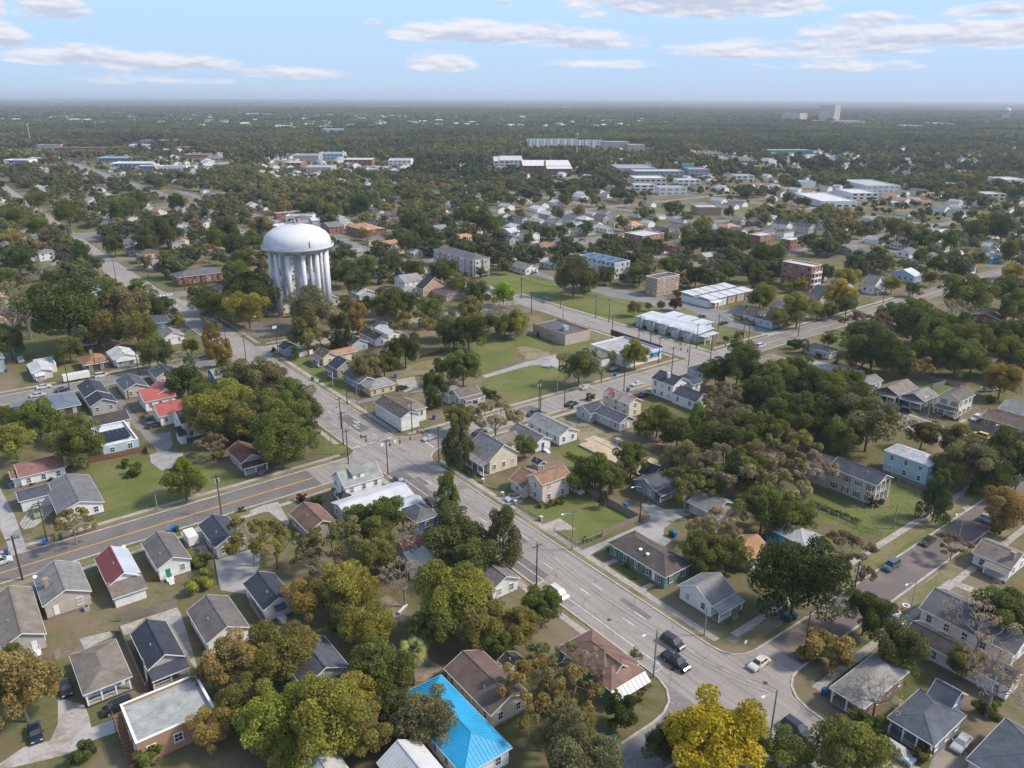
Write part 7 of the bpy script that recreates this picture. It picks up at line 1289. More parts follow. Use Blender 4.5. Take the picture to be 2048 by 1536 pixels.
def make_protos():
    spec=dict(o=(7,19000,.046,70),r=(2,11000,.06,48),t=(3,12000,.055,55),c=(3,12000,.05,60),k=(3,5200,.085,26),s=(4,6500,.05,0),b=(3,0,0,0))
    for kind,(cnt,nl,sz,nc) in spec.items():
        PROTO[kind]=[]
        for i in range(cnt):
            rng=np.random.default_rng(hash(kind)%97*0+ord(kind)*13+i); tb=MB()
            if kind in 'sb':
                tips=[]; skeleton(tb,rng,-2.6,.055 if kind=='b' else .045,4 if kind=='s' else 5,.6,tips)
                V=np.array(tb.v); sc=1/np.percentile(np.abs(V[:,:2]).max(1),98); 
                tb.v=[(x*sc,y*sc,z if z<-.69 else min(1.05,(z+.7)*1.05-.7)) for x,y,z in tb.v]
                cr=None
                if kind=='s':
                    C=np.array(tips)*np.array([sc,sc,1.05]); C=C[rng.random(len(C))<.8]; V,L=leaves(C,rng.uniform(.08,.17,len(C)),nl,sz,rng); cr=tri_mesh('crown',V,L,LEAF)
                if kind=='b':
                    C=np.array(tips)*np.array([sc,sc,1.05]); C=C[rng.random(len(C))<.5]; V,L=leaves(C,rng.uniform(.05,.12,len(C)),2200,.032,rng); cr=tri_mesh('crown',V,L,LEAF)
                PROTO[kind].append((cr,tb.mesh('trunk',[BARKP if kind=='b' or i%2 else BARK])))
            else:
                C,r=clumps(rng,nc+int(rng.integers(-14,10)),kind if kind!='k' else 'o'); V,L=leaves(C,r,nl,sz,rng)
                if kind!='k': limbs(tb,C,rng,-2.6,.055,8)
                else: tb.tube([(0,0,-1.2),(0,0,-.2)],[.05,.03],5)
                PROTO[kind].append((tri_mesh('crown',V,L,LEAF),tb.mesh('trunk',[BARK])))
    # palm: drooping fan leaves on a rough trunk
    fr=[];rng=np.random.default_rng(3)
    for i in range(1): pass
make_protos()
def frond_mesh():
    V=[];rng=np.random.default_rng(4)
    for k in range(15):   # one fan of narrow blades, pointing along +x
        a=(k/14-.5)*2.2; L=1.0-.25*abs(a); d=np.array([math.cos(a),math.sin(a),0]); n=np.array([-d[1],d[0],0]); p0=np.array([.55,0,.0]); w=.045
        m=p0+d*L*.55+np.array([0,0,-.05]); e=p0+d*L+np.array([0,0,-.42]); V+=[p0-n*w*.5,m-n*w,m+n*w, p0-n*w*.5,m+n*w,p0+n*w*.5, m-n*w,e,m+n*w]
    V+=[np.array([0,-.02,0]),np.array([.6,-.02,.02]),np.array([.6,.02,.02])]
    return tri_mesh('frond',np.array(V),rng.random(len(V)//3),LEAF)
FROND=frond_mesh()
LC=dict(g=(.062,.088,.026),dg=(.036,.056,.021),dg2=(.030,.052,.017),g2=(.070,.088,.038),ol=(.098,.108,.036),yg=(.125,.145,.030),bo=(.135,.12,.048),go=(.21,.16,.035),og=(.15,.15,.035),gg=(.085,.098,.055),ye=(.33,.26,.012),ye2=(.17,.17,.03),br=(.115,.105,.07),bk=(.2,.18,.15),bk2=(.15,.145,.10),pk=(.15,.135,.115),tb=(.145,.135,.09),yb=(.125,.13,.07),or_=(.19,.13,.06),do=(.07,.075,.028),vg=(.085,.15,.026),bg=(.055,.10,.05),bg2=(.13,.20,.02),lg=(.12,.155,.07),mg=(.050,.058,.030),cy=(.085,.115,.022),rd=(.10,.04,.03),pg=(.12,.14,.06),go2=(.15,.13,.04))
LC['or']=LC['or_']
LC={k:((v[0]*1.75,v[1]*1.62,v[2]*1.45) if k not in('ye','go','rd','or','or_') else (v[0]*1.2,v[1]*1.25,v[2]*1.6)) for k,v in LC.items()}
for k_ in ('dg','dg2','g','mg','gg','do'): LC[k_]=tuple(q*w_ for q,w_ in zip(LC[k_],((1.38,1.28,1.2) if k_ in('dg','dg2','mg') else (1.14,1.1,1.05))))
LC={k:tuple((q*.92+.08*(sum(v)/3))*w_ for q,w_ in zip(v,(1.22,1.16,1.08))) for k,v in LC.items()}
CNAME=dict(g='green',dg='dark green',dg2='deep green',g2='grey green',ol='olive',yg='yellow green',bo='brownish olive',go='golden',og='gold tinged',gg='greyish green',ye='bright yellow',ye2='yellow green',br='brown leaved',bk='bare grey',bk2='almost leafless',pk='pinkish dry',tb='tan topped',yb='yellowish brown',do='dull olive',vg='vivid green',bg='bluish green',bg2='lime green',lg='light green',mg='dark glossy',cy='yellow green',rd='dark red',pg='pale green',go2='olive gold')
CNAME['or']='orange'
KN=dict(o=('oak_tree','tree','spreading oak'),r=('round_tree','tree','round crowned tree'),t=('tall_tree','tree','tall narrow tree'),c=('conical_tree','tree','conical evergreen'),k=('shrub','shrub','shrub'),s=('sparse_tree','tree','thin crowned tree'),b=('bare_tree','tree','tree with bare branches'),p=('palm_tree','palm tree','palm tree'))
TR=[]
for l in TREES.split(';'):
    q=l.split(); TR.append((float(q[0]),float(q[1]),float(q[2]),q[3],q[4],float(q[5])))
rt=random.Random(11); GRP=dict(o='broad trees among the houses',r='round trees among the houses',t='tall narrow trees',c='conical evergreens',k='shrubs in the gardens',s='thin trees with few leaves',b='bare trees',p='palm trees')
for (x,y,r,kind,c,asp) in TR:
    nm,cat,kn=KN[kind]; col=LC[c]; j=[rt.uniform(.86,1.16) for _ in range(3)]; m_=rt.uniform(.9,1.12); col=tuple(col[i]*m_*(1+(j[i]-1)*.4) for i in range(3))
    sz='large ' if r>8.5 and kind!='k' else 'small ' if r<3.5 and kind!='k' else ''
    lb=autolabel(x,y,sz+CNAME[c]+' '+kn,16,adj=('leafy','full','bushy') if kind not in 'b' else ('old',))
    t=thing(nm,(x,y,0),lb,cat,GRP[kind])
    if kind=='p':
        tb=MB(); H=r*2.1+1.5; tb.tube([(0,0,0),(.1,0,H*.5),(0,.05,H)],[.22,.2,.24],8); tb.build('trunk',BARK,t)
        for k in range(34):
            a=k*2.4; el=R(62-k*3.6); f_=ob('frond',FROND,t,(0,0,H-.1),(0,-el,a),(r*.72,r*.72,r*.72)); f_.color=(*[q*rt.uniform(.8,1.3) for q in (col if k<26 else (.2,.17,.09))],1)
        continue
    rz=r*asp; clear={'b':.4,'s':.3,'o':.14}.get(kind,.08); z=rz*.8 if kind=='k' else rz+r*clear+.5
    cr,tk=rt.choice(PROTO[kind]); rot=(rt.uniform(-.05,.05),rt.uniform(-.05,.05),rt.uniform(0,6.28))
    sx=r*rt.uniform(.95,1.08)
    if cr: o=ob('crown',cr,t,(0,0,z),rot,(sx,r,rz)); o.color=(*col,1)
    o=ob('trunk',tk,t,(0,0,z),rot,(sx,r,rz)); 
# hedges
def hedge(x0,y0,x1,y1,wd,h,c,lb):
    L=math.hypot(x1-x0,y1-y0); rng=np.random.default_rng(int(L*10)); n=int(L*(wd+2*h)*26); 
    C=[];Rr=[]
    for k in range(int(L/.5)+1):
        for q in range(3): C.append([-L/2+k*.5+rng.uniform(-.1,.1),rng.uniform(-wd*.3,wd*.3),h*rng.uniform(.3,.72)]); Rr.append(rng.uniform(.3,.42)*min(1.3,h))
    V,Lv=leaves(np.array(C),np.array(Rr),n,.22,rng); me=tri_mesh('hedge',V,Lv,LEAF); o=ob('hedge',me,None,((x0+x1)/2,(y0+y1)/2,0),(0,0,math.atan2(y1-y0,x1-x0))); o.color=(*LC[c],1); tag(o,lb,'hedge')
for q in HEDGES: hedge(*q)
# ---------------------------------------------------------------- woodland that nobody could count
def lowproto(seed,n,sz,mat,nc=22):
    rng=np.random.default_rng(seed); C,r=clumps(rng,nc,'o'); V,L=leaves(C,r*1.15,n,sz,rng,out=1.0); return tri_mesh('tree_far',V,L,mat)
def gn_scatter(name,pts,scales,protos,label,rots=True):
    me=bpy.data.meshes.new(name); me.from_pydata([tuple(p) for p in pts],[],[]); a=me.attributes.new('sc','FLOAT_VECTOR','POINT'); a.data.foreach_set('vector',np.asarray(scales,dtype=np.float32).ravel()); o=ob(name,me)
    pc=bpy.data.collections.new(name+'_kinds')
    for i,p in enumerate(protos): po=bpy.data.objects.new('kind',p); pc.objects.link(po)
    g=bpy.data.node_groups.new(name,'GeometryNodeTree'); g.interface.new_socket('Geometry',in_out='INPUT',socket_type='NodeSocketGeometry'); g.interface.new_socket('Geometry',in_out='OUTPUT',socket_type='NodeSocketGeometry'); g.is_modifier=True
    i=g.nodes.new('NodeGroupInput'); e=g.nodes.new('NodeGroupOutput'); ci=g.nodes.new('GeometryNodeCollectionInfo'); ci.inputs[0].default_value=pc; ci.inputs['Separate Children'].default_value=True; ci.inputs['Reset Children'].default_value=True
    io=g.nodes.new('GeometryNodeInstanceOnPoints'); io.inputs['Pick Instance'].default_value=True; na=g.nodes.new('GeometryNodeInputNamedAttribute'); na.data_type='FLOAT_VECTOR'; na.inputs[0].default_value='sc'
    rv=g.nodes.new('FunctionNodeRandomValue'); rv.data_type='FLOAT_VECTOR'; rv.inputs[0].default_value=(0,0,0); rv.inputs[1].default_value=(0,0,6.283)
    ri=g.nodes.new('FunctionNodeRandomValue'); ri.data_type='INT'; ri.inputs['Min'].default_value=0; ri.inputs['Max'].default_value=len(protos)-1; ri.inputs['Seed'].default_value=3
    L=g.links.new; L(i.outputs[0],io.inputs['Points']); L(ci.outputs[0],io.inputs['Instance']); L(na.outputs[0],io.inputs['Scale']); L(rv.outputs[0],io.inputs['Rotation']); L([s for s in ri.outputs if s.type=='INT'][0],io.inputs['Instance Index']); L(io.outputs[0],e.inputs[0])
    md=o.modifiers.new('scatter','NODES'); md.node_group=g; tag(o,label,None,None,'stuff'); return o
occ=np.array(occ2,dtype=np.float32); rr=np.array(ROADR,dtype=np.float32); foc=FOC
CLEAR=[(243,298,232,350),(298,345,150,176),(200,219,830,1420),(245,262,196,250),(112,232,200,262),(395,452,240,290),(560,640,420,520),(108,300,100,172),(250,420,200,232)]+[(x,y2,z_,w_) for x,y2,z_,w_ in ((262,300,150,172),)]
TRACT=[(300,560,360,560),(450,800,200,420),(560,950,250,620)]
txy=np.array([(t[0],t[1],t[2]) for t in TR],dtype=np.float32)
SHR=None
def place(n,f0,f1,rng,rmin,pad):
    global SHR
    f=np.sqrt(rng.uniform(f0*f0,f1*f1,n)); s=rng.uniform(-.70,.70,n)*f; x=f*FWD[0]+s*SID[0]; y=f*FWD[1]+s*SID[1]; ok=np.ones(n,bool)
    for b in occ: ok&=~((x>b[0]-pad)&(x<b[1]+pad)&(y>b[2]-pad)&(y<b[3]+pad))
    for b in list(rr)+CLEAR: ok&=~((x>b[0]-pad*.3)&(x<b[1]+pad*.3)&(y>b[2]-pad*.3)&(y<b[3]+pad*.3))
    for a,b,c,e,r_ in foc:
        u=(x-a)*math.cos(r_)+(y-b)*math.sin(r_); v=-(x-a)*math.sin(r_)+(y-b)*math.cos(r_); ok&=~((abs(u)<c)&(v<e)&(v>-e-(22 if math.hypot(a,b)<1500 else 45)))
    x,y,f=x[ok],y[ok],f[ok]; SHR=np.ones(len(x))
    for a,b,c,e,r_ in foc:
        if math.hypot(a,b)>4500: continue
        u=(x-a)*math.cos(r_)+(y-b)*math.sin(r_); v=-(x-a)*math.sin(r_)+(y-b)*math.cos(r_); ln_=min(260,130+math.hypot(a,b)*.04); SHR=np.where((abs(u)<c+6)&(v<0)&(v>-e-ln_),.5,SHR)
    return x,y,f
rng=np.random.default_rng(21)
mid=[lowproto(50+i,1500,.13,LEAFS,26) for i in range(5)]; low=[lowproto(70+i,260,.3,LEAFS,14) for i in range(4)]
x,y,f=place(15000,300,1100,rng,0,3.0)
pn=np.sin(x*.021+1)+np.sin(y*.017+2)+np.sin((x+y)*.011)
keep=(rng.random(len(x))<np.clip(.30+.14*pn+(f-300)/2600,.06,.9))
x,y,f=x[keep],y[keep],f[keep]; SH=SHR[keep]
tr=np.zeros(len(x),bool)
for (a_,b_,c_,e_) in TRACT: tr|=(x>a_)&(x<b_)&(y>c_)&(y<e_)
ok=~tr|(rng.random(len(x))<.62); x,y,f,SH=x[ok],y[ok],f[ok],SH[ok]
d=np.sqrt(((x[:,None]-txy[None,:,0])**2+(y[:,None]-txy[None,:,1])**2)); ok=(d>(txy[None,:,2]+2)).all(1); x,y,f=x[ok],y[ok],f[ok]; SH=SH[ok]
# nothing in the near field: there every tree is an object of its own
ok=(f>395)|((x<75)&(f>300)); x,y,f=x[ok],y[ok],f[ok]; SH=SH[ok]
r=rng.uniform(3.2,8.0,len(x))*SH; z=r*.8+.8
gn_scatter('woodland',np.stack([x,y,z],1),np.stack([r,r,r*.85],1),mid,'trees filling the far gardens and streets'); print('mid trees',len(x))
x,y,f=place(52000,1050,3000,rng,0,2)
pn=np.sin(x*.009+1)+np.sin(y*.007+2)+np.sin((x+y)*.005); keep=rng.random(len(x))<np.clip(.62+.2*pn+(f-1050)/1800,.25,1); x,y,f=x[keep],y[keep],f[keep]; SH=SHR[keep]
r=rng.uniform(4.5,8.5,len(x))*SH; z=r*.75+rng.uniform(1,6,len(x))*(SH>.9); tr=(x>820)&(x<1700)&(y>520)&(y<1000)|(x>140)&(x<420)&(y>850)&(y<1350)|(x>330)&(x<700)&(y>900)&(y<1250); ok=~tr|(rng.random(len(x))<.48); x,y,z,r=x[ok],y[ok],z[ok],r[ok]
gn_scatter('forest',np.stack([x,y,z],1),np.stack([r,r,r*.95],1),low,'forest stretching away beyond the town'); print('far trees',len(x))
x,y,f=place(60000,3000,6500,rng,0,2); r=rng.uniform(8,15,len(x))*SHR; z=(r*.5+rng.uniform(2,8,len(x)))*SHR; gn_scatter('forest',np.stack([x,y,z],1),np.stack([r,r,r*.62],1),low,'distant forest in the haze'); print(len(x))
def tuft(seed,mat):
    rg=np.random.default_rng(seed); V=[]
    for k in range(9):
        p=rg.uniform(-.5,.5,3)*np.array([1,1,0]); a=rg.uniform(0,6.28); d_=np.array([math.cos(a),math.sin(a),0])*.16; q=p+rg.normal(size=3)*.12; q[2]=rg.uniform(.25,.9); V+=[p-d_,p+d_,q]
    return tri_mesh('tuft',np.array(V),rg.random(9),mat)
TM_=bpy.data.materials.new('tuft_grass'); TM_.use_nodes=True; t=TM_.node_tree; oi=N(t,'ShaderNodeObjectInfo'); b_=t.nodes['Principled BSDF']; b_.inputs['Roughness'].default_value=1; b_.inputs['Specular IOR Level'].default_value=0
ln(t,ramp(t,oi.outputs['Random'],[(0,(.14,.17,.045)),(.35,(.18,.2,.06)),(.6,(.22,.2,.09)),(.8,(.26,.2,.11)),(1,(.34,.28,.18))]),b_.inputs['Base Color'])
HARD=[p for m_,n_,p in PATCHES if m_ not in('lawn','drygrass','dirt','brick')]
def inpoly(x,y,P):
    c=np.zeros(len(x),bool); n=len(P)
    for i in range(n):
        (x1,y1),(x2,y2)=P[i],P[(i+1)%n]; m=((y1>y)!=(y2>y)); xi=(x2-x1)*(y-y1)/((y2-y1) if y2!=y1 else 1e-9)+x1; c^=m&(x<xi)
    return c
x,y,f=place(70000,75,430,rng,0,.4)
ok=np.ones(len(x),bool)
for P in HARD: ok&=~inpoly(x,y,P)
for X_ in (103.8,85.4): ok&=~(abs(x-X_)<1.1)
pn=np.sin(x*.31+np.sin(y*.2)*2)+np.sin(y*.27+np.sin(x*.17)*2)+np.sin((x-y)*.08)*1.2; ok&=rng.random(len(x))<np.clip(.35+.3*pn,.02,1)
x,y=x[ok],y[ok]; s=rng.uniform(.25,.65,len(x)); gn_scatter('grass_tufts',np.stack([x,y,np.zeros(len(x))],1),np.stack([s,s,s*.28],1),[tuft(i,TM_) for i in range(4)],'rough tufts of grass and fallen leaves on the yards',rots=False); print('tufts',len(x))
# far canopy: a sheet of rounded tree tops with breaks, from 6 km to the coast
def canopy():
    rg=np.random.default_rng(9); V=[];F=[]; 
    fr=6200*np.power(26500/6200,np.linspace(0,1,170)); ns=420
    for i,ff in enumerate(fr):
        s=np.linspace(-.72,.72,ns)*ff; xx=ff*FWD[0]+s*SID[0]; yy=ff*FWD[1]+s*SID[1]; zz=rg.uniform(7,19,ns)+4*np.sin(s*.002+i)+3*np.sin(s*.0007+i*.7)
        if i in(0,): zz[:]=0
        V.append(np.stack([xx,yy,zz],1))
    V=np.concatenate(V); F=[(i*ns+j,i*ns+j+1,(i+1)*ns+j+1,(i+1)*ns+j) for i in range(len(fr)-1) for j in range(ns-1)]
    me=bpy.data.meshes.new('forest'); me.from_pydata(V.tolist(),[],F); m=bpy.data.materials.new('canopy'); m.use_nodes=True; t=m.node_tree; b=t.nodes['Principled BSDF']; b.inputs['Roughness'].default_value=1; b.inputs['Specular IOR Level'].default_value=0
    g=N(t,'ShaderNodeNewGeometry'); n=N(t,'ShaderNodeTexNoise'); n.inputs['Scale'].default_value=.0012; n.inputs['Detail'].default_value=8; ln(t,g.outputs['Position'],n.inputs['Vector']); ln(t,ramp(t,n.outputs[0],[(.35,(.045,.064,.036)),(.6,(.10,.12,.058))]),b.inputs['Base Color']); me.materials.append(m); tag(ob('forest',me),'far forest fading to the coast',None,None,'stuff')
canopy()
# ---------------------------------------------------------------- vehicles
def paintmat():
    m=bpy.data.materials.new('car_paint'); m.use_nodes=True; t=m.node_tree; b=t.nodes['Principled BSDF']; oi=N(t,'ShaderNodeObjectInfo'); ln(t,oi.outputs['Color'],b.inputs['Base Color']); b.inputs['Roughness'].default_value=.28; b.inputs['Coat Weight'].default_value=.4; b.inputs['Specular IOR Level'].default_value=.5; return m
PAINT=paintmat(); TYRE=pmat('tyre',(.018,.018,.018),.9,.1,3); LIGHTG=solidm('lamp_glass',(.6,.6,.58),.2); TAIL=solidm('tail_red',(.25,.01,.01),.3); CGL=GLASS
CC=dict(black=(.012,.012,.014),navy=(.014,.022,.045),sage=(.20,.25,.13),white=(.56,.56,.55),slate=(.075,.10,.13),charcoal=(.035,.038,.043),silver=(.42,.44,.45),whiteorange=(.62,.61,.58),cream=(.60,.56,.47),olive=(.045,.05,.032),yellow=(.52,.36,.03),orange=(.5,.22,.02),red=(.35,.02,.03),maroon=(.10,.02,.02))
# side profiles: (x, z) of hull top, cabin base..top
TYPES=dict(sedan=(4.7,1.82,[(-2.35,.42),(-2.3,.85),(-1.6,.98),(1.05,.95),(2.05,.80),(2.33,.62),(2.35,.4)],(-1.75,-1.05,.45,1.15),1.43),
 suv=(4.75,1.9,[(-2.37,.45),(-2.35,1.05),(-1.9,1.1),(1.1,1.08),(2.1,.95),(2.35,.75),(2.37,.42)],(-2.28,-2.0,.55,1.3),1.75),
 pickup=(5.6,1.98,[(-2.8,.5),(-2.8,1.12),(-.75,1.12),(1.25,1.12),(2.5,1.0),(2.78,.8),(2.8,.45)],(-.75,-.6,.75,1.45),1.85))
def car_meshes(ty):
    L,Wd,prof,(g0,g1,g2,g3),zt=TYPES[ty]; hw=Wd/2; b=MB()
    bot=.28
    # hull: three longitudinal bands (lower side, shoulder, top)
    for i in range(len(prof)-1):
        (x0,z0),(x1,z1)=prof[i],prof[i+1]
        for s in (-1,1):
            q=[(x0,s*hw*.97,bot),(x1,s*hw*.97,bot),(x1,s*hw,(bot+z1)/2+.05),(x0,s*hw,(bot+z0)/2+.05)]; b.poly(q)
            q=[(x0,s*hw,(bot+z0)/2+.05),(x1,s*hw,(bot+z1)/2+.05),(x1,s*hw*.9,z1),(x0,s*hw*.9,z0)]; b.poly(q)
        b.poly([(x0,-hw*.9,z0),(x1,-hw*.9,z1),(x1,hw*.9,z1),(x0,hw*.9,z0)])
    for (x,z) in (prof[0],prof[-1]): b.poly([(x,-hw*.97,bot),(x,hw*.97,bot),(x,hw,(bot+z)/2+.05),(x,hw*.9,z),(x,-hw*.9,z),(x,-hw,(bot+z)/2+.05)])
    b.poly([(-L/2,-hw*.97,bot),(L/2,-hw*.97,bot),(L/2,hw*.97,bot),(-L/2,hw*.97,bot)])
    zb=.93 if ty=='sedan' else 1.06 if ty=='suv' else 1.1
    # roof panel and pillars
    b.box(g1+.02,g2-.02,-hw*.70,hw*.70,zt-.035,zt+.015)
    for s in (-1,1):
        for (xa,xb) in ((g0,g1),(g3,g2)): b.beam((xa,s*hw*.87,zb+.03),(xb,s*hw*.72,zt),.09,.06)
        xm=(g1+g2)/2; b.beam((xm,s*hw*.88,zb+.02),(xm,s*hw*.725,zt),.09,.05)
        b.box(g3-.35,g3-.15,s*hw*1.12-.1,s*hw*1.12+.1,zb,zb+.16)
    gl=MB(); gl.hexa([(g0,-hw*.86,zb-.02),(g3,-hw*.86,zb-.02),(g3,hw*.86,zb-.02),(g0,hw*.86,zb-.02),(g1,-hw*.71,zt-.03),(g2,-hw*.71,zt-.03),(g2,hw*.71,zt-.03),(g1,hw*.71,zt-.03)])
    if ty=='pickup':
        b.box(-2.72,-.8,-hw*.82,hw*.82,.62,.66)
        bb=MB(); bb.box(-2.7,-.85,-hw*.8,hw*.8,1.121,1.125); 
    wl=MB(); wl.tube([(0,-.11,0),(0,.11,0)],[.335,.335],14); hb=MB(); hb.tube([(0,-.118,0),(0,.118,0)],[.2,.2],10)
    hl=MB(); hl.box(-.03,.03,-.2,.2,-.07,.07)
    return dict(body=b.mesh('body',[PAINT]),glass=gl.mesh('window',[CGL]),wheel=wl.mesh('tyre',[TYRE]),hub=hb.mesh('rim',[GALV]),hl=hl.mesh('headlight',[LIGHTG]),tl=hl.mesh('tail_light',[TAIL]),bed=(bb.mesh('truck_bed',[BLACK]) if ty=='pickup' else None))
CM={k:car_meshes(k) for k in TYPES}
HD={'X':0,'X-':PI,'Y':PI/2,'Y-':-PI/2}; rc_=random.Random(3)
for (x,y,hd,ty,co,lb) in CARS:
    if 'orange lifting' in lb: continue
    if ty in('trailer','truck'):
        t=thing('box_trailer',(x,y,0),lb,'trailer',rz=HD[hd]); L=4.4 if ty=='trailer' else 8.5
        b=MB(); b.box(-L/2,L/2,-1.1,1.1,.55,2.7); b.build('body',solidm('trailer_white',(.66,.66,.64),.4),t); b=MB(); b.box(-L/2-.03,-L/2-.001,-1.0,1.0,.6,2.6); b.build('rear_door',DKM,t)
        b=MB(); b.box(L/2,L/2+1.1,-.05,.05,.45,.55); b.build('drawbar',DKM,t)
        for s in (-1,1):
            for dx in (-.5,.4): ob('wheel',CM['sedan']['wheel'],t,(dx,s*1.0,.335))
        continue
    m=CM[ty]; t=thing('pickup_truck' if ty=='pickup' else 'car',(x,y,0.02),lb,'car' if ty!='pickup' else 'pickup truck','parked and moving cars' if ty!='pickup' else None,rz=HD[hd]+rc_.uniform(-.04,.04)); L,Wd=TYPES[ty][:2]
    o=ob('body',m['body'],t); o.color=(*CC[co],1); ob('window',m['glass'],t)
    if m['bed']: ob('truck_bed',m['bed'],t)
    if co=='whiteorange': b=MB(); b.box(-1.0,.45,-.66,.66,1.447,1.46); b.build('roof_panel',solidm('rust_tan',(.33,.2,.08),.6),t)
    for sx in (-1,1):
        for s in (-1,1):
            wh=ob('wheel',m['wheel'],t,(sx*L*.31,s*(Wd/2-.1),.335)); ob('rim',m['hub'],wh)
    for s in (-1,1): ob('headlight',m['hl'],t,(L/2-.03,s*Wd*.34,.66)); ob('tail_light',m['tl'],t,(-L/2+.03,s*Wd*.36,.82))
# ---------------------------------------------------------------- poles, lamps, wires
PL=[]
for i,(x,y,k) in enumerate(POLES):
    pale=k=='post' or (k=='polelamp' and i%2); H={'pole':10.5,'post':6.5,'trans':11,'polelamp':10,'lamp':8}[k]
    if k=='lamp':
        t=thing('street_lamp',(x,y,0),autolabel(x,y,'grey metal street lamp'),'street lamp','street lamps'); b=MB(); b.tube([(0,0,0),(0,0,H)],[.11,.07],6); b.build('pole',GALV,t)
    else:
        t=thing('utility_pole',(x,y,0),autolabel(x,y,{'pole':'dark wooden utility pole','post':'short thin wooden post','trans':'utility pole with grey transformers','polelamp':'wooden pole with street light'}[k]),'utility pole','utility poles'); b=MB(); b.tube([(0,0,0),(0,0,H)],[.17,.12],7); b.build('pole',POLEG if pale else POLEW,t); 
        if k!='post': PL.append((x,y,H,t))
    if k in('pole','trans'): b=MB(); b.box(-1.2,1.2,-.07,.07,H-.75,H-.6); b.build('crossarm',POLEW,t,None)
    if k=='trans':
        tb=MB(); tb.tube([(0,0,0),(0,0,1.0)],[.27,.27],10); TM=tb.mesh('transformer',[GALV])
        for dx,dy in ((.45,.1),(-.4,.25)): ob('transformer',TM,t,(dx,dy,H-2.3))
    if k in('polelamp','lamp'):
        b=MB(); b.tube([(0,0,H-1.0),(-1.2,.3,H-.35),(-2.4,.6,H-.3)],[.05,.045,.04],5); b.build('lamp_arm',GALV,t); b=MB(); b.box(-3.0,-2.3,.45,.75,H-.42,H-.26); b.build('lamp_head',WHITE,t)
for i,(x,y,H,t) in enumerate(PL):
    for ax in (0,1):
        best=None
        for (x2,y2,H2,_) in PL:
            d=(x2-x,y2-y); al,ac=(d[0],d[1]) if ax==0 else (d[1],d[0])
            if 12<al<75 and abs(ac)<7 and (best is None or al<best[0]): best=(al,x2,y2,H2)
        if best:
            _,x2,y2,H2=best; b=MB()
            for o in (-.9,0,.9):
                pts=[]
                for k in range(9):
                    u=k/8; ox,oy=(0,o) if ax==0 else (o,0); pts.append(((x2-x)*u+ox,(y2-y)*u+oy,(H-.5)+(H2-H)*u-1.1*4*u*(1-u)))
                b.tube(pts,[.022]*9,3,cap=False)
            b.build('wire',BLACK,t)
# traffic signals on span wires
for j,(x,y,k) in enumerate(SIGNALS):
    if k=='s':
        t=thing('traffic_light',(x,y,5.1),autolabel(x,y,'yellow hanging traffic light'),'traffic light','yellow traffic lights'); b=MB(); b.box(-.18,.18,-.14,.14,0,1.1); b.build('housing',YEL,t); b=MB()
        for z in (.2,.55,.9): b.tube([(0,-.14,z),(0,-.3,z+.02)],[.11,.12],8,cap=False); b.tube([(-.18,0,z),(-.3,0,z)],[.11,.12],8,cap=False)
        b.build('visor',BLACK,t); b=MB(); b.box(-.03,.03,-.03,.03,1.1,2.1); b.build('hanger',DKM,t)
    else:
        t=thing('hanging_sign',(x,y,5.2),autolabel(x,y,'small white hanging sign' if k=='w' else 'green hanging street name sign'),'sign'); b=MB(); b.box(-.45,.45,-.03,.03,0,.95) if k=='w' else b.box(-1.0,1.0,-.03,.03,.2,.65); b.build('panel',WHITE if k=='w' else solidm('sign_green',(.01,.16,.09)),t,None)
def span(pts,lb):
    b=MB(); x0,y0,_=pts[0]; b.tube([(p[0]-x0,p[1]-y0,p[2]) for p in pts],[.03]*len(pts),4); t=b.build('span_wire',BLACK,None,(x0,y0,0)); tag(t,lb,'wire')
S1=sorted([q for q in SIGNALS if q[0]<120 and q[1]<184.8],key=lambda q:q[0])
span([(86.5,190,9)]+[(91,186,7.2),(97,181,7.1),(103.8,171,9)],'black span wire holding the traffic lights over the crossroads'); span([(84.6,171,9),(95,180,7.1),(104,189,9)],'second black span wire crossing the crossroads')
# bins and small units
bb=MB(); bb.hexa([(-.27,-.32,.08),(.27,-.32,.08),(.27,.32,.08),(-.27,.32,.08),(-.33,-.4,1.0),(.33,-.4,1.0),(.33,.4,1.0),(-.33,.4,1.0)]); 
lb_=MB(); lb_.box(-.36,.36,-.44,.42,1.0,1.08); wb=MB(); wb.tube([(-.3,.3,.12),(.3,.3,.12)],[.12,.12],8)
bm={k:(bb.mesh('body',[m]),lb_.mesh('lid',[m])) for k,m in (('blue',BLUEBIN),('blue2',BLUEBIN2),('dkgreen',GRBIN))}; WB=wb.mesh('wheel',[TYRE])
for (x,y,k) in BINS:
    if k in bm: t=thing('wheelie_bin',(x,y,0),autolabel(x,y,{'blue':'bright blue bin','blue2':'dark blue bin','dkgreen':'dark green bin'}[k]),'bin','wheelie bins'); t.scale=(1.25,1.25,1.25); ob('body',bm[k][0],t); ob('lid',bm[k][1],t); ob('wheel',WB,t)
    elif k=='acunit': b=MB(); b.box(-.5,.5,-.5,.5,0,.9); t=thing('air_conditioner',(x,y,0),'grey air conditioning unit by the beige gabled house','air conditioner'); b.build('casing',GALV,t); b=MB(); b.tube([(0,0,.9),(0,0,.95)],[.4,.4],12); b.build('grille',DKM,t)
    else: t=thing('brick_pier',(x,y,0),autolabel(x,y,'small stone gate pier'),'gate pier'); b=MB(); b.box(-.3,.3,-.3,.3,0,1.1); b.build('shaft',CHIM,t); b=MB(); b.box(-.38,.38,-.38,.38,1.1,1.22); b.build('cap',CHIMW,t)
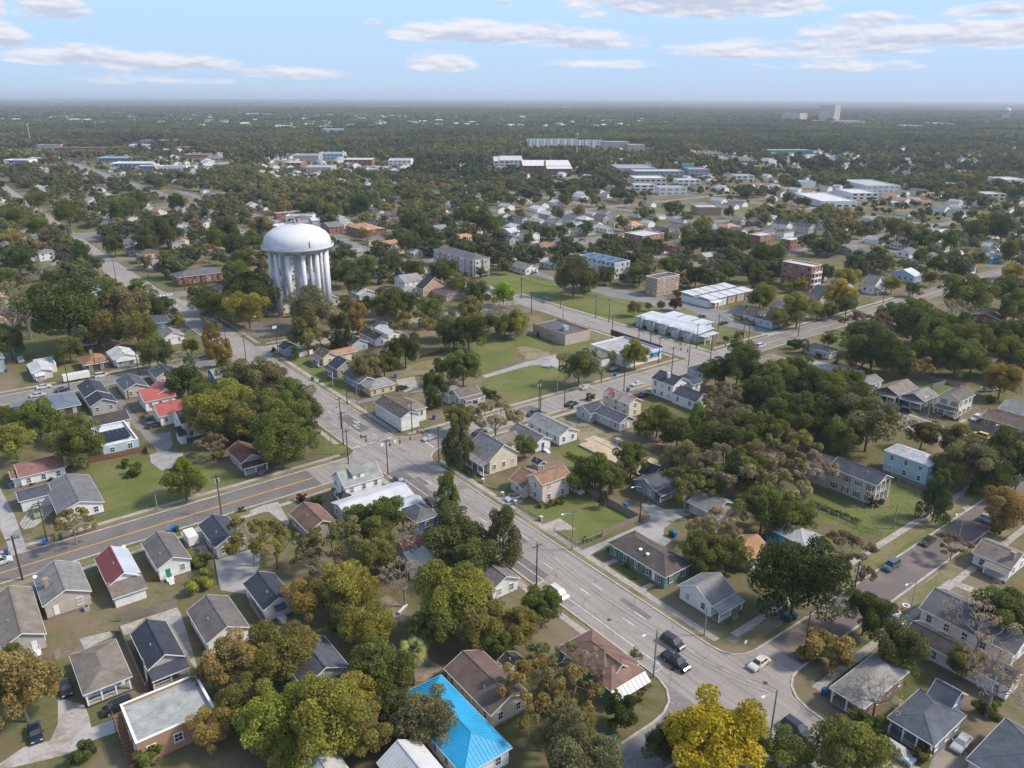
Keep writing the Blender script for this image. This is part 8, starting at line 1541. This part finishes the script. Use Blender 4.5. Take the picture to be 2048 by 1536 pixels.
# fences
for (k,lb,pts) in FENCES:
    x0,y0=pts[0]; t=thing('fence',(x0,y0,0),lb,'fence'); 
    H=1.8 if k in('plank','white') else 1.3; mt=WHITE if k=='white' else (WOODB if 'brown' in lb or 'solar' in lb  else WOOD if 'tan' in lb or 'pale' in lb else WOODG)
    far=math.hypot(x0,y0)>260; posts=[];st=MB(); rl=MB()
    for (xa,ya),(xb,yb) in zip(pts,pts[1:]):
        L=math.hypot(xb-xa,yb-ya); d=((xb-xa)/L,(yb-ya)/L); n=(-d[1],d[0]); u=0
        P_=lambda u,o,z:(xa-x0+d[0]*u+n[0]*o,ya-y0+d[1]*u+n[1]*o,z)
        def bxx(mb,u0,u1,o0,o1,z0,z1): mb.hexa([P_(u0,o0,z0),P_(u1,o0,z0),P_(u1,o1,z0),P_(u0,o1,z0),P_(u0,o0,z1),P_(u1,o0,z1),P_(u1,o1,z1),P_(u0,o1,z1)])
        np_=max(1,round(L/2.5))
        for i in range(np_+1): posts.append(P_(L*i/np_,.06,0))
        if k=='mesh':
            bxx(rl,0,L,-.02,.02,H-.05,H); 
            q=0
            while q<L: bxx(st,q,q+.03,-.01,.01,.05,H-.05); q+=.3 if not far else .6
            for z in (.35,.7,1.0): bxx(st,0,L,-.012,.012,z,z+.03)
        else:
            for z in (.4,1.3): bxx(rl,0,L,.03,.09,z,z+.1)
            q=0; pw=.16
            while q<L-.02: hh=H+rt.uniform(-.05,.05); bxx(st,q,min(L,q+pw-.02),-.02,.02,.04,hh); q+=pw
    pm=MB(); pm.box(-.06,.06,-.06,.06,0,H+.06); PMs=pm.mesh('post',[mt if k!='mesh' else GALV])
    for p in posts: ob('post',PMs,t,p)
    rl.build('rail',mt if k!='mesh' else GALV,t); o=st.build('picket' if k!='mesh' else 'wire_mesh',mt if k!='mesh' else DKM,t); tag(o,kind='stuff')
# ---------------------------------------------------------------- small things
for i,(x,y) in enumerate(MISC['hoops']):
    t=thing('basketball_hoop',(x,y,0),['white basketball hoop at the far end of the court','white basketball hoop near the shrub row'][i],'basketball hoop'); b=MB(); b.tube([(0,0,0),(0,0,3.2)],[.08,.08],6); b.build('pole',GALV,t); b=MB(); b.box(-.9,.9,-.6,-.52,2.8,4.0); b.build('backboard',WHITE,t)
    b=MB(); 
    for k in range(10): a0,a1=k*PI/5,(k+1)*PI/5; b.beam((.23*math.cos(a0),-.85+.23*math.sin(a0),3.05),(.23*math.cos(a1),-.85+.23*math.sin(a1),3.05),.03,.03)
    b.build('rim',solidm('orange_rim',(.5,.1,.02)),t)
for i,(x,y) in enumerate(MISC['rings']):
    b=MB(); n=16
    for k in range(n):
        a0,a1=2*PI*k/n,2*PI*(k+1)/n; b.hexa([(r_*math.cos(a),r_*math.sin(a),z) for z in (0,.22) for r_,a in ((.45,a0),(.75,a0),(.75,a1),(.45,a1))])
    o=b.build('ring_planter',[WHITE,solidm('terracotta_pot',(.35,.15,.09)),WHITE][i],None,(x,y,0)); tag(o,['white round planter ring nearest the brick street house','terracotta planter ring in the middle of the three','white planter ring below the street lamp'][i],'planter','planter rings on the grass strip')
for i,(x,y) in enumerate(MISC['blocks']):
    t=thing('block_pallet',(x,y,0),['stack of grey blocks on the sand lot, upper pallet','stack of grey blocks on the sand lot, lower pallet'][i],'pallet of blocks'); b=MB(); b.box(-.6,.6,-.6,.6,0,.14); b.build('pallet',WOOD,t); b=MB(); b.box(-.19,.19,-.095,.095,0,.19); BK=b.mesh('block',[MATS['concrete']])
    for a in range(3):
        for c in range(6):
            for z in range(5): ob('block',BK,t,(-.4+a*.4,-.5+c*.2,.15+z*.2))
    t.scale=(1.5,1.5,1.3)
for i,(x,y) in enumerate(MISC['stopsign']):
    t=thing('road_sign',(x,y,0),['red stop sign on the quiet side street','green and white signs at the brick street corner','red and white sign by the court'][i],'sign'); b=MB(); b.tube([(0,0,0),(0,0,2.6)],[.04,.04],5); b.build('post',GALV,t); b=MB(); n=8
    b.poly([(.4*math.cos(PI/8+k*PI/4),-.05,2.6+.4*math.sin(PI/8+k*PI/4)) for k in range(n)]); b.build('panel',solidm('sign_red',(.4,.015,.02)) if i!=1 else WHITE,t)
    if i==1: b=MB(); b.box(-.5,.5,-.02,.02,3.1,3.3); b.box(-.02,.02,-.5,.5,3.32,3.52); b.build('name_blade',solidm('sign_green',(.01,.16,.09)),t)
for i,(x,y) in enumerate(MISC['saleSign']):
    t=thing('yard_sign',(x,y,0),['red and white sign on the court fence','red and white sign beside the white hall'][i],'sign'); b=MB(); b.box(-.04,.04,-.04,.04,0,1.8); b.build('post',WHITE,t); b=MB(); b.box(-.5,.5,-.03,.03,.9,1.7); b.build('panel',solidm('sign_pink',(.5,.12,.13)),t)
x,y=MISC['boat'][0]; t=thing('boat',(x,y,0),'white boat standing behind the cream two-storey house','boat',rz=-.4); b=MB(); b.hexa([(-3.2,-.7,.5),(2.6,-.5,.5),(2.6,.5,.5),(-3.2,.7,.5),(-3.4,-1.1,1.5),(3.4,-.4,1.6),(3.4,.4,1.6),(-3.4,1.1,1.5)]); b.build('hull',WHITE,t); b=MB(); b.box(-1.2,.8,-.7,.7,1.5,2.3); b.build('cabin',WHITE,t); b=MB(); b.box(-3,3,-.4,-.3,.2,.5); b.box(-3,3,.3,.4,.2,.5); b.build('cradle',DKM,t)
x,y=MISC['lift'][0]; t=thing('boom_lift',(x,y,0),'orange boom lift in the gravel yard behind the white metal roof','boom lift'); b=MB(); b.box(-1.6,1.6,-1.1,1.1,.5,1.6); b.build('chassis',solidm('lift_orange',(.55,.22,.02)),t); b=MB(); b.beam((-1,0,2.2),(6.5,-1,3.4),.5,.5); b.build('boom',MATS['lift_orange'],t); b=MB(); b.box(6.2,7.6,-1.7,-.3,2.4,3.5); b.build('basket',MATS['lift_orange'],t)
for sx in (-1,1):
    for s in (-1,1): ob('wheel',CM['sedan']['wheel'],t,(sx*1.1,s*1.1,.45),None,(1.35,1.35,1.35))
x,y=MISC['tarp'][0]; t=thing('bench',(x,y,0),'pale fallen board bench on the shaded ground between the trees','bench',rz=.5); b=MB(); b.box(-1.5,1.5,-.3,.3,.4,.5); b.build('seat',CHIMW,t); 
lg=MB(); lg.box(-.05,.05,-.25,.25,0,.4); LGm=lg.mesh('leg',[CHIMW]); ob('leg',LGm,t,(-1.2,0,0)); ob('leg',LGm,t,(1.2,0,0))
x,y=MISC['kiosk'][0]; t=thing('bus_shelter',(x,y,0),'dark open bus shelter on the green beside the parallel road','bus shelter',rz=PI/2); b=MB(); b.box(-2,2,-.8,.8,2.3,2.42); b.build('roof',DKM,t); lg=MB(); lg.box(-.05,.05,-.05,.05,0,2.3); LGm=lg.mesh('post',[DKM]); [ob('post',LGm,t,(a,c,0)) for a in (-1.9,1.9) for c in (-.7,.7)]
x,y=MISC['lumber'][0]; t=thing('lumber_pile',(x,y,0),'yellow boards stacked in the drive beside the brick house','boards'); b=MB(); b.box(-2,2,-.09,.09,0,.05); BD=b.mesh('board',[solidm('fresh_wood',(.5,.38,.2))]); [ob('board',BD,t,(rt.uniform(-.2,.2),k*.22,.0+.052*(k%2)),(0,0,rt.uniform(-.06,.06))) for k in range(7)]
for i,(x,y) in enumerate(MISC['drain']):
    b=MB(); b.tube([(0,0,.035),(0,0,.055)],[.42,.42],14); o=b.build('manhole_cover',DKM,None,(x,y,0)); tag(o,autolabel(x,y,'dark round manhole cover in the avenue'),'manhole cover','manhole covers')
for i,(x,y) in enumerate(MISC['dish']):
    t=thing('satellite_dish',(x,y,3.3),['white satellite dish on the pale beige house eave','white satellite dish on the maroon roofed house eave'][i],'satellite dish'); b=MB(); b.tube([(0,0,.0),(0,-.05,.5)],[.03,.03],5); b.build('mount',GALV,t); b=MB(); b.tube([(0,-.1,.5),(0,-.22,.55)],[.42,.30],12); b.build('dish',WHITE,t)
# planked deck frame of the sand lot: low form boards and concrete blocks
x0,x1,y0,y1=141,147,124,152; t=thing('foundation_form',(144,138,0),'low grey foundation wall around the sand plot','foundation'); b=MB()
for a in ((x0,x0+.3,y0,y1),(x1-.3,x1,y0,y1),(x0+.3,x1-.3,y0,y0+.3),(x0+.3,x1-.3,y1-.3,y1)): b.box(a[0]-144,a[1]-144,a[2]-138,a[3]-138,0,.55)
b.build('wall',MATS['concrete'],t); b=MB(); b.poly([(x0-143.7,y0-137.7,.45),(x1-144.3,y0-137.7,.45),(x1-144.3,y1-138.3,.45),(x0-143.7,y1-138.3,.45)]); b.build('sand_fill',MATS['sand'],t)
# ---------------------------------------------------------------- haze
hm=bpy.data.materials.new('haze'); hm.use_nodes=True; t=hm.node_tree; t.nodes.clear(); pv=N(t,'ShaderNodeVolumePrincipled'); pv.inputs['Color'].default_value=(.80,.88,1,1); pv.inputs['Density'].default_value=HAZE_D; pv.inputs['Anisotropy'].default_value=.1; o=N(t,'ShaderNodeOutputMaterial'); ln(t,pv.outputs[0],o.inputs[1])
b=MB(); b.box(-95000,150000,-150000,150000,-9,135); hz_=b.build('haze',hm); tag(hz_,'thin blue haze of the distance',None,None,'stuff'); hz_.rotation_euler=(0,0,0)
print('objects',len(S.objects))
